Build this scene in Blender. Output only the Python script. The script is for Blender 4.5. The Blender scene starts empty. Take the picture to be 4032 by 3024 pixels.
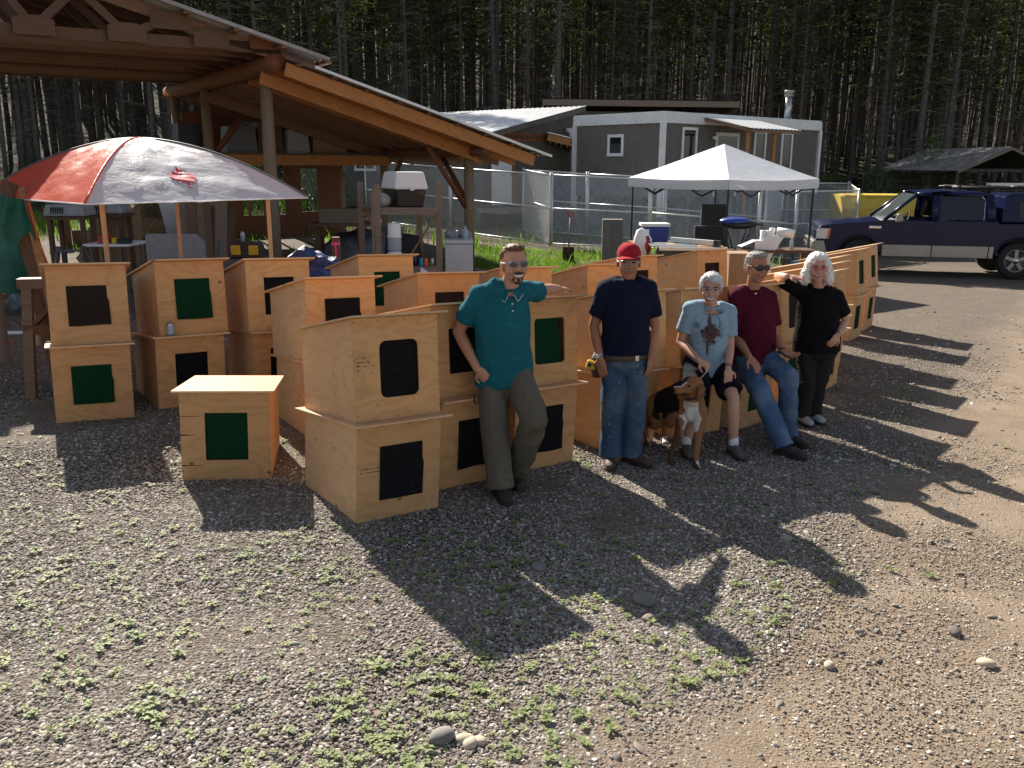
import bpy, bmesh, math, random
import numpy as np
from mathutils import Vector, Matrix, noise
PI = math.pi
random.seed(7)
R = math.radians
C = bpy.context.scene.collection
SC = bpy.context.scene

# ------------------------------------------------------------------ camera
CAM_H, PITCH, ROLL, FPX = 2.2575, R(14), R(.3), 3464.0      # focal length in pixels of the 4032 px wide photo
cam_d = bpy.data.cameras.new('camera'); cam = bpy.data.objects.new('camera', cam_d); C.objects.link(cam)
cam_d.sensor_width = 36; cam_d.lens = 36*FPX/4032; cam_d.clip_start = .05; cam_d.clip_end = 1000
fwd = Vector((0, math.cos(PITCH), -math.sin(PITCH))); upc = Vector((0, math.sin(PITCH), math.cos(PITCH))); xw = Vector((1, 0, 0))
rgt = xw*math.cos(ROLL)+upc*math.sin(ROLL); upv = -xw*math.sin(ROLL)+upc*math.cos(ROLL)
M = Matrix.Identity(4)
for i in range(3):
    M[i][0] = rgt[i]; M[i][1] = upv[i]; M[i][2] = -fwd[i]
M[2][3] = CAM_H
cam.matrix_world = M
SC.camera = cam
SC.render.resolution_x, SC.render.resolution_y = 1024, 768

# ------------------------------------------------------------------ daylight: sky and one sun
SUN_EL, SUN_AZ = R(37), R(118)          # the sun stands behind the yard, to the left
sdir = Vector((math.cos(SUN_AZ)*math.cos(SUN_EL), math.sin(SUN_AZ)*math.cos(SUN_EL), math.sin(SUN_EL)))
w = bpy.data.worlds.new('World'); SC.world = w; w.use_nodes = True
nt = w.node_tree; nt.nodes.clear()
sky = nt.nodes.new('ShaderNodeTexSky'); sky.sky_type = 'NISHITA'; sky.sun_disc = False
sky.sun_elevation = SUN_EL; sky.sun_rotation = math.atan2(sdir.x, sdir.y); sky.altitude = 600; sky.dust_density = 1.2
bg = nt.nodes.new('ShaderNodeBackground'); bg.inputs[1].default_value = .062
wo = nt.nodes.new('ShaderNodeOutputWorld')
hs = nt.nodes.new('ShaderNodeHueSaturation'); hs.inputs['Saturation'].default_value = .62
nt.links.new(sky.outputs[0], hs.inputs['Color']); nt.links.new(hs.outputs[0], bg.inputs[0]); nt.links.new(bg.outputs[0], wo.inputs[0])
sun_d = bpy.data.lights.new('sun', 'SUN'); sun = bpy.data.objects.new('sun', sun_d); C.objects.link(sun)
sun_d.energy = 5; sun_d.angle = R(.53); sun_d.color = (1, .92, .80)
sun.rotation_euler = (-sdir).to_track_quat('-Z', 'Y').to_euler(); sun.location = (-20, 40, 40)
SC.view_settings.view_transform = 'Standard'; SC.view_settings.look = 'None'
SC.view_settings.exposure = 1.12; SC.view_settings.gamma = 1; SC.view_settings.use_curve_mapping = False

# ------------------------------------------------------------------ helpers
def ss(t):
    t = min(1., max(0., t)); return t*t*(3-2*t)
def gz(x, y):
    z = -.2395*math.tanh(x/5)-.0056*min(max(y, -5), 14)
    z += .30*ss((y-15)/8)*ss((9-x)/5)+1.1*ss((y-24)/20)
    if y > 50: z += .22*(y-50)**2/(y-50+8)
    return z
def ray(u, v):                           # direction through a pixel of the 2212 px wide view of the photo
    k = 4032/2212
    X = (u*k-2016)/FPX; Y = -(v*k-1512)/FPX
    return rgt*X+upv*Y+fwd
def at(u, v, Y):                         # point on that ray at world depth Y
    d = ray(u, v); return Vector((0, 0, CAM_H))+d*(Y/d.y)
def gnd(u, v):                           # where that ray meets the ground
    d = ray(u, v); t = 3.0
    for _ in range(4000):
        p = Vector((0, 0, CAM_H))+d*t
        if p.z <= gz(p.x, p.y): break
        t += .02
    return p
def onplane(u, v, p0, n):
    d = ray(u, v); o = Vector((0, 0, CAM_H)); n = Vector(n)
    return o+d*((Vector(p0)-o).dot(n)/d.dot(n))

class MB:
    def __init__(s): s.v = []; s.f = []
    def add(s, vs, fs):
        k = len(s.v); s.v += [tuple(a) for a in vs]; s.f += [tuple(i+k for i in f) for f in fs]; return s
    def box(s, c, sz, M=None):
        M = M or Matrix.Identity(3); c = Vector(c); h = [a/2 for a in sz]
        vs = [c+M@Vector((x*h[0], y*h[1], z*h[2])) for z in (-1, 1) for y in (-1, 1) for x in (-1, 1)]
        return s.add(vs, [(0, 2, 3, 1), (4, 5, 7, 6), (0, 1, 5, 4), (2, 6, 7, 3), (0, 4, 6, 2), (1, 3, 7, 5)])
    def bx(s, x0, x1, y0, y1, z0, z1): return s.box(((x0+x1)/2, (y0+y1)/2, (z0+z1)/2), (x1-x0, y1-y0, z1-z0))
    def beam(s, p, q, wd, ht, up=(0, 0, 1)):
        p = Vector(p); q = Vector(q); d = (q-p); L = d.length; d.normalize(); up = Vector(up)
        sd = d.cross(up)
        if sd.length < 1e-4: sd = d.cross(Vector((1, 0, 0)))
        sd.normalize(); u2 = sd.cross(d)
        return s.box((p+q)/2, (L, wd, ht), Matrix((d, sd, u2)).transposed())
    def tube(s, pts, rad, n=8, cap=True, side=None):
        pts = [Vector(p) for p in pts]; k0 = len(s.v); m = len(pts)
        if not isinstance(rad, (list, tuple)): rad = [rad]*m
        prev = None; vs = []
        for i, p in enumerate(pts):
            t = (pts[min(i+1, m-1)]-pts[max(i-1, 0)])
            if t.length < 1e-9: t = Vector((0, 0, 1))
            t.normalize()
            a = Vector(side) if side is not None else (prev if prev is not None else (Vector((0, 0, 1)) if abs(t.z) < .9 else Vector((1, 0, 0))))
            a = a-t*a.dot(t)
            if a.length < 1e-6: a = t.orthogonal()
            a.normalize(); b = t.cross(a); prev = a
            r = rad[i]; ra, rb = r if isinstance(r, (list, tuple)) else (r, r)
            for j in range(n):
                an = 2*PI*j/n; vs.append(p+a*(ra*math.cos(an))+b*(rb*math.sin(an)))
        fs = []
        for i in range(m-1):
            for j in range(n):
                k = (j+1) % n; fs.append((i*n+j, i*n+k, (i+1)*n+k, (i+1)*n+j))
        if cap:
            fs.append(tuple(range(n-1, -1, -1))); fs.append(tuple((m-1)*n+j for j in range(n)))
        return s.add(vs, fs)
    def ell(s, c, r, M=None, nu=16, nv=10):
        c = Vector(c); M = M or Matrix.Identity(3)
        if not isinstance(r, (list, tuple)): r = (r, r, r)
        vs = [c+M@Vector((0, 0, r[2]))]
        for i in range(1, nv):
            th = PI*i/nv
            for j in range(nu):
                ph = 2*PI*j/nu
                vs.append(c+M@Vector((r[0]*math.sin(th)*math.cos(ph), r[1]*math.sin(th)*math.sin(ph), r[2]*math.cos(th))))
        vs.append(c-M@Vector((0, 0, r[2]))); fs = []
        for j in range(nu): fs.append((0, 1+j, 1+(j+1) % nu))
        for i in range(nv-2):
            for j in range(nu):
                a = 1+i*nu; k = (j+1) % nu; fs.append((a+j, a+nu+j, a+nu+k, a+k))
        l = len(vs)-1; a = 1+(nv-2)*nu
        for j in range(nu): fs.append((a+j, l, a+(j+1) % nu))
        return s.add(vs, fs)
    def lathe(s, prof, c=(0, 0, 0), n=16, M=None, cap=True):
        c = Vector(c); M = M or Matrix.Identity(3); vs = []; m = len(prof)
        for (r, z) in prof:
            for j in range(n):
                a = 2*PI*j/n; vs.append(c+M@Vector((r*math.cos(a), r*math.sin(a), z)))
        fs = [(i*n+j, i*n+(j+1) % n, (i+1)*n+(j+1) % n, (i+1)*n+j) for i in range(m-1) for j in range(n)]
        if cap: fs += [tuple(range(n-1, -1, -1)), tuple((m-1)*n+j for j in range(n))]
        return s.add(vs, fs)
    def prism(s, poly, o, ex, ey, th):
        o = Vector(o); ex = Vector(ex); ey = Vector(ey); th = Vector(th); n = len(poly)
        a = [o+ex*x+ey*y for x, y in poly]; b = [p+th for p in a]
        fs = [tuple(range(n-1, -1, -1)), tuple(range(n, 2*n))]+[(i, (i+1) % n, n+(i+1) % n, n+i) for i in range(n)]
        if ex.cross(ey).dot(th) < 0: fs = [tuple(reversed(f)) for f in fs]
        return s.add(a+b, fs)
    def sheet(s, fn, nu, nv, th=None):
        vs = [Vector(fn(i/nu, j/nv)) for j in range(nv+1) for i in range(nu+1)]
        fs = [(j*(nu+1)+i, j*(nu+1)+i+1, (j+1)*(nu+1)+i+1, (j+1)*(nu+1)+i) for j in range(nv) for i in range(nu)]
        return s.add(vs, fs)
    def mesh(s, name, mt=None, smooth=False, inv=None, auto=None):
        me = bpy.data.meshes.new(name)
        vs = s.v if inv is None else [tuple(inv@Vector(p)) for p in s.v]
        me.from_pydata(vs, [], s.f); me.validate(); me.update()
        if mt: me.materials.append(MT[mt] if isinstance(mt, str) else mt)
        if smooth: me.polygons.foreach_set('use_smooth', [True]*len(me.polygons))
        return me
MT = {}
def link(name, me, parent=None, M=None):
    o = bpy.data.objects.new(name, me); C.objects.link(o)
    if parent: o.parent = parent
    if M is not None: o.matrix_basis = M
    return o
def bev(o, wd, seg=2, ang=40):
    m = o.modifiers.new('bevel', 'BEVEL'); m.width = wd; m.segments = seg; m.limit_method = 'ANGLE'; m.angle_limit = R(ang)
    return o
def thing(name, label, cat, loc=(0, 0, 0), rz=0, group=None, M=None):
    o = bpy.data.objects.new(name, None); C.objects.link(o); o.empty_display_size = .1
    if M is not None: o.matrix_basis = M
    else:
        o.location = loc; o.rotation_euler = (0, 0, rz)
    o['label'] = label; o['category'] = cat
    if group: o['group'] = group
    return o
def wm(o):
    m = o.matrix_basis.copy()
    while o.parent: o = o.parent; m = o.matrix_basis@m
    return m
def part(root, name, mb, mt, world=False, smooth=False, bevel=0, label=None):
    inv = wm(root).inverted() if world else None
    o = link(name, mb.mesh(name, mt, smooth, inv), root)
    if bevel: bev(o, bevel)
    if label: o['label'] = label
    return o
def solo(name, mb, mt, label, cat, group=None, loc=None, smooth=False, bevel=0):
    loc = Vector(loc) if loc is not None else Vector((0, 0, 0))
    o = link(name, mb.mesh(name, mt, smooth, Matrix.Translation(-loc)), None, Matrix.Translation(loc))
    o['label'] = label; o['category'] = cat
    if group: o['group'] = group
    if bevel: bev(o, bevel)
    return o
def struct(name, mb, mt, smooth=False, kind='structure'):
    o = link(name, mb.mesh(name, mt, smooth)); o['kind'] = kind; return o
def copy_tree(o, M, label=None, parent=None):
    c = o.copy(); C.objects.link(c); c.parent = parent
    if M is not None: c.matrix_basis = M
    if label: c['label'] = label
    for ch in o.children: copy_tree(ch, None, None, c)
    return c
def TR(loc, rz=0, s=1): return Matrix.Translation(Vector(loc))@Matrix.Rotation(rz, 4, 'Z')@Matrix.Scale(s, 4)
def gp(x, y, dz=0): return Vector((x, y, gz(x, y)+dz))
# ------------------------------------------------------------------ materials
class NB:
    def __init__(s, name):
        s.m = bpy.data.materials.new(name); s.m.use_nodes = True; s.t = s.m.node_tree; s.t.nodes.clear()
        s.out = s.n('OutputMaterial'); s.b = s.n('BsdfPrincipled'); s.l(s.b.outputs[0], s.out.inputs[0]); MT[name] = s.m
    def n(s, k, **kw):
        nd = s.t.nodes.new('ShaderNode'+k)
        for a, b in kw.items(): setattr(nd, a, b)
        return nd
    def l(s, a, b): s.t.links.new(a, b)
    def val(s, inp, v):
        if hasattr(v, 'is_output'): s.l(v, inp)
        else: inp.default_value = v
    def math(s, op, a, b=0., c=None, clamp=False):
        nd = s.n('Math', operation=op, use_clamp=clamp); s.val(nd.inputs[0], a); s.val(nd.inputs[1], b)
        if c is not None: s.val(nd.inputs[2], c)
        return nd.outputs[0]
    def vmath(s, op, a, b=(0, 0, 0)):
        nd = s.n('VectorMath', operation=op); s.val(nd.inputs[0], a); s.val(nd.inputs[1], b); return nd.outputs[0]
    def mix(s, f, a, b, mode='MIX'):
        nd = s.n('Mix', data_type='RGBA', blend_type=mode); s.val(nd.inputs[0], f)
        for i, c in ((6, a), (7, b)):
            if hasattr(c, 'is_output'): s.l(c, nd.inputs[i])
            else: nd.inputs[i].default_value = (*c, 1) if len(c) == 3 else c
        return nd.outputs[2]
    def ramp(s, f, stops, interp='LINEAR'):
        nd = s.n('ValToRGB'); cr = nd.color_ramp; cr.interpolation = interp
        while len(cr.elements) < len(stops): cr.elements.new(.5)
        for e, (p, c) in zip(cr.elements, stops):
            e.position = p; e.color = (*c, 1) if isinstance(c, (tuple, list)) else (c, c, c, 1)
        s.l(f, nd.inputs[0]); return nd.outputs[0]
    def noise(s, vec, scale, detail=3, rough=.55, dist=0, out=0):
        nd = s.n('TexNoise'); nd.inputs['Scale'].default_value = scale; nd.inputs['Detail'].default_value = detail
        nd.inputs['Roughness'].default_value = rough; nd.inputs['Distortion'].default_value = dist
        if vec is not None: s.l(vec, nd.inputs['Vector'])
        return nd.outputs[out]
    def vor(s, vec, scale, feat='F1', out='Distance', rand=1):
        nd = s.n('TexVoronoi', feature=feat); nd.inputs['Scale'].default_value = scale; nd.inputs['Randomness'].default_value = rand
        if vec is not None: s.l(vec, nd.inputs['Vector'])
        return nd.outputs[out]
    def obj(s): return s.n('TexCoord').outputs['Object']
    def pos(s): return s.n('NewGeometry').outputs['Position']
    def rnd(s): return s.n('ObjectInfo').outputs['Random']
    def sep(s, v):
        nd = s.n('SeparateXYZ'); s.l(v, nd.inputs[0]); return nd.outputs
    def comb(s, x, y, z):
        nd = s.n('CombineXYZ')
        for i, a in enumerate((x, y, z)): s.val(nd.inputs[i], a)
        return nd.outputs[0]
    def bump(s, h, st=.3, dist=.01):
        nd = s.n('Bump'); nd.inputs['Strength'].default_value = st; nd.inputs['Distance'].default_value = dist
        s.l(h, nd.inputs['Height']); s.l(nd.outputs[0], s.b.inputs['Normal'])
    def set(s, **kw):
        for k, v in kw.items():
            i = s.b.inputs[k.replace('_', ' ')]
            if hasattr(v, 'is_output'): s.l(v, i)
            else: i.default_value = (*v, 1) if isinstance(v, (tuple, list)) and len(v) == 3 and i.type == 'RGBA' else v
        return s

def plain(name, col, rough=.6, metal=0, var=.12, scale=18, bump=.15, coat=0, bdist=.004, dirt=0):
    k = NB(name); o = k.obj()
    off = k.vmath('ADD', o, k.comb(k.math('MULTIPLY', k.rnd(), 37.), 0, 0))
    n = k.noise(off, scale, 4, .6)
    lo = tuple(c*(1-var*1.6) for c in col); hi = tuple(min(1, c*(1+var)) for c in col)
    c = k.ramp(n, [(.3, lo), (.7, hi)])
    if dirt:
        d = k.ramp(k.noise(off, scale*.18, 5, .65), [(.45, 0.), (.72, 1.)])
        c = k.mix(k.math('MULTIPLY', d, dirt), c, (.16, .125, .09))
    k.set(Base_Color=c, Roughness=rough, Metallic=metal)
    if coat: k.set(Coat_Weight=coat, Coat_Roughness=.06)
    if bump: k.bump(n, bump, bdist)
    return k

def wood(name, a, b, knots=True, rough=.62, grain=1.0, ply=True, axis='xy', weather=0.):
    """veneer / lumber: contour bands of a stretched noise, with dark knots; grain along local x (and y), growth bands across z"""
    k = NB(name); o = k.obj(); x, y, z = k.sep(o); r = k.rnd()
    if axis == 'xy': al = k.math('ADD', x, y); ac = z
    elif axis == 'x': al = x; ac = k.math('ADD', y, z)
    else: al = z; ac = k.math('ADD', x, y)
    off = k.math('MULTIPLY', r, 91.)
    v = k.comb(k.math('ADD', al, off), ac, k.math('ADD', k.math('MULTIPLY', y if axis != 'z' else z, .35), off))
    # knots bend the grain
    kv = k.comb(k.math('MULTIPLY', k.math('ADD', al, off), .8), ac, off)
    kd = k.vor(kv, 5.2 if ply else 3.2)
    pull = k.math('SMOOTH_MAX', k.math('SUBTRACT', .16, kd), 0., .08)
    st = k.comb(k.math('MULTIPLY', k.math('ADD', al, off), 1.3), k.math('MULTIPLY', ac, 3.6 if ply else 9.), off)
    n = k.noise(st, 1.15, 2.5, .5, .35)
    h = k.math('ADD', k.math('MULTIPLY', n, 15. if ply else 10.), k.math('MULTIPLY', pull, 26.))
    band = k.math('PINGPONG', h, 1.)
    fine = k.noise(k.comb(k.math('MULTIPLY', al, 6.), k.math('MULTIPLY', ac, 190.), off), 1., 3, .7)
    f = k.math('ADD', k.math('MULTIPLY', k.math('POWER', band, 2.2), .62*grain), k.math('MULTIPLY', fine, .42))
    c = k.mix(f, a, b)
    big = k.noise(k.vmath('MULTIPLY', v, (1, 1.4, 1)), 1.7, 3, .6)
    c = k.mix(k.ramp(big, [(.35, 0.), (.7, .6)]), c, tuple(q*w_ for q, w_ in zip(a, (1.0, .83, .74))))
    # each board its own tone
    tone = k.ramp(r, [(0., (1.03, .99, .98)), (.2, (.84, .80, .76)), (.4, (1.05, .94, .84)), (.6, (.92, .80, .74)), (.8, (1.1, 1.04, .96)), (1., (.98, .86, .78))])
    c = k.mix(1., c, tone, 'MULTIPLY')
    if knots:
        gate = k.vor(kv, 5.2 if ply else 3.2, out='Color'); gr = k.sep(gate)[0]
        kk = k.math('MULTIPLY', k.ramp(kd, [(.0, 1.), (.055, .85), (.085, .12), (.12, .0)]), k.math('GREATER_THAN', gr, .42))
        c = k.mix(k.math('MULTIPLY', kk, .82), c, (.085, .036, .014))
    sm = k.ramp(k.noise(v, 3.1, 5, .7), [(.56, 0.), (.80, .5)])
    c = k.mix(sm, c, tuple(q*.52 for q in a))
    if weather:
        c = k.mix(k.math('MULTIPLY', k.ramp(k.noise(v, 2.4, 4, .65), [(.3, 1.), (.75, .3)]), weather), c, (.16, .15, .135))
    k.set(Base_Color=c, Roughness=rough, Specular_IOR_Level=.3)
    k.bump(k.math('ADD', fine, k.math('MULTIPLY', band, .5)), .16, .0015)
    return k

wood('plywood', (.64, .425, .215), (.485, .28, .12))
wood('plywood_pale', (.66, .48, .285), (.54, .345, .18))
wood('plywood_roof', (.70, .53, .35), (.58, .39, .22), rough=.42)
wood('lumber', (.44, .235, .09), (.28, .12, .038), ply=False, axis='x')
wood('rough_lumber', (.25, .145, .078), (.145, .072, .034), ply=False, axis='x', weather=.35)
wood('grey_lumber', (.33, .265, .20), (.20, .15, .105), ply=False, axis='x', weather=.6)
wood('post_wood', (.30, .225, .135), (.17, .12, .07), ply=False, axis='z', weather=.55)
wood('brown_stain', (.18, .082, .040), (.09, .040, .018), ply=False, axis='z')
wood('deck_board', (.135, .078, .042), (.07, .037, .018), ply=False, axis='x', weather=.15)

def carpet(name, col):
    k = NB(name); o = k.obj(); n = k.noise(o, 260, 2, .7); m = k.noise(o, 14, 4, .6)
    c = k.mix(n, tuple(q*.55 for q in col), tuple(q*1.5 for q in col)); c = k.mix(k.math('MULTIPLY', m, .45), c, tuple(q*.6 for q in col))
    lint = k.math('GREATER_THAN', k.noise(o, 75, 1, .4), .795)
    c = k.mix(k.math('MULTIPLY', lint, .45), c, (.4, .4, .38))
    k.set(Base_Color=c, Roughness=.95, Specular_IOR_Level=.1); k.bump(n, .8, .003)
carpet('carpet_black', (.012, .012, .014)); carpet('carpet_green', (.006, .042, .018)); carpet('carpet_brown', (.028, .020, .017))

plain('eye_black', (.015, .010, .008), .9, 0, .1, 20, 0); plain('stamp_ink', (.16, .105, .06), .9, 0, .4, 60, 0)
# gravel yard / dirt track / verge on one sheet
k = NB('ground'); p = k.pos(); x, y, z = k.sep(p)
wob = k.math('MULTIPLY', k.math('SUBTRACT', k.noise(p, .9, 5, .6), .5), 1.6)
edge = k.math('SUBTRACT', k.math('ADD', x, wob), k.math('ADD', k.math('MULTIPLY', k.math('SUBTRACT', y, 3.0), .70), .2))      # > 0: dirt track
dirt = k.ramp(k.math('ADD', k.math('MULTIPLY', edge, .9), .35), [(0., 0.), (1., 1.)])
v1 = k.vor(p, 62); c1 = k.sep(k.vor(p, 62, out='Color'))[0]; v2 = k.vor(p, 80); c2 = k.sep(k.vor(p, 80, out='Color'))[1]
stone = k.ramp(c1, [(0., (.085, .078, .074)), (.3, (.15, .13, .118)), (.55, (.20, .178, .155)), (.75, (.135, .115, .115)), (1., (.29, .265, .235))])
soil = k.ramp(k.noise(p, 3.2, 7, .72), [(.3, (.105, .082, .064)), (.7, (.20, .155, .115))])
grv = k.mix(k.ramp(v1, [(.25, 0.), (.55, .8)]), stone, soil)
tan = k.ramp(k.noise(p, 1.3, 9, .72), [(.25, (.15, .112, .08)), (.5, (.25, .192, .14)), (.75, (.33, .262, .198))])
fleck = k.ramp(c2, [(.0, (.11, .09, .075)), (.6, (.24, .19, .145)), (.9, (.36, .32, .275))])
tan = k.mix(k.ramp(v2, [(.15, .75), (.45, 0.)]), tan, fleck)
col = k.mix(dirt, grv, tan)
far = k.ramp(k.math('MULTIPLY', y, .02), [(.46, 0.), (.60, 1.)])          # forest floor past about 25 m
duff = k.ramp(k.noise(p, 1.2, 6, .7), [(.3, (.012, .016, .007)), (.55, (.026, .024, .014)), (.8, (.03, .05, .012))])
col = k.mix(far, col, duff)
h = k.math('ADD', k.math('MULTIPLY', k.math('SUBTRACT', 1., v1), k.math('SUBTRACT', 1.1, dirt)), k.math('ADD', k.math('MULTIPLY', k.noise(p, 60, 6, .75), .8), k.math('MULTIPLY', v2, -.35)))
k.set(Base_Color=col, Roughness=.93, Specular_IOR_Level=.15); k.bump(h, .75, .014)

k = NB('pebble'); r = k.rnd(); o = k.obj()
c = k.ramp(r, [(0., (0.074, 0.069, 0.068)), (.14, (0.155, 0.143, 0.134)), (.30, (0.254, 0.221, 0.186)), (.44, (0.167, 0.159, 0.159)), (.58, (0.341, 0.298, 0.246)), (.70, (0.229, 0.161, 0.126)), (.80, (0.291, 0.279, 0.263)), (.90, (0.471, 0.428, 0.366)), (1., (0.650, 0.650, 0.620))])
c = k.mix(k.math('MULTIPLY', k.noise(o, 3, 4, .7), .32), c, (0.279, 0.229, 0.174))
k.set(Base_Color=c, Roughness=.8, Specular_IOR_Level=.25); k.bump(k.noise(o, 9, 4, .7), .25, .1)

k = NB('grit'); r = k.rnd(); c = k.ramp(r, [(0., (.13, .105, .085)), (.3, (.26, .205, .155)), (.6, (.34, .28, .22)), (.85, (.42, .36, .29)), (1., (.55, .51, .46))])
k.set(Base_Color=c, Roughness=.9, Specular_IOR_Level=.15)

def leafy(name, a, b, c2, trans=.35, rough=.55):
    k = NB(name); p = k.pos(); r = k.rnd(); n = k.noise(p, 5.5, 3, .6)
    col = k.ramp(n, [(.3, a), (.52, b), (.72, c2)])
    k.set(Base_Color=col, Roughness=rough, Specular_IOR_Level=.3)
    tr = k.n('BsdfTranslucent'); k.l(k.mix(1., col, (1.15, 1.2, .55), 'MULTIPLY'), tr.inputs[0])
    mx = k.n('MixShader'); mx.inputs[0].default_value = trans
    k.l(k.b.outputs[0], mx.inputs[1]); k.l(tr.outputs[0], mx.inputs[2]); k.l(mx.outputs[0], k.out.inputs[0])
leafy('weed_leaf', (.17, .22, .085), (.25, .30, .12), (.32, .34, .17))
leafy('grass', (.08, .16, .022), (.14, .25, .035), (.22, .28, .07), .45)
leafy('needles', (.022, .032, .013), (.050, .064, .025), (.105, .112, .048), .36, .7)
leafy('bush_leaf', (.03, .07, .014), (.06, .125, .022), (.10, .16, .04), .35)
plain('stone_pale', (.50, .42, .31), .8, 0, .15, 9, .2)
plain('stone_grey', (.20, .185, .175), .85, 0, .2, 9, .2)
plain('bark', (.115, .095, .080), .95, 0, .45, 9, .9, bdist=.02)
plain('dead_twig', (.24, .215, .185), .95, 0, .4, 12, 0)
plain('tin', (.66, .68, .70), .4, .3, .10, 3, .03, dirt=.12)
plain('tin_rust', (.30, .29, .28), .5, .6, .25, 2, .05, dirt=.5)
plain('galvanised', (.62, .64, .64), .38, .55, .1, 30, .02)
plain('white_paint', (.74, .75, .76), .5, 0, .06, 6, .05, dirt=.12)
plain('white_plastic', (.80, .80, .80), .38, 0, .03, 6, .02)
plain('fridge_white', (.66, .67, .70), .32, 0, .03, 3, .02, dirt=.06)
plain('siding', (.155, .145, .135), .8, 0, .12, 5, .1, dirt=.25)
plain('wall_dark', (.11, .10, .088), .8, 0, .15, 4, .1)
k = NB('window_glass'); k.set(Base_Color=(.012, .015, .017), Roughness=.06, Specular_IOR_Level=.8); k.bump(k.noise(k.obj(), 1.3, 2, .5), .06, .05)
plain('black_metal', (.012, .012, .013), .42, .3, .1, 20, 0)
plain('black_plastic', (.014, .014, .016), .5, 0, .15, 12, .1)
plain('grey_plastic', (.10, .105, .115), .5, 0, .12, 12, .08, dirt=.15)
plain('light_grey_plastic', (.30, .30, .31), .5, 0, .1, 10, .05)
plain('blue_plastic', (.012, .045, .27), .35, 0, .08, 10, .03)
plain('bright_blue', (.03, .27, .55), .6, 0, .1, 10, .1)
plain('tarp_blue', (.012, .035, .14), .42, 0, .3, 9, .6, bdist=.03)
plain('tarp_green', (.012, .13, .085), .6, 0, .35, 4, .5, bdist=.03)
plain('red_plastic', (.42, .02, .025), .4, 0, .1, 10, .03)
plain('red_cloth', (.33, .012, .022), .8, 0, .12, 15, .3)
plain('yellow_plastic', (.60, .40, .02), .45, 0, .08, 10, .03)
plain('yellow_paint', (.62, .45, .05), .5, 0, .1, 3, .03, dirt=.1)
plain('green_paint', (.045, .075, .06), .5, .2, .15, 9, .05)
plain('steel', (.42, .45, .46), .3, .8, .1, 20, .02)
plain('pink_tape', (.75, .06, .22), .5, 0, .05, 10, 0)
plain('orange_cord', (.72, .13, .02), .5, 0, .05, 10, 0)
plain('card', (.30, .20, .115), .85, 0, .1, 14, .05)
plain('paper', (.78, .78, .77), .8, 0, .03, 14, .05)
plain('foam', (.82, .82, .81), .7, 0, .03, 14, .05)
plain('straw', (.24, .17, .085), .95, 0, .5, 34, 1, bdist=.04)
plain('burlap', (.19, .15, .10), .95, 0, .3, 40, .6)
plain('charcoal_fabric', (.025, .026, .032), .9, 0, .2, 30, .3)
plain('concrete', (.20, .195, .185), .9, 0, .15, 20, .3, dirt=.2)
plain('sign_brown', (.20, .075, .03), .7, 0, .2, 9, .2)
plain('tyre', (.018, .018, .018), .85, 0, .2, 30, .2)
plain('rust_steel', (.055, .035, .025), .85, .2, .35, 12, .3)
plain('bottle_clear', (.35, .45, .52), .15, 0, .05, 6, 0)
# ------------------------------------------------------------------ ground, gravel, weeds, grass
def axis_steps(lo, hi, near0, near1, step, grow=1.22):
    a = list(np.arange(near0, near1+1e-6, step)); s = step; v = near1
    while v < hi: s *= grow; v += s; a.append(v)
    s = step; v = near0
    while v > lo: s *= grow; v -= s; a.insert(0, v)
    return a
xs = axis_steps(-220, 220, -9, 13, .3); ys = axis_steps(-60, 330, 1, 30, .3)
mb = MB(); nx = len(xs)
mb.v = [(x, y, gz(x, y)+(.012*noise.noise((x*.9, y*.9, 0))+.008*noise.noise((x*2.6, y*2.6, 5)) if -10 < x < 14 and y < 32 else 0)) for y in ys for x in xs]
mb.f = [(j*nx+i, j*nx+i+1, (j+1)*nx+i+1, (j+1)*nx+i) for j in range(len(ys)-1) for i in range(nx-1)]
struct('ground', mb, 'ground', True)

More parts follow.
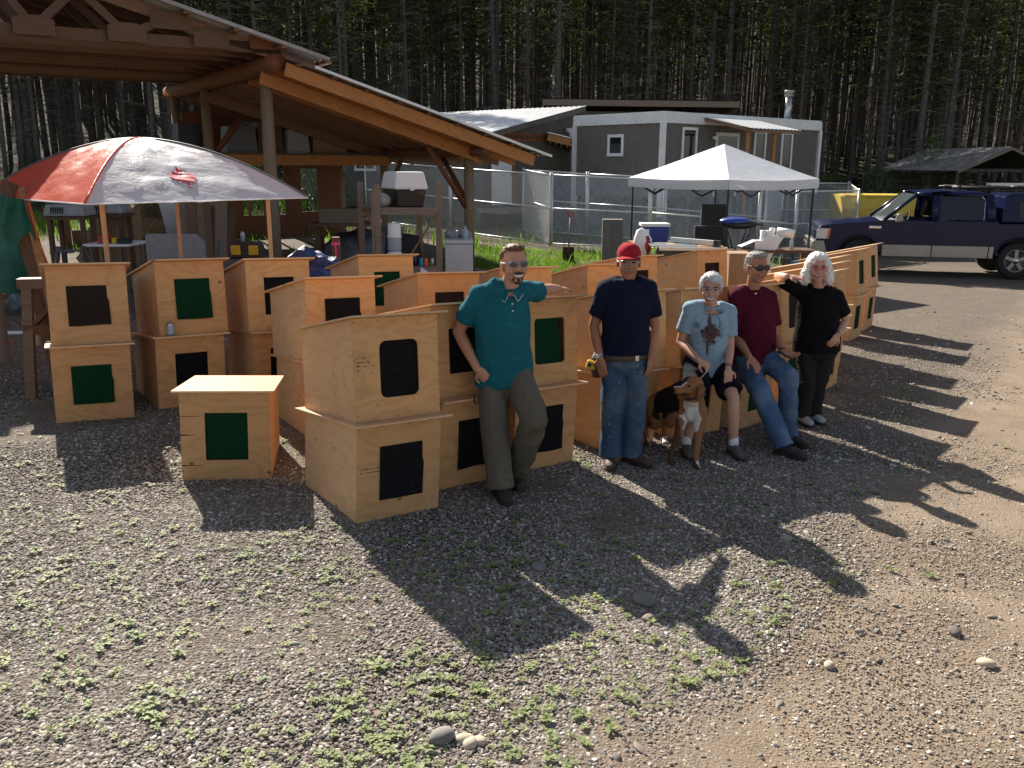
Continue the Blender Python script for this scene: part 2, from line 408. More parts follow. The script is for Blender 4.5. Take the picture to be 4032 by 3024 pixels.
def dirt_edge(x, y): return x-.2-.7*(y-3)+1.2*noise.noise((x*.8, y*.8, 3))
def scatter_nodes(name, seed, smin, smax, flat, mat, lumps=4):
    g = bpy.data.node_groups.new(name, 'GeometryNodeTree')
    g.interface.new_socket('Geometry', in_out='INPUT', socket_type='NodeSocketGeometry')
    g.interface.new_socket('Geometry', in_out='OUTPUT', socket_type='NodeSocketGeometry')
    N = g.nodes.new; L = g.links.new
    gi = N('NodeGroupInput'); go = N('NodeGroupOutput')
    at_ = N('GeometryNodeInputNamedAttribute'); at_.data_type = 'FLOAT'; at_.inputs[0].default_value = 'dens'
    d = N('GeometryNodeDistributePointsOnFaces'); d.inputs['Seed'].default_value = seed
    L(gi.outputs[0], d.inputs['Mesh']); L(at_.outputs[0], d.inputs['Density'])
    jn = N('GeometryNodeJoinGeometry')
    for i in range(lumps):
        ico = N('GeometryNodeMeshIcoSphere'); ico.inputs['Radius'].default_value = 1; ico.inputs['Subdivisions'].default_value = 2
        ns = N('ShaderNodeTexNoise'); ns.noise_dimensions = '4D'; ns.inputs['W'].default_value = seed+i*3.7; ns.inputs['Scale'].default_value = .75; ns.inputs['Detail'].default_value = 1
        sb = N('ShaderNodeVectorMath'); sb.operation = 'SUBTRACT'; L(ns.outputs['Color'], sb.inputs[0]); sb.inputs[1].default_value = (.5, .5, .5)
        sc = N('ShaderNodeVectorMath'); sc.operation = 'SCALE'; L(sb.outputs[0], sc.inputs[0]); sc.inputs['Scale'].default_value = 1.5
        sp = N('GeometryNodeSetPosition'); L(ico.outputs['Mesh'], sp.inputs['Geometry']); L(sc.outputs[0], sp.inputs['Offset'])
        sm = N('GeometryNodeSetMaterial'); sm.inputs['Material'].default_value = MT[mat]; L(sp.outputs[0], sm.inputs[0])
        sh = N('GeometryNodeSetShadeSmooth'); L(sm.outputs[0], sh.inputs[0])
        ti = N('GeometryNodeGeometryToInstance'); L(sh.outputs[0], ti.inputs[0]); L(ti.outputs[0], jn.inputs[0])
    ip = N('GeometryNodeInstanceOnPoints'); L(d.outputs['Points'], ip.inputs['Points']); L(jn.outputs[0], ip.inputs['Instance'])
    ip.inputs['Pick Instance'].default_value = True
    ri = N('FunctionNodeRandomValue'); ri.data_type = 'INT'; ri.inputs[4].default_value = 0; ri.inputs[5].default_value = lumps-1; L(ri.outputs[2], ip.inputs['Instance Index'])
    ro = N('FunctionNodeRandomValue'); ro.data_type = 'FLOAT_VECTOR'; ro.inputs[0].default_value = (-.5, -.5, 0); ro.inputs[1].default_value = (.5, .5, 6.28); L(ro.outputs[0], ip.inputs['Rotation'])
    rs = N('FunctionNodeRandomValue'); rs.data_type = 'FLOAT'; rs.inputs[2].default_value = 0; rs.inputs[3].default_value = 1; rs.inputs['Seed'].default_value = 5
    pw = N('ShaderNodeMath'); pw.operation = 'POWER'; L(rs.outputs[1], pw.inputs[0]); pw.inputs[1].default_value = 1.9
    mr = N('ShaderNodeMapRange'); L(pw.outputs[0], mr.inputs[0]); mr.inputs[3].default_value = smin; mr.inputs[4].default_value = smax
    rv = N('FunctionNodeRandomValue'); rv.data_type = 'FLOAT_VECTOR'; rv.inputs[0].default_value = (.8, .7, flat*.75); rv.inputs[1].default_value = (1.35, 1.1, flat*1.25); rv.inputs['Seed'].default_value = 9
    vs_ = N('ShaderNodeVectorMath'); vs_.operation = 'SCALE'; L(rv.outputs[0], vs_.inputs[0]); L(mr.outputs[0], vs_.inputs['Scale']); L(vs_.outputs[0], ip.inputs['Scale'])
    L(ip.outputs[0], go.inputs[0])
    return g
def scatter(name, x0, x1, y0, y1, step, dens, seed, smin, smax, flat, mat, sink=.002):
    mb = MB(); X = np.arange(x0, x1, step); Y = np.arange(y0, y1, step); n = len(X)
    mb.v = [(x, y, gz(x, y)+sink) for y in Y for x in X]
    mb.f = [(j*n+i, j*n+i+1, (j+1)*n+i+1, (j+1)*n+i) for j in range(len(Y)-1) for i in range(n-1)]
    me = mb.mesh(name, mat); a = me.attributes.new('dens', 'FLOAT', 'POINT')
    a.data.foreach_set('value', [max(0., dens(p[0], p[1])) for p in mb.v])
    o = link(name, me); o['kind'] = 'stuff'
    m = o.modifiers.new('scatter', 'NODES'); m.node_group = scatter_nodes(name, seed, smin, smax, flat, mat)
    return o
def vis(x, y): return abs(x) < .66*y+.4
def d_gravel(x, y):
    if not vis(x, y): return 0
    e = dirt_edge(x, y); f = 1-ss((e+.25)/.9)
    return (9000*f*(.6+.6*ss(noise.noise((x*.7, y*.7, 9))+.55))+300*(1-f))*(1 if y < 4.4 else max(.09, 1-(y-4.4)/4.6))
scatter('gravel', -6.8, 6.5, 2.4, 13, .2, d_gravel, 3, .0040, .0130, .52, 'pebble')
def d_big(x, y):
    if not vis(x, y): return 0
    e = dirt_edge(x, y)
    return 5+16*math.exp(-(e-.3)**2/.8)
scatter('cobbles', -6.8, 9, 2.4, 16, .3, d_big, 11, .010, .028, .5, 'pebble')
def d_grit(x, y):
    if not vis(x, y): return 0
    return 5200*ss((dirt_edge(x, y)+.6)/1.0)*(1 if y < 5 else max(.12, 1-(y-5)/5))
scatter('grit', -.6, 7.5, 2.4, 12, .25, d_grit, 17, .0022, .0075, .4, 'grit', .0005)

# three pale stones lying together and a few big flat ones
for i, (u, v, s) in enumerate([(1003, 1603, .042), (1014, 1612, .038), (1034, 1607, .036), (955, 1600, .06), (1165, 1230, .055), (1698, 1168, .045), (2062, 1370, .05), (2130, 1437, .045), (1790, 1442, .034), (1390, 1305, .075), (1400, 1340, .04)]):
    p = gnd(u, v); m = MB().ell((0, 0, 0), (s, s*.72, s*.5), nu=14, nv=9)
    m.v = [tuple(Vector(q)*(1+.28*noise.noise(Vector(q)*22+Vector((i*9, 0, 0))))) for q in m.v]
    o = link('stone', m.mesh('stone', 'stone_pale' if i < 3 or i in (7, 8) else ('stone_grey' if i in (3, 4, 9) else 'pebble'), True), None, TR((p.x, p.y, gz(p.x, p.y)+s*.28), i*1.3))
    o['label'] = ['pale rounded stone in a cluster of three among the weeds', 'pale rounded stone in a cluster of three among the weeds', 'pale rounded stone in a cluster of three among the weeds', 'flat brown stone sunk in gravel beside the three pale stones'][i] if i < 4 else 'loose fist-sized stone lying on the gravel and dirt'
    o['category'] = 'stone'; o['group'] = 'pale stones among the weeds' if i < 3 else 'larger loose stones'
    if i == 3: del o['group']

# weeds: flat leafy rosettes and sparse sprigs
mb = MB(); rw = random.Random(21)
def leaf(mb, o, d, up, L, W):
    sd = d.cross(up).normalized(); a = o; b = o+d*L*.5+up*L*.18; c = o+d*L+up*L*.02
    mb.add([a, b+sd*W, b-sd*W, c, o+d*L*.2+sd*W*.5+up*.004, o+d*L*.2-sd*W*.5+up*.004], [(0, 4, 5), (4, 1, 2, 5), (1, 3, 2)])
def weed(x, y, s, n):
    z = gz(x, y)+.012; ph = rw.random()*6
    for i in range(n):
        a = ph+i*2.4+rw.uniform(-.3, .3); el = rw.uniform(.05, .45); L = s*rw.uniform(.55, 1.1)
        d = Vector((math.cos(a)*math.cos(el), math.sin(a)*math.cos(el), math.sin(el)))
        leaf(mb, Vector((x+rw.uniform(-.01, .01), y+rw.uniform(-.01, .01), z)), d, Vector((0, 0, 1)), L, L*rw.uniform(.20, .32))
cnt = 0
while cnt < 1700:
    y = 2.5+5.2*rw.random()**1.3; x = rw.uniform(-5.2, 3)
    if not vis(x, y) or dirt_edge(x, y) > .25: continue
    dn = (.35+.65*ss(.45+1.3*noise.noise((x*1.4, y*1.4, 2))))*(1.0 if dirt_edge(x, y) > -1.3 and y < 4.4 else .5)*(1 if y < 5.2 else .35)
    if rw.random() > dn: continue
    cnt += 1
    weed(x, y, rw.uniform(.017, .036)*(1.4 if rw.random() < .2 else .9), rw.randint(7, 13))
for _ in range(70):
    x = rw.uniform(-1.2, 6); y = rw.uniform(4.5, 12)
    if vis(x, y): weed(x, y, rw.uniform(.03, .05), 12)
o = struct('weeds', mb, 'weed_leaf', kind='stuff')

def blades(name, spots, n, h0, h1, wd, mat, seed, lean=.5):
    mb = MB(); rg = random.Random(seed); t = 0
    while t < n:
        x, y, k = spots(rg)
        if rg.random() > k: continue
        t += 1; z = gz(x, y)-.01; h = rg.uniform(h0, h1); a = rg.random()*6.28; l = rg.uniform(.1, lean)*h
        dx, dy = math.cos(a), math.sin(a); sx, sy = -dy*wd, dx*wd
        mb.add([(x-sx, y-sy, z), (x+sx, y+sy, z), (x+dx*l*.4+sx*.7, y+dy*l*.4+sy*.7, z+h*.6), (x+dx*l*.4-sx*.7, y+dy*l*.4-sy*.7, z+h*.6), (x+dx*l, y+dy*l, z+h)], [(0, 1, 2, 3), (3, 2, 4)])
    return struct(name, mb, mat, kind='stuff')
def lawn(rg):
    x = rg.uniform(-1.8, 4.6); y = rg.uniform(14.2, 22.6)
    k = ss((x+1.8)/.8)*ss((4.6-x)/1.2)*ss((22.6-y)/1.4)*ss((y-14.2)/.6)*(.35+.9*ss(.6+1.4*noise.noise((x*.8, y*.8, 1))))
    return x, y, k
blades('lawn_grass', lawn, 36000, .05, .13, .0065, 'grass', 5, .9)
def tufts(rg):
    x = rg.uniform(-6.4, 5); y = rg.uniform(2.6, 13); e = dirt_edge(x, y)
    k = ss(-.12+1.9*noise.noise((x*1.1, y*1.1, 7)))*(1 if e < .3 else .05)
    if x < -3.9 and 7 < y < 10: k = max(k, .8*ss((y-7)/.8))
    return x, y, k*(1 if vis(x, y) else 0)
blades('yard_grass', tufts, 9000, .012, .05, .0028, 'grass', 8, 1.2)
def verge(rg):
    x = rg.uniform(-22, 32); y = rg.uniform(19, 40)
    k = .16+(.9 if x > 12 and y > 26 else 0)+(.6 if x < -6 and y > 22 else 0)+(.5*ss(1-abs(y-21.8)/.7) if x < 9 else 0)
    if x > 6.5 and y < 25: k = 0
    return x, y, min(1, k)*ss(.5+1.2*noise.noise((x*.4, y*.4, 4)))
blades('verge_grass', verge, 26000, .10, .42, .016, 'grass', 13, .8)
# ------------------------------------------------------------------ dog houses
HW, HD, HF, HB, PT = .61, .815, .654, .551, .0125           # width, depth, front and back height, sheet thickness
SLOPE = math.atan2(HF-HB, HD); OVS, OVF, OVB = .036, .085, .095
def gframe(x, y, a):
    e = .05; n = Vector((-(gz(x+e, y)-gz(x-e, y))/(2*e), -(gz(x, y+e)-gz(x, y-e))/(2*e), 1)).normalized()
    u = Vector((math.cos(a), math.sin(a), 0)); u = (u-n*u.dot(n)).normalized(); b = n.cross(u)
    return u, b, n
def house_matrix(o, u, b, n):
    M = Matrix.Identity(4)
    for i in range(3): M[i][0] = u[i]; M[i][1] = b[i]; M[i][2] = n[i]; M[i][3] = o[i]
    return M
def hole_loop(x0, x1, z0, z1, rd, n=6):
    pts = []
    for cx, cz, a0 in ((x1-rd, z0+rd, -90), (x1-rd, z1-rd, 0), (x0+rd, z1-rd, 90), (x0+rd, z0+rd, 180)):
        for i in range(n): a = R(a0+90*i/(n-1)); pts.append((cx+rd*math.cos(a), cz+rd*math.sin(a)))
    return pts
def front_mesh(hx0, hx1, hz0, hz1, rd):
    m = 6; inner = hole_loop(hx0, hx1, hz0, hz1, rd, m); N = len(inner); corner = [(HW, 0), (HW, HF), (0, HF), (0, 0)]
    outer = []
    for q in range(4):
        cx, cz = corner[q]; nxt = corner[(q+1) % 4]
        outer += [(cx, cz)]*m
    vs = []; fs = []
    for yy in (0, PT):
        vs += [(x, yy, z) for x, z in inner]+[(x, yy, z) for x, z in corner]
    K = N+4
    for side, o in ((0, 0), (1, K)):
        for q in range(4):
            for i in range(m-1):
                f = (o+q*m+i, o+N+q, o+q*m+i+1); fs.append(f if side == 0 else f[::-1])
            a = q*m+m-1; b = (q*m+m) % N
            f = (o+a, o+N+q, o+N+(q+1) % 4, o+b); fs.append(f if side == 0 else f[::-1])
    for i in range(N): j = (i+1) % N; fs.append((i, j, K+j, K+i))
    for q in range(4): j = (q+1) % 4; fs.append((N+j, N+q, K+N+q, K+N+j))
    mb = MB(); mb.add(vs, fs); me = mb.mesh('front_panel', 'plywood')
    bm = bmesh.new(); bm.from_mesh(me); bmesh.ops.recalc_face_normals(bm, faces=bm.faces); bm.to_mesh(me); bm.free()
    return me
HOLES = [(.165, .455, .15, .50, .004), (.18, .46, .14, .505, .045), (.15, .44, .17, .49, .006), (.17, .475, .16, .51, .03)]
FRONTS = [front_mesh(*h) for h in HOLES]
def sidep(x0):
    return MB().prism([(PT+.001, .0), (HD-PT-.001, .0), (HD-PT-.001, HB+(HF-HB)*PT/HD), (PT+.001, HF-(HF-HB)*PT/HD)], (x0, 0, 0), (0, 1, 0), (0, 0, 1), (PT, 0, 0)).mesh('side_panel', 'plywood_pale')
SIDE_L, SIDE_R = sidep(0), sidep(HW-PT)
BACK = MB().bx(0, HW, HD-PT, HD, 0, HB).mesh('back_panel', 'plywood')
FLOOR = MB().bx(PT+.001, HW-PT-.001, PT+.001, HD-PT-.001, .012, .024).mesh('floor_panel', 'plywood')
def roof_mesh():
    ca, sa = math.cos(SLOPE), math.sin(SLOPE); Lr = HD/ca
    ex = Vector((0, ca, -sa)); o = Vector((-OVS, 0, HF))-ex*OVF; nn = Vector((0, sa, ca))
    m = MB().prism([(0, 0), (HW+2*OVS, 0), (HW+2*OVS, Lr+OVF+OVB), (0, Lr+OVF+OVB)], o+nn*.002, (1, 0, 0), ex, nn*PT)
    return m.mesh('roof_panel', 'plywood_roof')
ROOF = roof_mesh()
def screw_mesh():
    m = MB()
    def dot(c, ax):
        c = Vector(c); ax = Vector(ax); m.tube([c, c+ax*.0012], .0038, 6)
    for z in (.05, .22, .40, .60):
        for x in (.008, HW-.008): dot((x+rs0.uniform(-.002, .004), 0, z+rs0.uniform(-.03, .03)), (0, -1, 0))
    for x in (.15, .33, .5):
        dot((x+rs0.uniform(-.04, .04), 0, .014), (0, -1, 0)); dot((x+rs0.uniform(-.04, .04), 0, HF-.02), (0, -1, 0))
    for z in (.06, .25, .45):
        for y in (.02, HD-.02): dot((0, y, z+rs0.uniform(-.03, .03)), (-1, 0, 0))
    for y in (.2, .42, .64): dot((0, y+rs0.uniform(-.04, .04), .016), (-1, 0, 0))
    return m.mesh('screws', 'eye_black')
rs0 = random.Random(8); SCREWS = [screw_mesh() for _ in range(4)]
def flap_mesh(h, col, rg, style):
    x0, x1, z0, z1, rd = h; nu, nv = 8, 10; mg = .02
    l, r_, b = x0-mg, x1+mg, z0-mg
    if style == 'narrow': r_ = x0+(x1-x0)*.80
    if style == 'tilt': r_ = x1-.03
    sk = {'tilt': .05, 'narrow': -.05}.get(style, rg.uniform(-.008, .008)); ph = rg.random()*9
    if style == 'out': l, r_, b = x0-.006, x1+.012, z0-.012; sk = 0
    y0 = -.006 if style == 'out' else PT+.007
    def fn(u, v):
        top = z1+(.0 if style == 'out' else .03); z = top+(b-top)*v+(.003*math.sin(u*5+ph)*v)
        x = l+(r_-l)*u-sk*v*(u if style in ('tilt', 'narrow') else 1)+.003*math.sin(v*4+ph)*(1 if u > .5 else 0)
        if style == 'out': x += (.012 if u > .9 and v > .3 else 0)
        y = y0+(-1 if style == 'out' else 1)*abs(.010*v*math.sin(u*3.1+ph))
        return (x, y, z)
    m = MB().sheet(fn, nu, nv); k = len(m.v)
    back = [(x, y+.004, z) for x, y, z in m.v]; f0 = list(m.f); m.add(back, [f[::-1] for f in f0])
    me = m.mesh('door_flap', 'carpet_'+col, True)
    bm = bmesh.new(); bm.from_mesh(me); bmesh.ops.recalc_face_normals(bm, faces=bm.faces); bm.to_mesh(me); bm.free()
    return me
rh = random.Random(4)
def house(M, label, hole, col, style='in', sticker=False, pale=False):
    t = thing('dog_house', label, 'dog house', M=M, group='plywood dog houses')
    link('front_panel', FRONTS[hole], t)
    link('side_panel', SIDE_L, t); link('side_panel', SIDE_R, t); link('back_panel', BACK, t); link('floor_panel', FLOOR, t)
    link('roof_panel', ROOF, t); link('screws', SCREWS[rh.randrange(4)], t)['kind'] = 'stuff'
    f = link('door_flap', flap_mesh(HOLES[hole], col, rh, style), t); f['label'] = {'black': 'black carpet door flap', 'green': 'green turf door flap', 'brown': 'dark brown carpet door flap'}[col]
    if sticker:
        s = MB(); s.bx(-.0018, -.0006, .03, .055, HF-.10, HF-.065); part(t, 'sticker', s, 'paper')
        s = MB()
        for i in range(6): s.bx(-.0024, -.0019, .034+i*.003, .0352+i*.003, HF-.097, HF-.068)
        part(t, 'barcode', s, 'black_plastic')
    return t
def stack(x, y, yaw, du, db, da, low, top):
    """low / top: (label, hole, colour, style, sticker) or None"""
    a = R(yaw); u, b, n = gframe(x, y, a); o = Vector((x, y, gz(x, y)-.003))
    L = house(house_matrix(o, u, b, n), *low) if low else None
    if top:
        b2 = b*math.cos(SLOPE)-n*math.sin(SLOPE); n2 = n*math.cos(SLOPE)+b*math.sin(SLOPE)
        o2 = o+n*HF+n2*(PT+.0035)+u*du+b2*db; d = R(da)
        u3 = u*math.cos(d)+b2*math.sin(d); b3 = -u*math.sin(d)+b2*math.cos(d)
        return L, house(house_matrix(o2, u3, b3, n2), *top)
    return L, None
lo_, up_ = 'lower plywood dog house ', 'upper plywood dog house '
# the lone house
S1, _ = stack(-2.333, 5.886, 10.4, 0, 0, 0, ('single plywood dog house with green flap standing alone on the gravel', 0, 'green', 'in'), None)
# front row, from the corner nearest the lone house to the far end by the pickup
A1L, A1U = stack(-.991, 5.246, 36, .009, .03, -.3, (lo_+'at the end of the front row, black flap hanging outside', 0, 'black', 'out'), (up_+'at the end of the front row, rounded opening with black flap', 1, 'black', 'in'))
stack(-.525, 5.918, 39, -.03, .05, 0, (lo_+'behind the legs of the man in the teal polo, black flap', 0, 'black', 'out'), (up_+'behind the right arm of the man in the teal polo', 2, 'black', 'in'))
stack(.005, 6.363, 37.5, .03, .02, 1.2, (lo_+'beside the man in the teal polo, square black flap', 0, 'black', 'out'), (up_+'under the outstretched arm of the man in teal, green flap', 3, 'green', 'narrow'))
stack(.760, 7.045, 37, .06, 0, -1.3, (lo_+'behind the jeans of the man in the red cap', 0, 'green', 'in', True), (up_+'behind the man in the red cap, green flap', 0, 'green', 'in'))
stack(1.44, 7.50, 36, .03, .02, 0, (lo_+'that the woman in the light blue shirt perches on, black flap', 2, 'black', 'in'), (up_+'behind the woman in the light blue shirt', 0, 'brown', 'in'))
stack(2.10, 7.86, 47, .05, -.02, -1, (lo_+'that the man in the maroon shirt sits on', 0, 'green', 'in'), (up_+'behind the man in the maroon shirt, narrow green flap', 0, 'green', 'narrow'))
stack(2.72, 8.72, 50, .02, .02, 0, (lo_+'behind the legs of the woman in black', 0, 'green', 'in'), (up_+'behind the back of the woman in black', 0, 'brown', 'in'))
stack(3.42, 9.49, 53, .01, .02, 0, (lo_+'just past the woman in black, tilted green flap', 0, 'green', 'tilt'), (up_+'just past the woman in black, dark flap', 2, 'black', 'tilt'))
stack(3.83, 10.50, 54, .01, .02, 0, (lo_+'second past the woman in black', 0, 'green', 'in'), (up_+'second past the woman in black, brown flap', 0, 'brown', 'tilt'))
stack(4.20, 11.42, 55, .01, .02, 0, (lo_+'third from the far end of the front row', 0, 'green', 'tilt'), (up_+'third from the far end of the front row, brown flap', 0, 'brown', 'tilt'))
stack(4.99, 12.80, 55, .05, -.02, .5, (lo_+'second from the far end of the front row, green flap', 0, 'green', 'tilt'), (up_+'second from the far end of the front row, narrow green flap', 0, 'green', 'narrow'))
stack(5.58, 13.77, 56.5, .05, .0, -.8, (lo_+'at the far end of the front row nearest the pickup', 0, 'green', 'tilt'), (up_+'at the far end of the front row nearest the pickup', 0, 'green', 'in'))
# second row
stack(-1.657, 6.937, 33.7, -.01, .006, 1.2, (lo_+'behind the end of the front row', 0, 'black', 'in'), (up_+'behind the end of the front row, black flap and barcode sticker', 0, 'black', 'out', True))
stack(-.845, 7.63, 32.1, .005, .023, -2.6, (lo_+'second in the middle row, mostly hidden', 0, 'black', 'in'), (up_+'second in the middle row, black flap', 0, 'brown', 'in'))
stack(-.141, 8.409, 33.3, .011, .018, -1.1, (lo_+'behind the head of the man in teal, mostly hidden', 0, 'green', 'in'), (up_+'behind the head of the man in the teal polo', 2, 'green', 'in'))
stack(.758, 9.169, 29, .016, .014, -1.5, (lo_+'in the middle row by the red-capped man', 0, 'black', 'in'), (up_+'in the middle row by the red-capped man, brown flap', 0, 'brown', 'in'))
stack(1.30, 10.35, 40, .01, .02, 0, (lo_+'in the back row behind the red cap, mostly hidden', 0, 'brown', 'in'), (up_+'in the back row behind the red cap, brown flap askew', 0, 'brown', 'tilt'))
stack(2.478, 11.775, 38, .004, .025, -2, (lo_+'standing in front of the table saw', 0, 'brown', 'in'), (up_+'in front of the table saw, brown flap', 0, 'brown', 'tilt'))
# left-hand stacks below the red and white canopy
stack(-3.839, 7.111, 27.4, .016, .018, 0, (lo_+'beside the sawhorse, green flap', 2, 'green', 'out'), (up_+'beside the sawhorse, large dark flap', 2, 'brown', 'out'))
stack(-3.193, 7.667, 35.5, .045, -.007, .8, (lo_+'below the one with the drink can, black flap', 0, 'black', 'in'), (up_+'above the drink can, green flap', 0, 'green', 'out'))
stack(-2.449, 8.085, 33.6, -.02, .04, -2, (lo_+'third from the sawhorse, black flap', 0, 'black', 'in'), (up_+'third from the sawhorse, black flap', 0, 'black', 'in'))
stack(-1.591, 8.89, 34.7, .019, .005, -3, (lo_+'in front of the wooden shelf rack', 0, 'green', 'in'), (up_+'in front of the wooden shelf rack, green flap', 0, 'green', 'in'))
# splits in the lone house's front sheet, mill stamps on the first stack
for (x0, x1, z, t0) in ((.001, .10, .34, .010), (.001, .15, .115, .006), (.001, .13, .475, .003)):
    part(S1, 'split', MB().prism([(x0, -t0/2), (x0, t0/2), (x1, .001), (x1, -.001)], (0, -.0006, z), (1, 0, 0), (0, 0, 1), (0, -.0012, 0)), 'eye_black')
rs_ = random.Random(3)
for t_, z0, rows, x0 in ((A1U, .40, 5, .02), (A1L, .36, 2, .02)):
    m = MB()
    for r_ in range(rows):
        x = x0
        while x < x0+.12:
            l = rs_.uniform(.006, .022)
            if rs_.random() < .62: m.bx(x, x+l, -.0014, -.0006, z0-r_*.024, z0-r_*.024+rs_.uniform(.004, .009))
            x += l+.006
    part(t_, 'mill_stamp', m, 'stamp_ink')
m = MB()
for q in range(6): m.bx(-.0014, -.0006, .30, .304, .10+q*.035, .10+q*.035+rs_.uniform(.01, .028))
part(A1U, 'mill_stamp', m, 'stamp_ink')
# drink can on the ledge
p = Vector((-3.193, 7.667, gz(-3.193, 7.667))); u, b, n = gframe(-3.193, 7.667, R(35.5))
ex = b*math.cos(SLOPE)-n*math.sin(SLOPE); nn = n*math.cos(SLOPE)+b*math.sin(SLOPE)
q = p+n*HF+u*.13-ex*.045+nn*(PT+.002)
m = MB().lathe([(.026, 0), (.033, .008), (.033, .105), (.027, .12)], n=18); o = solo('drink_can', m, 'steel', 'pale blue and silver drink can on the ledge between two stacked dog houses', 'can', smooth=True)
o.location = q
m = MB().lathe([(.0335, .02), (.0335, .095)], n=18, cap=False); part(o, 'printed_band', m, 'bottle_clear', smooth=True)
# ------------------------------------------------------------------ forest
def pine_trunk(rg, h, r):
    n = 9; pts = []; rad = []; ox, oy = 0, 0; lean = (rg.uniform(-.035, .035), rg.uniform(-.015, .015))
    for i in range(n):
        t = i/(n-1); pts.append((lean[0]*h*t+.05*math.sin(t*5+rg.random()), lean[1]*h*t, h*t-.2)); rad.append(r*(1-t)**.8*.98+.012)
    return MB().tube(pts, rad, 7), pts
def pine_variant(i):
    rg = random.Random(100+i); h = rg.uniform(13.5, 16.5); r = rg.uniform(.07, .19)
    tr, pts = pine_trunk(rg, h, r)
    def axis(z):
        t = max(0, min(1, (z+.2)/h))*(len(pts)-1); k = min(int(t), len(pts)-2); a = Vector(pts[k]); return a.lerp(Vector(pts[k+1]), t-k)
    tw = MB()
    for _ in range(58):                                   # dead lower branches
        z = rg.uniform(1.2, h*.72); a = rg.random()*6.28; L = rg.uniform(.35, 1.15); o = axis(z); dn = rg.uniform(-.35, .15)
        d = Vector((math.cos(a), math.sin(a), dn)); e = o+d*L; sd = Vector((0, 0, .009))
        m = o+d*L*.5+Vector((0, 0, .09*L))
        tw.add([o-sd*1.6, o+sd*1.6, m+sd, m-sd, e], [(0, 1, 2, 3), (3, 2, 4)])
        for q in range(2):
            t = rg.uniform(.4, .9); s = o+d*L*t; f = s+Vector((rg.uniform(-.3, .3), rg.uniform(-.3, .3), rg.uniform(-.2, .2)))
            tw.add([s-sd*.6, s+sd*.6, f], [(0, 1, 2)])
    cr = MB(); lo = h*rg.uniform(.26, .56)
    for b in range(78):
        z = lo+(h-lo)*(b/78)**.85; t = (z-lo)/(h-lo); a = b*2.4+rg.uniform(-.5, .5); L = (1.75*(1-t)**.7+.25)*rg.uniform(.55, 1.1)
        o = axis(z); d = Vector((math.cos(a), math.sin(a), rg.uniform(-.25, .25)))
        cr.add([o, o+d*L, o+d*L+Vector((0, 0, .03)), o+Vector((0, 0, .05))], [(0, 1, 2, 3)])
        for q in range(13):
            c = o+d*L*rg.uniform(.3, 1.05)+Vector((rg.uniform(-.2, .2), rg.uniform(-.2, .2), rg.uniform(-.13, .16)))
            for w_ in range(4):                            # a tuft of needles
                nd = Vector((rg.uniform(-1, 1), rg.uniform(-1, 1), rg.uniform(-.4, 1))).normalized(); l = rg.uniform(.10, .24)
                sd = nd.cross(Vector((rg.uniform(-1, 1), rg.uniform(-1, 1), rg.uniform(-1, 1)))).normalized()*rg.uniform(.012, .034)
                cr.add([c-sd, c+sd, c+nd*l], [(0, 1, 2)])
    return tr.mesh('trunk', 'bark', True), tw.mesh('dead_branches', 'dead_twig'), cr.mesh('crown', 'needles')
VAR = [pine_variant(i) for i in range(7)]
rt = random.Random(77)
def shade_ok(x, y, h):      # keep the sun on the yard: the tip of the shadow must fall behind the shed and the fence line
    return y-h*1.17 > (24. if x+.62*h > -9.5 else 15.)
placed = []
TREE_LABEL = 'tall straight pine with bare dead lower branches in the dense dark forest'
def forest_tree(x, y, s, label=TREE_LABEL, group='pine trees of the forest'):
    t = thing('pine_tree', label, 'tree', M=TR((x, y, gz(x, y)), rt.random()*6.28, s), group=group)
    v = VAR[rt.randrange(7)]
    link('trunk', v[0], t); link('dead_branches', v[1], t); link('crown', v[2], t)
    placed.append((x, y))
tries = 0
while len(placed) < 290 and tries < 40000:
    tries += 1
    y = 33+34*rt.random()**1.25; x = rt.uniform(-.80*y, .80*y)
    lim = 36 if x < -8 else (47 if x < 13 else 44)
    s = rt.uniform(.82, 1.3)*(1.12 if y > 50 else 1)
    if y < lim or not shade_ok(x, y, 15.5*s): continue
    if any((x-a)**2+(y-b)**2 < .75**2 for a, b in placed): continue
    forest_tree(x, y, s)
# the wood behind, too dense to count
mb = MB(); cb = MB(); rg = random.Random(5)
for _ in range(1300):
    y = rg.uniform(54, 112); x = rg.uniform(-.78*y, .78*y); z = gz(x, y); h = rg.uniform(12, 19); r = rg.uniform(.08, .17)
    mb.tube([(x, y, z-.3), (x+rg.uniform(-.2, .2), y, z+h*.5), (x+rg.uniform(-.4, .4), y, z+h)], [r, r*.7, .02], 5, cap=False)
    for q in range(130):
        t = rg.random()**.8; zz = z+h*(.35+.65*t); w_ = 1.7*(1-t)+.3; a = rg.random()*6.28; d = w_*rg.random()**.5
        c = Vector((x+math.cos(a)*d, y+math.sin(a)*d, zz)); s1 = Vector((rg.uniform(-1, 1), rg.uniform(-1, 1), rg.uniform(-.6, .6)))*.30; s2 = Vector((rg.uniform(-1, 1), rg.uniform(-1, 1), rg.uniform(-1, 1)))*.22
        cb.add([c, c+s1, c+s2], [(0, 1, 2)])
for _ in range(1000):
    y = rg.uniform(110, 235); x = rg.uniform(-.8*y, .8*y); z = gz(x, y); h = rg.uniform(12, 19)
    for q in range(46):
        t = rg.random(); w_ = 2.6*(1-t)+.4; a = rg.random()*6.28; d = w_*rg.random()**.5; c = Vector((x+math.cos(a)*d, y+math.sin(a)*d, z+h*t))
        cb.add([c, c+Vector((rg.uniform(-1, 1), rg.uniform(-1, 1), rg.uniform(-1, 1)))*.9, c+Vector((rg.uniform(-1, 1), rg.uniform(-1, 1), rg.uniform(-1, 1)))*.8], [(0, 1, 2)])
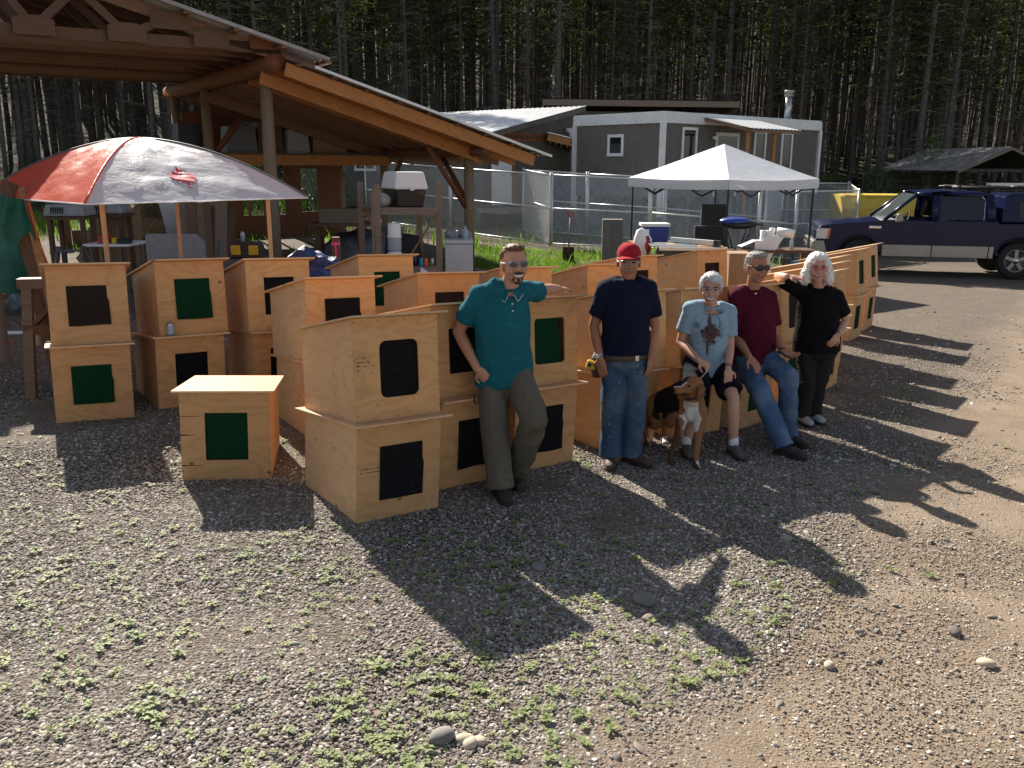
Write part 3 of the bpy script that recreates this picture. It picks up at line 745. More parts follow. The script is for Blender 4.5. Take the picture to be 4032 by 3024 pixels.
struct('forest_trunks', mb, 'bark', True, 'stuff'); struct('forest_needles', cb, 'needles', False, 'stuff')
# undergrowth along the forest edge
def bush(x, y, h, r, n, label, rg, leafs=.07):
    t = thing('bush', label, 'bush', gp(x, y), group='bushes along the forest edge'); lm = MB(); st = MB()
    for k in range(7):
        a = rg.random()*6.28; e = Vector((math.cos(a)*r*.6, math.sin(a)*r*.6, h*rg.uniform(.6, .95))); st.tube([(0, 0, -.05), e*.5+Vector((0, 0, h*.1)), e], [.014, .01, .004], 4)
    for k in range(n):
        u = rg.random(); a = rg.random()*6.28; d = r*(1-abs(2*u-.8)**2*.5)*rg.random()**.45
        c = Vector((math.cos(a)*d, math.sin(a)*d, h*u)); s1 = Vector((rg.uniform(-1, 1), rg.uniform(-1, 1), rg.uniform(-.5, 1))).normalized()*leafs*rg.uniform(.7, 1.5); s2 = s1.cross(Vector((rg.uniform(-1, 1), rg.uniform(-1, 1), rg.uniform(-1, 1)))).normalized()*leafs*.45
        lm.add([c, c+s1*.5+s2, c+s1, c+s1*.5-s2], [(0, 1, 2, 3)])
    part(t, 'stems', st, 'dead_twig'); part(t, 'leaves', lm, 'bush_leaf')
rg = random.Random(31)
for (x, y, h, r, lb) in [(16.6, 41, 1.5, 1.0, 'low leafy bush at the forest edge behind the yellow bin'), (18.6, 40.5, 2.9, .8, 'tall thin leafy sapling beside the open shelter with the grey roof'), (15.2, 43, 1.2, .9, 'low leafy bush in tall grass between chain-link kennel and forest'),
                         (-11.5, 30, 1.5, 1.2, 'sunlit leafy bush between trunks beyond the red and white canopy'), (-9.2, 31.5, 1.7, 1.1, 'leafy bush behind the pole barn, seen above the canopy'), (-6.4, 29.2, 1.7, 1.3, 'dark green bush behind the straw under the pole barn roof'), (20.6, 42, 1.3, 1.0, 'leafy bush in front of the open shelter'), (13.6, 40.5, 1.1, .8, 'small leafy bush beyond the end kennel panel')]:
    bush(x, y, h, r, 900, lb, rg)

# ------------------------------------------------------------------ buildings behind the yard
def frame3(o, ang):
    o = Vector(o); e1 = Vector((math.cos(ang), math.sin(ang), 0)); e2 = Vector((-math.sin(ang), math.cos(ang), 0))
    return lambda a, b, z: o+e1*a+e2*b+Vector((0, 0, z)), e1, e2
def slab(P, a0, a1, b0, b1, z0, z1):
    m = MB(); vs = [P(a, b, z) for z in (z0, z1) for b in (b0, b1) for a in (a0, a1)]
    return m.add(vs, [(0, 2, 3, 1), (4, 5, 7, 6), (0, 1, 5, 4), (2, 6, 7, 3), (0, 4, 6, 2), (1, 3, 7, 5)])
def addslab(m, P, *r): s = slab(P, *r); m.add(s.v, s.f); return m
def window(root, P, face, a0, a1, z0, z1, off, tr=.07, proud=.04, mull=False, nm='window'):
    """face 'a': wall along first axis at b=off (outside is -b); face 'b': wall along second axis at a=off (outside is -a)"""
    def Q(a, o, z): return P(a, off-o, z) if face == 'a' else P(off-o, a, z)
    def bxm(m, x0, x1, o0, o1, y0, y1):
        vs = [Q(x, o, y) for y in (y0, y1) for o in (o1, o0) for x in (x0, x1)]
        m.add(vs, [(0, 2, 3, 1), (4, 5, 7, 6), (0, 1, 5, 4), (2, 6, 7, 3), (0, 4, 6, 2), (1, 3, 7, 5)])
    m = MB(); bxm(m, a0, a1, .003, .012, z0, z1); w_ = part(root, nm, m, 'window_glass', True)
    f = MB()
    bxm(f, a0-tr, a1+tr, .002, proud, z1, z1+tr); bxm(f, a0-tr, a1+tr, .002, proud+.01, z0-tr, z0)
    bxm(f, a0-tr, a0, .002, proud-.003, z0, z1); bxm(f, a1, a1+tr, .002, proud-.003, z0, z1)
    if mull: bxm(f, (a0+a1)/2-.02, (a0+a1)/2+.02, .012, proud-.006, z0, z1)
    fr = part(w_, 'window_frame', f, 'white_paint', True)
    return w_
def corrugated(name, root, P0, ex, ey, L, Wd, mt, pitch=.15, amp=.012, th=.004):
    """sheet of length L along ex (the fall) and width Wd along ey, ribs run along ex"""
    ex = Vector(ex).normalized(); ey = Vector(ey).normalized(); n = ex.cross(ey).normalized()
    if n.z < 0: n = -n
    k = max(4, int(Wd/pitch*4)); vs = []
    for t in (0, 1):
        for i in range(k+1):
            y = Wd*i/k; vs.append(Vector(P0)+ex*L*t+ey*y+n*amp*math.sin(2*PI*y/pitch))
    fs = [(i, i+1, k+2+i, k+1+i) for i in range(k)]
    m = MB(); m.add(vs, fs); m.add([v-n*th for v in vs], [f[::-1] for f in fs])
    return part(root, name, m, mt, True, True)

# grey trailer office: long side to the right, short side to the left
P, e1, e2 = frame3((4.42, 27, 0), R(40)); TL, TW, ZB, ZT = 8.39, 3.73, 1.30, 3.72
t = thing('trailer_office', 'grey-brown portable office with white trim, flat roof, awning and stove pipe', 'building', (4.62, 27, gz(4.62, 27)))
part(t, 'wall', slab(P, .02, TL-.02, .02, TW-.02, ZB, ZT), 'siding', True)
m = MB()
for i in range(35): addslab(m, P, -.002+.012, .019, .10+i*.1013, .125+i*.1013, ZB+.02, ZT-.02)
b = part(t, 'siding_batten', m, 'siding', True); b['kind'] = 'stuff'
m = MB()
for i in range(81): addslab(m, P, .10+i*.1013, .125+i*.1013, .008, .019, ZB+.02, ZT-.02)
b = part(t, 'siding_batten', m, 'siding', True); b['kind'] = 'stuff'
m = MB(); addslab(m, P, -.05, TL+.05, -.05, 0, ZT-.24, ZT+.05); addslab(m, P, -.05, 0, 0, TW+.05, ZT-.24, ZT+.05); part(t, 'fascia', m, 'white_paint', True)
part(t, 'roof', slab(P, -.03, TL+.03, -.02, TW+.03, ZT+.052, ZT+.09), 'tin', True)
for (a, b_) in ((0, 0), (TL, 0), (0, TW)):
    m = slab(P, a-.06, a+.08, b_-.06, b_+.08, ZB-.55 if a == 0 else ZB, ZT-.24); part(t, 'corner_trim', m, 'white_paint', True)
window(t, P, 'b', 1.65, 2.15, ZT-1.1, ZT-.62, .008, .09)
for (a0, a1, z0) in ((.95, 1.5, .35), (4.6, 5.1, .45), (6.15, 6.65, .2)): window(t, P, 'a', a0, a1, ZB+z0, ZT-.42, .006, .085)
m = slab(P, 2.6, 3.6, -.02, .005, ZB+.02, ZT-.55); dd = part(t, 'door', m, 'window_glass', True)
m = MB(); addslab(m, P, 2.5, 2.6, -.03, .0, ZB, ZT-.45); addslab(m, P, 3.6, 3.7, -.03, .0, ZB, ZT-.45); addslab(m, P, 2.6, 3.6, -.03, .0, ZT-.55, ZT-.45); part(dd, 'door_frame', m, 'white_paint', True)
m = MB()
for i in range(8): addslab(m, P, .5+i*1.1, .7+i*1.1, .3, .6, gz(6, 29)-.3, ZB); addslab(m, P, .5+i*1.1, .7+i*1.1, 3.2, 3.5, gz(6, 29)-.3, ZB)
part(t, 'foundation_pier', m, 'concrete', True)
corrugated('awning_roof', t, P(1.85, -.06, ZT-.02), e1*0-e2*1.7+Vector((0, 0, -.36)), e1, 1.75, 2.6, 'tin', .2)
m = MB(); m.beam(P(1.85, -.06, ZT-.08), P(1.85, -1.72, ZT-.45), .05, .08); m.beam(P(1.85, -1.74, ZT-.46), P(4.45, -1.74, ZT-.46), .05, .08); part(t, 'awning_fascia', m, 'rough_lumber', True)
for a in (1.95, 3.3): part(t, 'awning_post', MB().beam(P(a, -1.6, gz(6, 28)), P(a, -1.6, ZT-.50), .1, .1), 'lumber', True)
fl = MB().lathe([(.115, 0), (.115, .85)], P(7.55, .8, ZT+.08), 16); s = part(t, 'stove_pipe', fl, 'steel', True, True)
m = MB().lathe([(.15, 0), (.16, .02), (.16, .07), (.12, .09), (.12, .12), (.17, .14), (.17, .20), (.15, .22)], P(7.55, .8, ZT+.90), 16); part(s, 'pipe_cap', m, 'tin_rust', True)
m = MB().box(P(2.35, -.08, ZT-.62), (.12, .1, .1)); m.ell(P(2.32, -.16, ZT-.63), .07); part(t, 'floodlight', m, 'white_plastic', True, True)

# shelter building with the low tin roof, sign and white door
P, e1, e2 = frame3((-1.0, 28, 0), R(50)); LW, FW, Z0, ZE, ZH = 4.7, 10.0, .35, 3.20, 4.16
t = thing('shelter_building', 'brown shelter building with low-pitched ribbed tin roof, wooden name sign and white door', 'building', (-1, 28, gz(-1, 28)))
m = MB(); vs = [P(a, b, z) for b in (0, FW) for a, z in ((0, Z0), (LW, Z0), (LW, ZH-.06), (0, ZE-.06))]
m.add(vs, [(0, 1, 2, 3), (5, 4, 7, 6), (4, 0, 3, 7), (1, 5, 6, 2), (3, 2, 6, 7), (4, 5, 1, 0)]); part(t, 'wall', m, 'wall_dark', True)
sl = Vector((0, 0, ZH-ZE))+e1*LW; sl.normalize()
o = P(LW, -.35, ZH)+sl*.35
corrugated('roof', t, o, -sl, e2, LW*1.02+.85, FW+.6, 'tin', .23, .016)
part(t, 'barge_board', MB().beam(P(-.45, -.33, ZE-.19), P(LW+.3, -.33, ZH-.04), .04, .16), 'wall_dark', True)
part(t, 'fascia', MB().beam(P(-.42, -.3, ZE-.20), P(-.42, FW+.2, ZE-.20), .04, .15), 'wall_dark', True)
d = part(t, 'door', slab(P, .45, 1.45, -.035, -.004, 1.0, 2.98), 'white_paint', True)
part(d, 'door_handle', MB().ell(P(1.36, -.07, 1.95), .035), 'steel', True, True)
m = MB(); addslab(m, P, .37, .45, -.05, -.002, .95, 3.04); addslab(m, P, 1.45, 1.62, -.05, -.002, .95, 3.04); part(d, 'door_frame', m, 'rough_lumber', True)
part(t, 'porch_deck', slab(P, -.2, 3.2, -1.3, -.01, .80, .93), 'grey_lumber', True)
for b in (4.9, 6.6): window(t, P, 'b', b, b+.95, 2.1, 2.95, -.004, .08, mull=True)
m = MB(); m.box(P(4.35, -.08, 3.42), (.12, .12, .12)); m.ell(P(4.3, -.2, 3.40), .085); m.ell(P(4.42, -.2, 3.28), .085); part(t, 'floodlight', m, 'white_plastic', True, True)
def text_mesh(s, size, depth=.004):
    cu = bpy.data.curves.new('t', 'FONT'); cu.body = s; cu.size = size; cu.extrude = depth; cu.align_x = 'CENTER'; cu.align_y = 'CENTER'
    ob = bpy.data.objects.new('t', cu); C.objects.link(ob); dg = bpy.context.evaluated_depsgraph_get()
    me = bpy.data.meshes.new_from_object(ob.evaluated_get(dg)); bpy.data.objects.remove(ob); return me
def text_on(root, name, s, size, P0, ex, ey, mt, depth=.004):
    me = text_mesh(s, size, depth); ex = Vector(ex).normalized(); ey = Vector(ey).normalized(); ez = ex.cross(ey)
    M = Matrix.Identity(4)
    for i in range(3): M[i][0] = ex[i]; M[i][1] = ey[i]; M[i][2] = ez[i]; M[i][3] = P0[i]
    me.transform(wm(root).inverted()@M); me.materials.clear(); me.materials.append(MT[mt]); return link(name, me, root)
sg = thing('name_sign', 'long rounded brown wooden sign with carved lettering on the shelter building', 'sign', P(2.3, -.06, 3.12))
m = MB(); pts = []
for i in range(9): a = R(-90+180*i/8); pts.append((1.75+.13*math.cos(a), .13*math.sin(a)))
for i in range(9): a = R(90+180*i/8); pts.append((-1.75+.13*math.cos(a), .13*math.sin(a)))
m.prism(pts, P(2.3, -.03, 3.12), e1, (0, 0, 1), -e2*.04); part(sg, 'board', m, 'sign_brown', True)
text_on(sg, 'lettering', 'ERS ANIMAL SHELTER SOCIETY', .19, P(2.3, -.073, 3.12), e1, (0, 0, 1), 'rust_steel')

# long building with the high front roof edge behind the trailer
P, e1, e2 = frame3((1.5, 38.5, 0), R(6)); t = thing('kennel_building', 'grey building behind the trailer with weathered high roof edge and exposed rafters', 'building', (1.5, 38.5, gz(1.5, 38.5)))
m = MB(); vs = [P(a, b, z) for b, zt in ((0, 4.45), (6, 3.5)) for a, z in ((0, .4), (7.3, .4), (7.3, zt), (0, zt))]
m.add(vs, [(0, 1, 2, 3), (5, 4, 7, 6), (4, 0, 3, 7), (1, 5, 6, 2), (3, 2, 6, 7)]); part(t, 'wall', m, 'siding', True)
f = Vector((0, 0, -.95))+e2*6; f.normalize()
corrugated('roof', t, P(-.4, -.8, 4.90), f, e1, 7.6, 8.3, 'tin_rust', .25)
part(t, 'fascia', slab(P, -.4, 7.9, -.86, -.80, 4.62, 4.86), 'grey_lumber', True)
for i in range(14): part(t, 'rafter', MB().beam(P(-.3+i*.61, -.78, 4.72), P(-.3+i*.61, .1, 4.58), .05, .16), 'deck_board', True)
part(t, 'barge_board', MB().beam(P(7.88, -.78, 4.78), P(7.88, 6.6, 3.60), .06, .26), 'lumber', True)
# porch between the two buildings
t = thing('porch_roof', 'small lean-to porch roof with orange rafters between shelter building and trailer', 'porch', gp(2.6, 30.2))
a, b = at(1183, 296, 30), at(1243, 310, 30)
part(t, 'fascia', MB().beam(a, b, .05, .22), 'lumber', True)
for i in range(5):
    p = a.lerp(b, .1+i*.2)-Vector((0, 0, .12)); part(t, 'rafter', MB().beam(p, p+Vector((.3, 2.2, -.1)), .05, .14), 'deck_board', True)
part(t, 'roof', MB().prism([(0, 0), (1, 0), (1, 1), (0, 1)], a+Vector((0, -.1, .13)), b-a, Vector((.3, 2.4, -.05)), (0, 0, .03)), 'tin', True)
q = at(1236, 330, 30); part(t, 'post', MB().beam((q.x, q.y+.1, gz(q.x, q.y)), (q.x, q.y+.1, b.z-.2), .12, .12), 'rough_lumber', True)
# open shelter on the far right
xl, xr_ = at(2086, 366, 38).x, at(2176, 317, 37.5).x
P, e1, e2 = frame3((xr_-2.1, 37.5, 0), R(8)); t = thing('open_shelter', 'dark open-sided shelter with grey-blue ribbed gable roof at the forest edge', 'shelter', (xr_-2.1, 37.5, gz(20.6, 37.5)))
zr, ze = at(2176, 317, 37.5).z, at(2086, 366, 38).z; g0 = gz(20, 38)
for s in (-1, 1):
    ex = (e1*2.2*s+Vector((0, 0, ze-zr))).normalized()
    corrugated('roof', t, P(2.1, -.6, zr), ex, e2, 2.5, 6, 'tin_rust', .2)
    part(t, 'barge_board', MB().beam(P(2.1, -.6, zr-.07), P(2.1+2.3*s, -.6, ze-.10), .04, .1), 'grey_lumber', True)
for (a, b) in ((.2, 0), (4, 0), (.2, 5), (4, 5)): part(t, 'post', MB().tube([P(a, b, g0-.2), P(a, b, ze+.05)], .08, 8), 'bark', True)
for i in range(5): part(t, 'wall_log', MB().tube([P(.1, 5, g0+.15+i*.3), P(4.2, 5, g0+.15+i*.3)], .14, 8), 'bark', True)
part(t, 'tie_beam', MB().tube([P(0, 0, ze-.05), P(4.2, 0, ze-.05)], .09, 8), 'bark', True)

# ------------------------------------------------------------------ chain-link kennel panels
def chain_panel(p, q, h, label, group='chain-link kennel panels', mid=.5, gate=False):
    p = Vector(p); q = Vector(q); t = thing('chain_link_panel', label, 'fence', p, group=group); z = Vector((0, 0, 1)); L = (q-p).length; d = (q-p)/L
    f = MB(); a, b = p+z*.06+d*.03, q+z*.06-d*.03
    for s, e in ((a, b), (a+z*(h-.06), b+z*(h-.06)), (a+z*h*mid, b+z*h*mid)): part(t, 'rail', MB().tube([s, e], .021, 8), 'galvanised', True, True)
    for s in (a, b): part(t, 'upright', MB().tube([s-z*.06, s+z*h], .024, 8), 'galvanised', True, True)
    m = MB(); pit = .062; k = int(L/pit)+1; r = .0026; off = d.cross(z)*.004; hh = h-.08
    for sgn in (1, -1):
        n = int((L+hh)/pit)
        for i in range(n):
            x0 = i*pit-(hh if sgn > 0 else 0); z0 = 0; x1 = x0+sgn*hh; zz0, zz1 = 0, hh
            if sgn < 0: x0, x1 = i*pit, i*pit-hh
            xa, za, xb, zb = x0, 0., x1, hh
            def clip(xa, za, xb, zb, lim, lo):
                if lo and xa < lim: za += (lim-xa)*(zb-za)/(xb-xa); xa = lim
                if not lo and xa > lim: za += (lim-xa)*(zb-za)/(xb-xa); xa = lim
                return xa, za
            if xa < 0: xa, za = clip(xa, za, xb, zb, 0, True)
            if xb < 0: xb, zb = clip(xb, zb, xa, za, 0, True)
            if xa > L: xa, za = clip(xa, za, xb, zb, L, False)
            if xb > L: xb, zb = clip(xb, zb, xa, za, L, False)
            if abs(xb-xa) < .03: continue
            m.tube([a+d*(xa-.03)+z*za+off*sgn, a+d*(xb-.03)+z*zb+off*sgn], r, 3, cap=False)
    part(t, 'wire_mesh', m, 'galvanised', True)
ORD = ['first', 'second', 'third', 'fourth']
def run(pts, h, lab, step=2.9):
    n = 0; tot = sum(max(1, round((Vector(b)-Vector(a)).length/step)) for a, b in zip(pts, pts[1:]))
    for a, b in zip(pts, pts[1:]):
        a = Vector((*a, 0)); b = Vector((*b, 0)); k = max(1, round((b-a).length/step))
        for i in range(k):
            p = a.lerp(b, i/k); q = a.lerp(b, (i+1)/k); n += 1
            chain_panel(gp(p.x, p.y), gp(q.x, q.y), h, lab if tot == 1 else ORD[n-1]+' '+lab)
run([(-4.6, 28), (-1.8, 25.9), (1.0, 23.5)], 1.83, 'chain-link panel of the kennel run behind the pole barn, counted from the barn')
run([(1.0, 23.5), (3.6, 23.5), (6.5, 23.6), (7.6, 24)], 1.83, 'chain-link panel behind shovel and pale canopy, counted from the corner post')
run([(.3, 27.2), (2.2, 26.6), (4.4, 26.0), (7.4, 26.2)], 1.83, 'chain-link panel of the inner kennel row, counted from the shelter building')
run([(1.0, 23.5), (.3, 27.2)], 1.83, 'galvanised chain-link cross panel between outer and inner kennel rows')
run([(7.6, 24), (10.2, 26.5)], 1.83, 'galvanised chain-link panel behind the lawn chair, near the yellow bin')
run([(10.2, 26.5), (11.0, 29.5)], 1.83, 'galvanised chain-link end panel of the kennel beside the yellow bin')
run([(7.4, 26.2), (8.8, 29.4), (11.0, 29.5)], 1.83, 'chain-link panel at the far kennel corner, counted from the trailer')
# ------------------------------------------------------------------ pole barn
SP = Vector((-3.75, 14, 0)); SA = R(33); EC = Vector((math.cos(SA), math.sin(SA), 0)); ED = Vector((-math.sin(SA), math.cos(SA), 0))
def SH(c, d, z): return SP+EC*c+ED*d+Vector((0, 0, z))
g0 = gz(-3.75, 14)
barn = thing('pole_barn', 'open pole barn with log posts, timber trusses and tin-roofed lean-to', 'barn', (-3.75, 14, g0))
def zmain(c): return 3.95-.262*c            # top of main roof, falls to the right
def zlean(c): return 3.78-.287*c
RIDGE = -4.6
def bp(name, m, mt, smooth=False): return part(barn, name, m, mt, True, smooth)
DEEP = 5.9
# posts and logs
for (c, d, zt) in ((0, 0, 3.55), (0, DEEP, 3.55), (-9.2, 0, 3.6), (-9.2, DEEP, 3.6), (-4.6, DEEP, 3.6), (0, 3.5, 3.55)):
    p = SH(c, d, 0); bp('post', MB().tube([SH(c, d, gz(p.x, p.y)-.3), SH(c, d, 1.8), SH(c, d, zt)], [.105, .10, .092], 12), 'post_wood', True)
for (c, d) in ((3.54, 0), (3.54, 3.5), (3.54, DEEP)):
    p = SH(c, d, 0); bp('post', MB().tube([SH(c, d, gz(p.x, p.y)-.3), SH(c+.01, d, 1.4), SH(c, d, 2.42)], [.092, .09, .082], 12), 'post_wood', True)
bp('plate_log', MB().tube([SH(0, -.55, 3.68), SH(.02, 3, 3.68), SH(0, DEEP+.5, 3.68)], [.135, .13, .12], 14), 'brown_stain', True)
bp('plate_log', MB().tube([SH(-9.2, -.55, 3.68), SH(-9.2, DEEP+.5, 3.68)], [.135, .12], 14), 'brown_stain', True)
bp('eave_log', MB().tube([SH(3.54, -.62, 2.47), SH(3.54, 3.5, 2.47), SH(3.54, DEEP+.5, 2.47)], [.085, .095, .09], 12), 'brown_stain', True)
# trusses
for i in range(10):
    d = -.42+i*.66; mt = 'deck_board' if i else 'rough_lumber'
    bp('truss_chord', MB().beam(SH(-9.4, d, 3.88), SH(.12, d, 3.88), .05, .15), 'rough_lumber' if i % 3 else 'deck_board')
    if i > 6: continue
    bp('truss_chord', MB().beam(SH(RIDGE, d, zmain(RIDGE)-.14), SH(.62, d, zmain(.62)-.14), .05, .15), mt)
    bp('truss_chord', MB().beam(SH(RIDGE, d, zmain(RIDGE)-.14), SH(-9.9, d, zmain(.7)-.14), .05, .15), mt)
    if i in (0, 1, 2, 4):
        pts = [(-.9, 0), (-1.45, 1), (-2.0, 0), (-2.55, 1), (-3.1, 0), (-3.7, 1), (-4.1, 0), (-4.6, 1), (-5.2, 0), (-5.9, 1), (-6.6, 0), (-7.4, 1), (-8.0, 0)]
        off = .06 if i == 0 else 0
        for (c0, k0), (c1, k1) in zip(pts, pts[1:]):
            za = 3.92 if not k0 else (zmain(c0) if c0 > RIDGE else zmain(-9.2-c0))-.18; zb = 3.92 if not k1 else (zmain(c1) if c1 > RIDGE else zmain(-9.2-c1))-.18
            bp('truss_web', MB().beam(SH(c0, d-off, za), SH(c1, d-off, zb), .05, .10), 'deck_board')
        if i == 0:
            for c0, k0 in pts:
                z = 3.93 if not k0 else (zmain(c0) if c0 > RIDGE else zmain(-9.2-c0))-.2
                bp('gusset_plate', MB().prism([(-.24, -.11), (.24, -.11), (.24, .08), (.12, .13), (-.12, .13), (-.24, .08)], SH(c0, d-.104, z), EC, (0, 0, 1), -ED*.012), 'deck_board')
            bp('gusset_plate', MB().prism([(-.3, -.12), (.20, -.12), (.20, -.06), (-.3, .07)], SH(-.05, d-.045, 3.98), EC, (0, 0, 1), -ED*.014), 'brown_stain')
# main roof: purlins and tin
for k in range(9):
    c = RIDGE+.05+k*.66
    bp('purlin', MB().beam(SH(c, -.75, zmain(c)-.045), SH(c, DEEP+.5, zmain(c)-.045), .09, .04), 'rough_lumber')
    cl = RIDGE-.05-k*.66; bp('purlin', MB().beam(SH(cl, -.75, zmain(-9.2-cl)-.045), SH(cl, DEEP+.5, zmain(-9.2-cl)-.045), .09, .04), 'rough_lumber')
ex = (EC*1+Vector((0, 0, -.262))).normalized(); exl = (EC*-1+Vector((0, 0, -.262))).normalized()
corrugated('roof', barn, SH(RIDGE, -.78, zmain(RIDGE)), ex, ED, (.72-RIDGE)*1.034, DEEP+1.4, 'tin', .23, .014)
corrugated('roof', barn, SH(RIDGE, -.78, zmain(RIDGE)), exl, ED, 5.5, DEEP+1.4, 'tin', .23, .014)
bp('roof_edge', MB().beam(SH(RIDGE, -.80, zmain(RIDGE)-.012), SH(.72, -.80, zmain(.72)-.012), .02, .05), 'tin_rust')
# lean-to rafters, strapping and tin
for i in range(12):
    d = -.62+i*.58
    bp('rafter', MB().beam(SH(.10, d, zlean(.10)-.16), SH(4.50, d, zlean(4.50)-.16), .042, .19), 'lumber' if i in (0, 1, 3) else 'rough_lumber')
bp('tie_rafter', MB().beam(SH(-.12, -.13, 3.50), SH(3.66, -.13, 2.39), .045, .19), 'lumber')
bp('tie_rafter', MB().beam(SH(-.12, 3.38, 3.46), SH(3.66, 3.38, 2.36), .045, .17), 'rough_lumber')
for k in range(9):
    c = .3+k*.53; bp('strapping', MB().beam(SH(c, -.72, zlean(c)-.04), SH(c, DEEP+.45, zlean(c)-.04), .10, .035), 'deck_board')
for k in range(20):                          # roof boards between the straps
    c = .14+k*.228; bp('roof_board', MB().beam(SH(c, -.5, zlean(c)-.012), SH(c, DEEP+.4, zlean(c)-.012), .222, .012), 'rough_lumber')
ex = (EC*1+Vector((0, 0, -.287))).normalized()
corrugated('roof', barn, SH(.12, -.76, zlean(.12)+.012), ex, ED, 4.66*1.04, DEEP+1.3, 'tin', .23, .014)
bp('roof_edge', MB().beam(SH(.5, -.77, zlean(.5)-.002), SH(4.78, -.77, zlean(4.78)-.002), .02, .04), 'tin')
# knee braces
bp('brace', MB().tube([SH(3.54, 0, 1.55), SH(3.54, 1.0, 2.42)], [.05, .045], 8), 'brown_stain', True)
bp('brace', MB().tube([SH(3.54, .02, 1.45), SH(2.75, .02, 2.55)], [.05, .045], 8), 'brown_stain', True)
bp('brace', MB().tube([SH(3.54, 3.5, 1.5), SH(3.54, 2.6, 2.42)], [.05, .045], 8), 'brown_stain', True)
bp('brace', MB().tube([SH(0, 3.5, 2.3), SH(.75, 3.5, 3.25)], [.06, .05], 8), 'brown_stain', True)
# inner wall of the lean-to with openings, storage loft beam and loft floor
bp('loft_beam', MB().beam(SH(.05, 3.2, 2.32), SH(3.5, 3.2, 2.32), .05, .19), 'lumber')
for i in range(8): bp('loft_board', MB().beam(SH(.1, 3.3+i*.3, 2.44), SH(3.45, 3.3+i*.3, 2.44), .28, .025), 'deck_board')
gw = -.2
def wall_board(c, z0, z1): bp('wall_board', slab(lambda a, b, z: SH(a, b, z), c, c+.185, DEEP-.07, DEEP-.045, z0, z1), 'brown_stain')
for i in range(18):
    c = .1+i*.19
    if 1.05 < c < 2.05: wall_board(c, gw, 1.15); wall_board(c, 2.25, 2.7)
    elif 2.45 < c < 2.8: wall_board(c, gw, 1.2); wall_board(c, 2.15, 2.6)
    else: wall_board(c, gw, min(3.3, zlean(c)-.25))
for c in (1.38, 1.72): bp('window_bar', MB().beam(SH(c, DEEP-.06, 1.15), SH(c, DEEP-.06, 2.25), .05, .05), 'rough_lumber')
for i in range(12): bp('wall_board', slab(lambda a, b, z: SH(a, b, z), -2.4+i*.2, -2.4+i*.2+.19, DEEP-.07, DEEP-.045, gw, .95+.3*(i % 3 == 0)), 'deck_board')

# the barn stands further back: enlarge it about the eye of the survey, so that its roof clears the canopy's sunlight
BK = 1.15
def SH2(c, d, z): return Vector((0, 0, CAM_H))+(SH(c, d, z)-Vector((0, 0, CAM_H)))*BK
old = barn.location.copy(); nb_ = SH2(0, 0, 0); new = Vector((nb_.x, nb_.y, gz(nb_.x, nb_.y))); eye = Vector((0, 0, CAM_H)); seen = set()
for ch in barn.children:
    if ch.data.name in seen: continue
    seen.add(ch.data.name); ch.data.transform(Matrix.Translation(eye-new)@Matrix.Scale(BK, 4)@Matrix.Translation(old-eye))
barn.location = new
# ------------------------------------------------------------------ canopies
def fabric(name, col, trans, rough=.42):
    k = NB(name); o = k.obj(); n = k.noise(o, 2.6, 4, .6, .6); f = k.noise(k.vmath('MULTIPLY', o, (1, 1, 3)), 5, 4, .65, 1.2)
    k.set(Base_Color=col, Roughness=rough, Specular_IOR_Level=.9, Coat_Weight=.25, Coat_Roughness=.32); k.bump(k.math('ADD', n, k.math('MULTIPLY', f, .6)), .25, .05)
    tr = k.n('BsdfTranslucent'); tr.inputs[0].default_value = (*col, 1); mx = k.n('MixShader'); mx.inputs[0].default_value = trans
    k.l(k.b.outputs[0], mx.inputs[1]); k.l(tr.outputs[0], mx.inputs[2]); k.l(mx.outputs[0], k.out.inputs[0])
fabric('canopy_white', (.84, .86, .90), .42); fabric('canopy_red', (.78, .10, .04), .45); fabric('canopy_grey', (.70, .73, .78), .22, .6); fabric('leaf_red', (.62, .02, .05), .2)

def prect(u0, u1, v0, v1, Y):
    a = at(u0, v1, Y); b = at(u1, v0, Y); return a.x, b.x, a.z, b.z

UK = .86
c1 = at(183, 441, 9.8*UK); ze = c1.z
cs = [Vector((c1.x, c1.y, 0)), Vector((-2.74*UK, 12.0*UK, 0))]; ed = cs[1]-cs[0]; pr = Vector((-ed.y, ed.x, 0)); cs += [cs[1]+pr*1.1, cs[0]+pr*1.1]
cen = sum(cs, Vector())/4; zt = at(290, 303, cen.y).z+.02
can = thing('beach_canopy', 'red and white domed canopy with a red maple leaf, set up by the barn', 'canopy', gp(cen.x, cen.y))
def cpole(i, v):
    c = cs[i % 4]; f = 1-v; h = 1-f**1.8
    p = cen+(c-cen)*f; return Vector((p.x, p.y, ze+(zt-ze)*h))
def cpanel(i):
    def fn(u, v):
        p = cpole(i, v).lerp(cpole(i+1, v), u); sag = math.sin(PI*u)*math.sin(PI*min(1, v*1.15+.02))
        inw = (Vector((cen.x, cen.y, ze-.3))-p); p = p+inw*(.035*sag)
        wr = .018*noise.noise((u*5+i*7, v*9, 1))+.012*noise.noise((u*16, v*5+i, 4))+.02*noise.noise((u*3, v*26+u*9, i*3))
        p = p+Vector((0, 0, wr*min(1, 6*u*(1-u)+.1)))
        return p
    return fn
for i, mt in enumerate(('canopy_white', 'canopy_red', 'canopy_white', 'canopy_red')):
    part(can, 'canopy_panel', MB().sheet(cpanel(i), 26, 22), mt, True, True, label='red canopy panel' if mt == 'canopy_red' else 'white canopy panel')
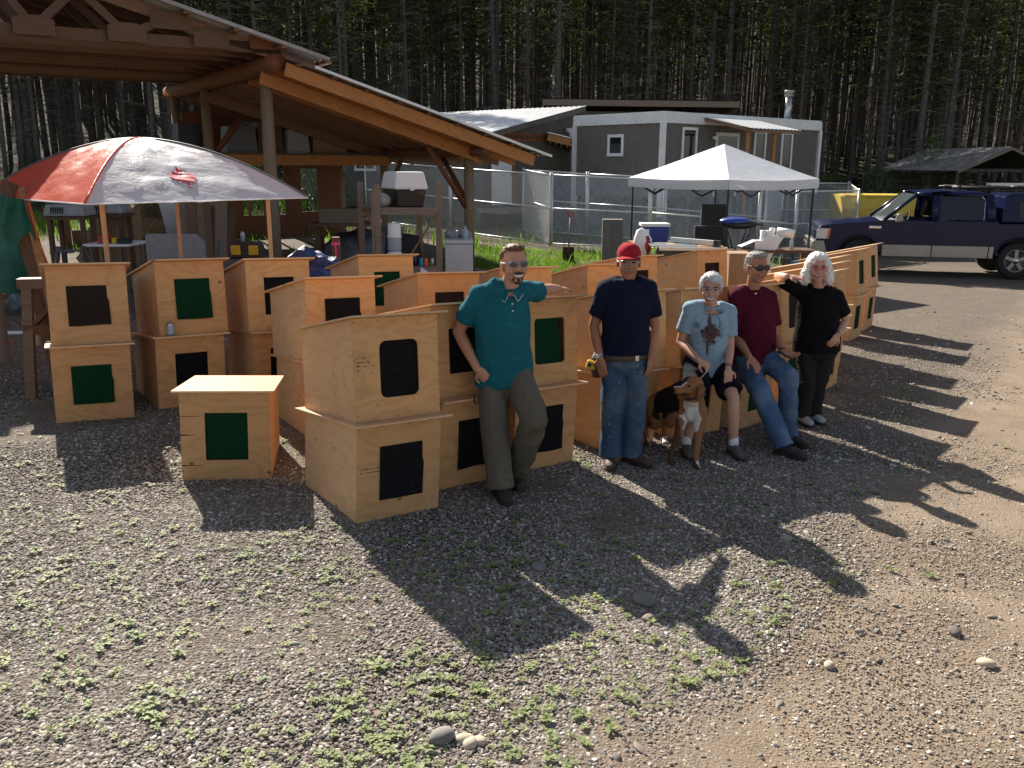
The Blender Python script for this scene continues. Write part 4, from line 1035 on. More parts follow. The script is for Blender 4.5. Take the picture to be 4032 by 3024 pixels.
for i in range(4):
    part(can, 'canopy_seam', MB().tube([cpole(i, v/16)+Vector((0, 0, .004)) for v in range(17)], .012, 6), 'canopy_red' if i in (0,) else 'grey_plastic', True, True)
    q = cs[i]+(cen-cs[i]).normalized()*.46; g_ = gz(q.x, q.y); zz = ze+.14
    part(can, 'leg', MB().beam((q.x, q.y, g_-.02), (q.x, q.y, zz), .038, .038, (1, 0, 0)), 'plywood_pale', True)
    part(can, 'eave_hem', MB().tube([cs[i]+Vector((0, 0, ze)), cs[(i+1) % 4]+Vector((0, 0, ze))], .009, 5), 'canopy_white', True)
half = [(0, 1), (.10, .80), (.20, .86), (.17, .55), (.34, .72), (.38, .60), (.56, .64), (.50, .44), (.58, .38), (.30, .12), (.34, .0), (.05, .06), (.04, -.22)]
leafp = half+[(-x, y) for x, y in reversed(half[1:])]
fn = cpanel(0)
def on_panel(x, y, off): 
    u = .47+x*.145; v = .18+y*.20; p = Vector(fn(u, v)); e = .01
    n = (Vector(fn(u+e, v))-p).cross(Vector(fn(u, v+e))-p).normalized()
    if n.z < 0: n = -n
    return p+n*off
def inside(x, y, pl):
    c = False; n = len(pl); j = n-1
    for i in range(n):
        if (pl[i][1] > y) != (pl[j][1] > y) and x < (pl[j][0]-pl[i][0])*(y-pl[i][1])/(pl[j][1]-pl[i][1])+pl[i][0]: c = not c
        j = i
    return c
m = MB(); GN_ = 60; idx = {}
for i in range(GN_):
    for j in range(GN_):
        x, y = -.62+1.24*i/GN_, -.25+1.27*j/GN_
        if not inside(x+.0103, y+.0106, leafp): continue
        f = []
        for a, b in ((i, j), (i+1, j), (i+1, j+1), (i, j+1)):
            if (a, b) not in idx: idx[a, b] = len(m.v); m.v.append(tuple(on_panel(-.62+1.24*a/GN_, -.25+1.27*b/GN_-.1, .012)))
            f.append(idx[a, b])
        m.f.append(tuple(f))
part(can, 'maple_leaf', m, 'leaf_red', True)

F, Lc, Rc = Vector((4.19, 17.5, 0)), Vector((2.56, 20, 0)), Vector((6.52, 19.25, 0)); Bc = Lc+Rc-F; cen2 = (F+Lc+Rc+Bc)/4
z2, za = at(1572, 388, 17.5).z, at(1567, 311, cen2.y).z
can2 = thing('pop_up_canopy', 'pale grey pop-up canopy with black legs over the cooking gear', 'canopy', gp(cen2.x, cen2.y))
sq = [F, Rc, Bc, Lc]
for i in range(4):
    a, b = sq[i], sq[(i+1) % 4]
    def fn2(u, v, a=a, b=b):
        p = a.lerp(b, u).lerp(cen2, v); s = math.sin(PI*u)*(1-v); return Vector((p.x, p.y, z2+(za-z2)*(v**1.06)-.03*s+.01*noise.noise((p.x*2, p.y*2, i))))
    part(can2, 'canopy_panel', MB().sheet(fn2, 14, 12), 'canopy_grey', True, True)
    m = MB().sheet(lambda u, v, a=a, b=b: a.lerp(b, u)+((a+b)/2-cen2).normalized()*(.004+.012*v*math.sin(u*19))+Vector((0, 0, z2-.03*math.sin(PI*u)-.19*v)), 18, 3); part(can2, 'valance', m, 'canopy_grey', True, True)
    q = a+(cen2-a).normalized()*.1
    part(can2, 'leg', MB().beam((q.x, q.y, gz(q.x, q.y)), (q.x, q.y, z2), .035, .035, (1, 0, 0)), 'black_metal', True)
    r_ = b+(cen2-b).normalized()*.1; m = MB()
    for s in range(4):
        p0 = q.lerp(r_, s/4); p1 = q.lerp(r_, (s+1)/4); lo, hi = z2-.34, z2-.06
        m.beam(p0+Vector((0, 0, lo if s % 2 else hi)), p1+Vector((0, 0, hi if s % 2 else lo)), .02, .03)
    part(can2, 'truss_bar', m, 'black_metal', True)
    part(can2, 'hip_pole', MB().tube([q+Vector((0, 0, z2-.05)), Vector((cen2.x, cen2.y, za-.05))], .012, 5), 'black_metal', True)

# ------------------------------------------------------------------ things beside and under the barn
def boxat(u0, u1, v0, Y, depth, yaw=0, zb=None, H=None):
    """box whose front shows between u0 and u1 with its top at v0; returns frame function, width and height"""
    a = at(u0, v0, Y); b = at(u1, v0, Y); w_ = (b.x-a.x)/max(.3, math.cos(yaw)); base = gz(a.x, Y) if zb is None else zb; h = (a.z-base) if H is None else H
    Pf, e1, e2 = frame3((a.x, Y, base), yaw); return Pf, w_, h
# shelf rack of rough timber
PR, e1r, e2r = frame3((-2.13, 14.1, gz(-2.13, 14.1)), R(8)); rw_, rd_ = .96, .8
def PRr(a, b, z): return PR(a-b*.35, b, z)
rack = thing('shelf_rack', 'rough wooden shelf rack with water dispenser and pet crate on it', 'shelf', PR(0, 0, 0))
for a, b, h in ((0, 0, 1.93), (rw_, 0, 1.97), (0, rd_, 1.95), (rw_, rd_, 1.5)):
    part(rack, 'post', MB().beam(PRr(a, b, 0), PRr(a, b, h), .095, .045, (0, 1, 0)), 'grey_lumber', True); 
part(rack, 'post', MB().beam(PRr(-.07, .03, 0), PRr(-.055, .03, 1.85), .045, .09, (0, 1, 0)), 'grey_lumber', True)
for z in (1.55, .62):
    for b in (0, rd_): part(rack, 'shelf_rail', MB().beam(PRr(.05, b, z-.045), PRr(rw_-.05, b, z-.045), .04, .085), 'grey_lumber', True)
    for i in range(5): part(rack, 'shelf_board', MB().beam(PRr(-.03, .06+i*.165, z+.012), PRr(rw_+.03, .06+i*.165, z+.012), .155, .022), 'grey_lumber', True)
part(rack, 'brace', MB().beam(PRr(rw_-.04, -.03, 1.48), PRr(rw_*.42, -.03, .70), .025, .085, (0, 1, 0)), 'rough_lumber', True)
part(rack, 'brace', MB().beam(PRr(.0, rd_-.04, 1.5), PRr(.4, rd_-.04, 1.0), .025, .08, (0, 1, 0)), 'lumber', True)
# pet crate, upside down halves
pc = thing('pet_crate', 'pet carrier with white top and black base on the top shelf of the rack', 'pet crate', PRr(.55, .35, 1.575))
def frust(P, a0, a1, b0, b1, z0, z1, k): 
    m = MB(); vs = [P(a, b, z0) for b in (b0, b1) for a in (a0, a1)]+[P(a, b, z1) for b in (b0+k, b1-k) for a in (a0+k, a1-k)]
    return m.add(vs, [(0, 2, 3, 1), (4, 5, 7, 6), (0, 1, 5, 4), (2, 6, 7, 3), (0, 4, 6, 2), (1, 3, 7, 5)])
part(pc, 'base', frust(lambda a, b, z: PRr(.55+a, .35+b, 1.575+z), -.24, .24, -.3, .3, .27, 0, .035), 'black_plastic', True, bevel=.02)
part(pc, 'lid', frust(lambda a, b, z: PRr(.55+a, .35+b, 1.575+z), -.27, .27, -.33, .33, .275, .55, .05), 'white_plastic', True, bevel=.03)
part(pc, 'latch', MB().box(PRr(.55, .005, 1.86), (.07, .03, .05)), 'white_plastic', True, bevel=.006)
m = MB()
for i in range(4): m.box(PRr(.66+i*.035, .025, 1.80), (.012, .012, .07))
part(pc, 'vent_bar', m, 'burlap', True)
solo('plastic_bag', MB().ell(PRr(.12, .2, 1.68), (.17, .14, .12), nu=20, nv=12), 'light_grey_plastic', 'crumpled clear plastic bag on the top shelf beside the pet crate', 'bag', loc=PRr(.12, .2, 1.68))
wd = thing('water_dispenser', 'white ceramic and clear plastic water filter dispenser on the rack', 'dispenser', PRr(.24, -.02, .66))
def LA(root, nm, prof, c, mt, lab=None): return part(root, nm, MB().lathe(prof, c, 20), mt, True, True, label=lab)
cw = PRr(.24, -.03, .66)
LA(wd, 'crock', [(.11, 0), (.122, .02), (.125, .17), (.10, .225), (.06, .24)], cw, 'white_plastic'); LA(wd, 'stripe', [(.1262, .150), (.1262, .158)], cw, 'blue_plastic'); LA(wd, 'stripe', [(.1262, .168), (.1262, .175)], cw, 'blue_plastic')
LA(wd, 'clear_tank', [(.105, .245), (.112, .26), (.112, .43), (.115, .45)], cw, 'bottle_clear'); LA(wd, 'filter_core', [(.04, .25), (.04, .40)], cw, 'card'); LA(wd, 'top_tank', [(.118, .45), (.118, .475), (.105, .49), (.102, .66), (.095, .675)], cw, 'white_plastic')
part(wd, 'tap', MB().tube([cw+Vector((0, -.12, .05)), cw+Vector((0, -.165, .04))], .012, 8), 'white_plastic', True)
m = MB().sheet(lambda u, v: PRr(.10+.42*u, -.065-.02*math.sin(u*5), .67-.40*v+.10*max(0, u-.7)/.3*(1-v)), 10, 8); b_ = [(x, y+.008, z) for x, y, z in m.v]; f0 = list(m.f); m.add(b_, [f[::-1] for f in f0])
solo('red_cushion', m, 'red_cloth', 'red quilted cushion hanging over the rack below the water dispenser', 'cushion', loc=PRr(.3, -.06, .3), smooth=True)
solo('storage_tote', frust(lambda a, b, z: PRr(.52+a, .4+b, .66+z), -.22, .26, -.22, .3, 0, .46, .04), 'charcoal_fabric', 'dark blue storage tote on the middle shelf behind the brace', 'tote', loc=PRr(.5, .4, .66), bevel=.03)
for i, (a, col, h, lb) in enumerate(((.58, 'tarp_blue', .17, 'purple and white spray can on the rack shelf'), (.68, 'bright_blue', .125, 'light blue drink can on the rack shelf'), (.76, 'orange_cord', .125, 'orange drink can on the rack shelf'), (.86, 'steel', .125, 'silver drink can on the rack shelf beside the post'))):
    o = solo('can', MB().lathe([(.026, 0), (.031, .006), (.031, h-.012), (.024, h)], (0, 0, 0), 14), col, lb, 'can', smooth=True); o.location = PRr(a, .04, .645)
fb = thing('feed_bag', 'white and blue feed bag with torn open top on the ground under the rack', 'bag', PRr(.72, -.12, 0))
m = MB().tube([PRr(.70, -.15, .0), PRr(.70, -.15, .05), PRr(.70, -.14, .28), PRr(.69, -.12, .42), PRr(.67, -.12, .50)], [(.19, .10), (.20, .12), (.19, .12), (.15, .07), (.11, .02)], 18, side=(1, 0, 0)); part(fb, 'sack', m, 'white_plastic', True, True)
m = MB().tube([PRr(.68, -.18, .40), PRr(.66, -.17, .52), PRr(.60, -.16, .64)], [(.13, .03), (.09, .03), (.012, .01)], 10, side=(1, 0, 0)); part(fb, 'torn_top', m, 'white_plastic', True, True)
m = MB().tube([PRr(.74, -.225, .30), PRr(.72, -.215, .42), PRr(.70, -.19, .55)], [(.10, .02), (.07, .02), (.02, .01)], 10, side=(1, 0, 0)); part(fb, 'blue_print', m, 'blue_plastic', True, True)
text_on(fb, 'lettering', '4Life', .14, PRr(.70, -.285, .22), e1r, (0, 0, 1), 'black_plastic', .002)
# chest freezer
PF, wf, hf = boxat(961, 1021, 519, 16.4, 1.0, R(4)); fz = thing('chest_freezer', 'white chest freezer beside the shelf rack and barn post', 'freezer', PF(0, 0, 0))
part(fz, 'cabinet', slab(PF, 0, wf, 0, 1.1, .03, hf-.075), 'fridge_white', True, bevel=.012); part(fz, 'lid', slab(PF, -.01, wf+.01, -.015, 1.12, hf-.068, hf), 'fridge_white', True, bevel=.015); part(fz, 'seal', slab(PF, .01, wf-.01, .005, 1.09, hf-.076, hf-.067), 'grey_plastic', True)
for i, (a, b, lb) in enumerate(((.13, .2, 'crumpled clear bag on the freezer lid'), (.36, .35, 'crumpled paper bag on the far end of the freezer lid'))):
    m = MB().ell((0, 0, 0), (.14, .12, .09), nu=18, nv=12); m.v = [tuple(Vector(q)*(1+.35*noise.noise(Vector(q)*14+Vector((i*5, 0, 0))))) for q in m.v]
    o = solo('crumpled_bag', m, 'light_grey_plastic', lb, 'bag', smooth=False); o.location = PF(a, b+.3, hf+.07)
o = solo('water_bottle', MB().lathe([(.05, 0), (.055, .01), (.055, .16), (.02, .22), (.02, .25)], (0, 0, 0), 14), 'bottle_clear', 'clear water bottle standing on the chest freezer', 'bottle', smooth=True); o.location = PF(.38, .25, hf)
o = solo('planter_box', frust(lambda a, b, z: Vector((a, b, z)), -.16, .16, -.2, .2, .3, 0, .04), 'grey_plastic', 'dark square planter tipped on the grass beside the freezer', 'planter'); o.location = gp(-.6, 16.6, .03); o.rotation_euler = (.1, .22, .3)
# timber post with pink flagging tape
q = at(725, 512, 11.2); st = thing('timber_stake', 'short brown timber post tied with pink flagging tape', 'post', (q.x, q.y, gz(q.x, q.y)))
part(st, 'post', MB().beam((q.x, q.y, gz(q.x, q.y)), (q.x, q.y, q.z), .09, .09, (0, 1, 0)), 'brown_stain', True)
m = MB().box((q.x, q.y, q.z-.08), (.094, .094, .035)); m.add([(q.x-.01, q.y-.05, q.z-.09), (q.x+.012, q.y-.05, q.z-.09), (q.x+.028, q.y-.055, q.z-.36), (q.x+.006, q.y-.055, q.z-.40)], [(0, 1, 2, 3)]); part(st, 'flagging_tape', m, 'pink_tape', True)
def lump(name, c, r, mt, lab, cat, amp=.3, fr=5, seed=0, smooth=True):
    m = MB().ell((0, 0, 0), r, nu=26, nv=16); m.v = [tuple(Vector(q)*(1+amp*noise.noise(Vector(q)*fr+Vector((seed*7, 3, 1))))) for q in m.v]
    o = solo(name, m, mt, lab, cat, smooth=smooth); o.location = c; return o
q = at(675, 580, 10.6); lump('blue_tarp', (q.x, q.y, q.z-.1), (.36, .3, .28), 'tarp_blue', 'crumpled blue tarp heaped by the barn post', 'tarp', .5, 6, 2, False)
# tool bag, folding table on edge, planks
q = at(535, 553, 12.2); tb = thing('tool_bag', 'black and yellow tool bag on stacked boxes by the barn post', 'tool bag', (q.x, q.y, q.z))
part(tb, 'body', frust(lambda a, b, z: Vector((q.x+a, q.y+b, q.z+z)), -.24, .24, -.13, .13, -.02, .2, .05), 'black_plastic', True, bevel=.02)
for s in (-.12, .12): part(tb, 'side_pocket', MB().box((q.x+s, q.y-.125, q.z+.09), (.13, .03, .13)), 'yellow_plastic', True, bevel=.01)
part(tb, 'bottle', MB().lathe([(.03, 0), (.03, .1), (.015, .13)], (q.x-.05, q.y, q.z+.2), 10), 'bottle_clear', True, True)
o = solo('crate', frust(lambda a, b, z: Vector((q.x+a, q.y+.1+b, z)), -.32, .3, -.2, .25, gz(q.x, q.y), q.z-.03, .0), 'grey_plastic', 'dark plastic crate that the tool bag stands on', 'crate', loc=(q.x, q.y, gz(q.x, q.y)))
x0, x1, z0, z1 = prect(325, 440, 506, 640, 13.0); ft = thing('folding_table', 'pale grey-blue folding table stood on its edge under the barn', 'table', (x0, 13, z0))
pts = [(0, 0), (x1-x0, 0), (x1-x0, z1-z0-.12), (x1-x0-.12, z1-z0), (.02, z1-z0), (0, z1-z0-.03)]
part(ft, 'table_top', MB().prism(pts, (x0, 13, z0), (1, 0, 0), (0, 0, 1), (0, .045, 0)), 'light_grey_plastic', True, bevel=.01)
for s in (.25, .95): part(ft, 'folded_leg', MB().beam((x0+s, 13.07, z0+.1), (x0+s+.1, 13.07, z1-.1), .03, .03), 'grey_plastic', True)
for i, (u0, v0, u1, v1, mt) in enumerate(((392, 438, 408, 560, 'grey_lumber'), (410, 430, 420, 560, 'rough_lumber'), (424, 440, 438, 560, 'grey_lumber'), (445, 436, 452, 560, 'rough_lumber'), (460, 445, 468, 560, 'deck_board'), (478, 438, 474, 560, 'grey_lumber'), (500, 450, 492, 560, 'deck_board'))):
    a, b = at(u0, v0, 16.6), at(u1, v1, 15.9); b = Vector((b.x, b.y, gz(b.x, b.y)))
    o = solo('leaning_plank', MB().beam(a, b, .16+.03*(i % 3), .035, (0, 1, 0)), mt, 'weathered plank in the row of boards leaning under the barn', 'plank', 'boards leaning under the barn', loc=b)
# white sheet metal and straw
a = at(372, 470, 16.8); m = MB().sheet(lambda u, v: (a.x-.25+.5*u+.1*v, a.y+.1*v, a.z+.35-.75*v+.03*math.sin(u*20)), 14, 2); solo('sheet_metal', m, 'tin', 'bent piece of bright sheet metal among the straw under the barn', 'sheet metal', loc=a)
q = at(262, 520, 16.2); lump('straw_bale', (q.x, q.y, gz(q.x, q.y)+.3), (.75, .6, .62), 'straw', 'loose heap of straw behind the folding table', 'straw', .45, 3, 4)
q = at(335, 475, 18.2); lump('brush_pile', (q.x, q.y, gz(q.x, q.y)+.45), (.9, .6, .75), 'straw', 'pile of dry brush at the back of the barn', 'brush pile', .5, 3.4, 6)
# work table with red tools
x0, x1, z0, z1 = prect(178, 278, 528, 534, 13.4); wt = thing('work_table', 'white plastic folding table with tools under the barn', 'table', (x0, 13.4, gz(x0, 13.4)))
part(wt, 'table_top', MB().bx(x0, x1, 13.4, 14.15, z1-.04, z1), 'white_plastic', True, bevel=.01)
for a in (x0+.1, x1-.1):
    for b in (13.48, 14.05): part(wt, 'leg', MB().tube([(a, b, gz(a, b)), (a, b, z1-.04)], .014, 8), 'grey_plastic', True)
for (a, mt, s, lb) in ((.32, 'red_plastic', (.16, .14, .13), 'red power tool case on the work table'), (.50, 'yellow_plastic', (.08, .1, .09), 'small yellow tool on the work table'), (.66, 'black_plastic', (.2, .12, .08), 'black tool on the work table')):
    o = solo('tool', MB().box((0, 0, s[2]/2), s), mt, lb, 'tool', bevel=.015); o.location = (x0+a*(x1-x0)/.8, 13.55, z1)
q = at(252, 470, 15.4); solo('cardboard_box', frust(lambda a, b, z: Vector((q.x+a, q.y+b, z)), -.28, .28, -.25, .25, gz(q.x, q.y), q.z+.15, -.03), 'card', 'tall cardboard box behind the work table under the barn', 'box', loc=(q.x, q.y, gz(q.x, q.y)))
# pet crates on the left behind the leaning timber
for (u0, u1, v0, v1, Y, mt, lb) in ((90, 178, 442, 468, 13.8, 'light_grey_plastic', 'beige pet carrier with vent slots under the barn'), (184, 262, 442, 462, 14.6, 'light_grey_plastic', 'long beige crate on a stand under the barn')):
    x0, x1, z0, z1 = prect(u0, u1, v0, v1, Y); t = thing('pet_carrier', lb, 'pet crate', (x0, Y, z0))
    part(t, 'shell', frust(lambda a, b, z: Vector((a, b, z)), x0, x1, Y, Y+.5, z0, z1, .04), mt, True, bevel=.04); m = MB()
    for i in range(6): m.box((x0+.15+i*.035, Y+.012, (z0+z1)/2), (.014, .02, .1))
    part(t, 'vent_slot', m, 'black_plastic', True)
    o = solo('crate_stand', MB().bx(x0, x1, Y+.02, Y+.48, z0-.05, z0-.004).bx(x0+.04, x0+.1, Y+.05, Y+.12, gz(x0, Y), z0-.05).bx(x1-.1, x1-.04, Y+.05, Y+.12, gz(x0, Y), z0-.05).bx(x0+.04, x0+.1, Y+.38, Y+.45, gz(x0, Y), z0-.05).bx(x1-.1, x1-.04, Y+.38, Y+.45, gz(x0, Y), z0-.05), 'deck_board', 'wooden stand under the '+('vented pet carrier' if u0 < 100 else 'long beige crate'), 'stand', loc=(x0, Y, gz(x0, Y)))
sl_ = thing('stepladder', 'dark aluminium stepladder standing under the barn beside the work table', 'ladder', gp(-6.0, 11.9))
for s in (-1, 1):
    part(sl_, 'rail', MB().beam((-6.0+s*.24, 11.75, gz(-6, 11.8)), (-6.0+s*.15, 12.0, 1.15), .03, .06), 'grey_plastic', True); part(sl_, 'rail', MB().beam((-6.0+s*.24, 12.45, gz(-6, 12.4)), (-6.0+s*.15, 12.08, 1.15), .03, .04), 'grey_plastic', True)
for k in range(4): part(sl_, 'step', MB().box((-6, 11.80+k*.055, .35+k*.25), (.42-k*.03, .09, .025)), 'grey_plastic', True)
# dark boxes stored on the loft
for i, (c, d, w_, h, mt, lb) in enumerate(((.35, 3.7, .5, .42, 'grey_plastic', 'grey storage bin on the barn loft beside the post'), (.95, 3.8, .45, .5, 'deck_board', 'wooden crate stored on the barn loft'), (1.5, 3.7, .4, .38, 'light_grey_plastic', 'light plastic bin on the barn loft'), (2.05, 3.8, .65, .3, 'card', 'flat cardboard carton on the barn loft'), (-.5, 3.9, .4, .45, 'black_plastic', 'black bin hung beside the barn post'))):
    p = SH2(c, d-.2, 2.46); o = solo('storage_bin', frust(lambda a, b, z: Vector((a, b, z)), 0, w_*1.3, 0, .6, 0, h*1.3, .03), mt, lb, 'bin'); o.location = p; o.rotation_euler = (0, 0, SA)
p = SH2(-.75, 3.9, 2.42); solo('bin_ledge', MB().beam(p, p+EC*1.2, .8, .05), 'deck_board', 'plank ledge fixed beside the inner barn post', 'ledge', loc=p)
q = at(790, 470, 17.5); lump('tarpaulin_heap', (q.x, q.y, gz(q.x, q.y)+.35), (.9, .5, .55), 'grey_plastic', 'dark covered heap against the inner barn wall', 'heap', .4, 3, 9)
x0, x1, z0, z1 = prect(690, 770, 452, 482, 17); solo('wooden_box', MB().bx(x0, x1, 17, 17.5, z0, z1), 'burlap', 'pale wooden box on the bench at the back of the lean-to', 'box', loc=(x0, 17, z0)); solo('bench', MB().bx(x0-.2, x1+.2, 16.9, 17.6, z0-.06, z0-.004).bx(x0-.1, x0, 17, 17.4, gz(-3, 17), z0-.06).bx(x1, x1+.1, 17, 17.4, gz(-3, 17), z0-.06), 'deck_board', 'dark bench at the back of the lean-to', 'bench', loc=(x0, 17, gz(-3, 17)))
# ---- far left: leaning timber, tarp, sawhorse, cords
for (u0, v0, u1, v1, w_, h_, Y0, Y1, mt, lb) in ((22, 420, 125, 690, .15, .15, 9.7, 8.75, 'brown_stain', 'thick brown timber leaning at the sawhorse'), (52, 425, 112, 655, .075, .04, 9.5, 8.75, 'lumber', 'thin pale board leaning against the thick brown timber')):
    a, b = at(u0, v0, Y0), at(u1, v1, Y1); d = (b-a).normalized(); k = (gz(b.x, b.y)-b.z)/d.z; b = b+d*k if k > 0 else b
    solo('leaning_timber', MB().beam(a-d*.12, b, w_, h_, (0, 1, 0)), mt, lb, 'timber', loc=b)
o0 = at(-30, 420, 9.2); m = MB().sheet(lambda u, v: (o0.x+.42*u+.06*math.sin(v*6+u*5), o0.y+.08*math.sin(u*9+v*3), o0.z-1.0*v-.05*u), 12, 14); solo('green_tarp', m, 'tarp_green', 'green woven tarp hanging beside the leaning timber', 'tarp', loc=o0, smooth=True)
solo('tarp_pole', MB().tube([(o0.x-.1, o0.y+.12, gz(o0.x, o0.y)), (o0.x-.05, o0.y+.12, o0.z+.4)], .045, 8), 'post_wood', 'upright pole that carries the green tarp', 'pole', loc=(o0.x, o0.y, gz(o0.x, o0.y)))
a = at(40, 612, 8.1); sh_ = thing('sawhorse', 'heavy weathered brown sawhorse beside the left-hand dog house stack', 'sawhorse', (a.x, a.y, gz(a.x, a.y)))
zt_ = a.z; X0 = a.x
part(sh_, 'top_beam', MB().beam((X0, 8.1, zt_), (X0+.62, 8.25, zt_), .14, .09), 'rough_lumber', True)
for (xa, s) in ((X0+.08, -1), (X0+.52, -1), (X0+.08, 1), (X0+.52, 1)): part(sh_, 'leg', MB().beam((xa, 8.15+s*.06, zt_-.02), (xa+.02, 8.15+s*.26, gz(xa, 8.1)), .09, .05), 'rough_lumber', True)
part(sh_, 'stretcher', MB().beam((X0+.05, 8.0, zt_-.42), (X0+.6, 8.1, zt_-.42), .04, .09), 'brown_stain', True); part(sh_, 'brace', MB().beam((X0+.1, 8.05, zt_-.4), (X0+.45, 8.1, zt_-.06), .04, .09, (0, 1, 0)), 'brown_stain', True)
def coil(c, r, n, seed):
    rg = random.Random(seed); return [(c[0]+r*(1+.25*math.sin(i*.9+seed))*math.cos(i*.42), c[1]+r*.6*math.sin(i*.42), c[2]+.01+.004*i*.3) for i in range(n)]
q = gnd(92, 720); solo('extension_cord', MB().tube(coil((q.x, q.y, q.z+.01), .13, 56, 1), .006, 6), 'orange_cord', 'orange extension cord coiled on the ground behind the left-hand dog houses', 'cord', loc=q, smooth=True)
q = gnd(15, 740); solo('extension_cord', MB().tube([(q.x-.5, q.y, q.z+.012), (q.x-.1, q.y+.12, q.z+.012), (q.x+.08, q.y+.02, q.z+.012), (q.x-.05, q.y-.15, q.z+.012), (q.x-.4, q.y-.18, q.z+.012)], .006, 6), 'orange_cord', 'loop of orange cord lying near the sawhorse foot', 'cord', loc=q, smooth=True)
for i, (u, v, mt, lb) in enumerate(((12, 690, 'grey_plastic', 'dark bag of odds and ends beside the sawhorse'), (36, 680, 'bright_blue', 'small blue rag bundle beside the sawhorse'), (62, 690, 'white_plastic', 'crumpled white bag hanging by the sawhorse'))):
    q = gnd(u, v); lump('junk_bag', (q.x, q.y+.4, gz(q.x, q.y)+.14), (.2, .14, .16) if i == 0 else (.1, .09, .1), mt, lb, 'bag', .4, 9, i, False)
q = gnd(25, 735); solo('white_pipe', MB().tube([(q.x-.6, q.y+.25, q.z+.03), (q.x+.55, q.y+.42, q.z+.03)], .025, 8), 'white_plastic', 'white plastic pipe lying on the ground behind the sawhorse', 'pipe', loc=q, smooth=True)

# ------------------------------------------------------------------ cooking and work things under the pale canopy
# shovel
a, b = at(1231, 450, 20.6), at(1228, 535, 20.2); b = gp(b.x, b.y); sv = thing('shovel', 'rusty square shovel with red handle stuck upright in the grass', 'shovel', b)
top = Vector((b.x+.05, b.y+.3, b.z+1.02)); part(sv, 'shaft', MB().tube([b+Vector((0, .06, .28)), top], .017, 8), 'rough_lumber', True, True)
part(sv, 'blade', MB().sheet(lambda u, v: (b.x-.13+.26*u, b.y+.05*(1-4*(u-.5)**2)+.04*v, b.z+.02+.34*v), 6, 4), 'rust_steel', True, True)
m = MB().beam(top+Vector((-.08, 0, .1)), top+Vector((.08, 0, .1)), .03, .03); m.beam(top, top+Vector((-.075, 0, .1)), .02, .025); m.beam(top, top+Vector((.075, 0, .1)), .02, .025); part(sv, 'grip', m, 'red_plastic', True)
Pg, wg, hg = boxat(1302, 1346, 474, 19.6, .3, R(-4)); gc = thing('metal_cabinet', 'weathered grey metal box standing on end in the grass', 'cabinet', Pg(0, 0, 0)); part(gc, 'shell', slab(Pg, 0, wg, 0, .32, .06, hg), 'siding', True, bevel=.012); part(gc, 'plinth', slab(Pg, -.02, wg+.02, -.02, .34, 0, .06), 'concrete', True); part(gc, 'door_seam', slab(Pg, wg*.48, wg*.5, -.006, -.001, .1, hg-.05), 'wall_dark', True)
# cooler on a stump table
q = at(1388, 535, 17.2); zc = q.z; xw0, xw1, zz0, zz1 = prect(1386, 1447, 483, 523, 17.2)
co = thing('cooler', 'blue and white picnic cooler on a plank beside the grey tent leg', 'cooler', (xw0, 17.2, zz0)); part(co, 'body', frust(lambda a, b, z: Vector((a, b, z)), xw0, xw1, 17.2, 17.58, zz1-.07, zz0, .02), 'blue_plastic', True, bevel=.02); part(co, 'lid', MB().bx(xw0-.015, xw1+.015, 17.19, 17.6, zz1-.065, zz1), 'white_plastic', True, bevel=.015); part(co, 'handle', MB().box((xw0+.09, 17.185, zz0+.2), (.1, .02, .1)), 'white_plastic', True, bevel=.008)
solo('plank_stand', MB().bx(xw0-.2, xw1+.5, 17.1, 17.65, zz0-.05, zz0-.003).bx(xw0, xw0+.12, 17.2, 17.5, gz(2.6, 17.3), zz0-.05).bx(xw1, xw1+.12, 17.2, 17.5, gz(2.6, 17.3), zz0-.05), 'rough_lumber', 'rough plank stand that the blue cooler sits on', 'stand', loc=(xw0, 17.2, gz(2.6, 17.3)))
q = at(1386, 520, 15.2); bg_ = thing('shopping_bag', 'white and red plastic shopping bag hanging by the table saw', 'bag', (q.x, q.y, q.z-.2))
m = MB().tube([q+Vector((0, 0, -.28)), q+Vector((0, 0, -.2)), q+Vector((.01, 0, .02)), q+Vector((0, 0, .16)), q+Vector((.03, 0, .2))], [(.12, .07), (.17, .12), (.16, .1), (.10, .06), (.04, .02)], 16, side=(1, 0, 0)); m.v = [tuple(Vector(p)+Vector((.03, .03, .02))*noise.noise(Vector(p)*14)) for p in m.v]; part(bg_, 'bag_body', m, 'white_plastic', True, True)
m = MB().tube([q+Vector((.07, -.05, -.24)), q+Vector((.09, -.06, -.1)), q+Vector((.07, -.045, .08))], [(.05, .05), (.08, .07), (.05, .04)], 12, side=(1, 0, 0)); part(bg_, 'red_print', m, 'red_plastic', True, True)
# table saw
zs = at(1480, 530, 14.6).z; X0, X1 = at(1408, 530, 14.6).x, at(1560, 530, 14.6).x; ts = thing('table_saw', 'table saw with grey-blue top and aluminium rip fence', 'table saw', gp((X0+X1)/2, 14.8))
part(ts, 'table_top', MB().bx(X0, X0+.75, 14.5, 15.2, zs-.035, zs), 'steel', True, bevel=.006); part(ts, 'extension_wing', MB().bx(X0+.76, X1, 14.5, 15.2, zs-.04, zs-.004), 'plywood', True); part(ts, 'fence_rail', MB().bx(X0+.1, X1+.05, 14.42, 14.48, zs-.07, zs-.015), 'galvanised', True)
part(ts, 'rip_fence', MB().beam((X0+.42, 15.2, zs+.045), (X1-.12, 14.5, zs+.045), .07, .085), 'galvanised', True, bevel=.008); part(ts, 'fence_end', MB().beam((X1-.14, 14.52, zs+.03), (X1-.08, 14.46, zs+.03), .1, .12), 'black_plastic', True)
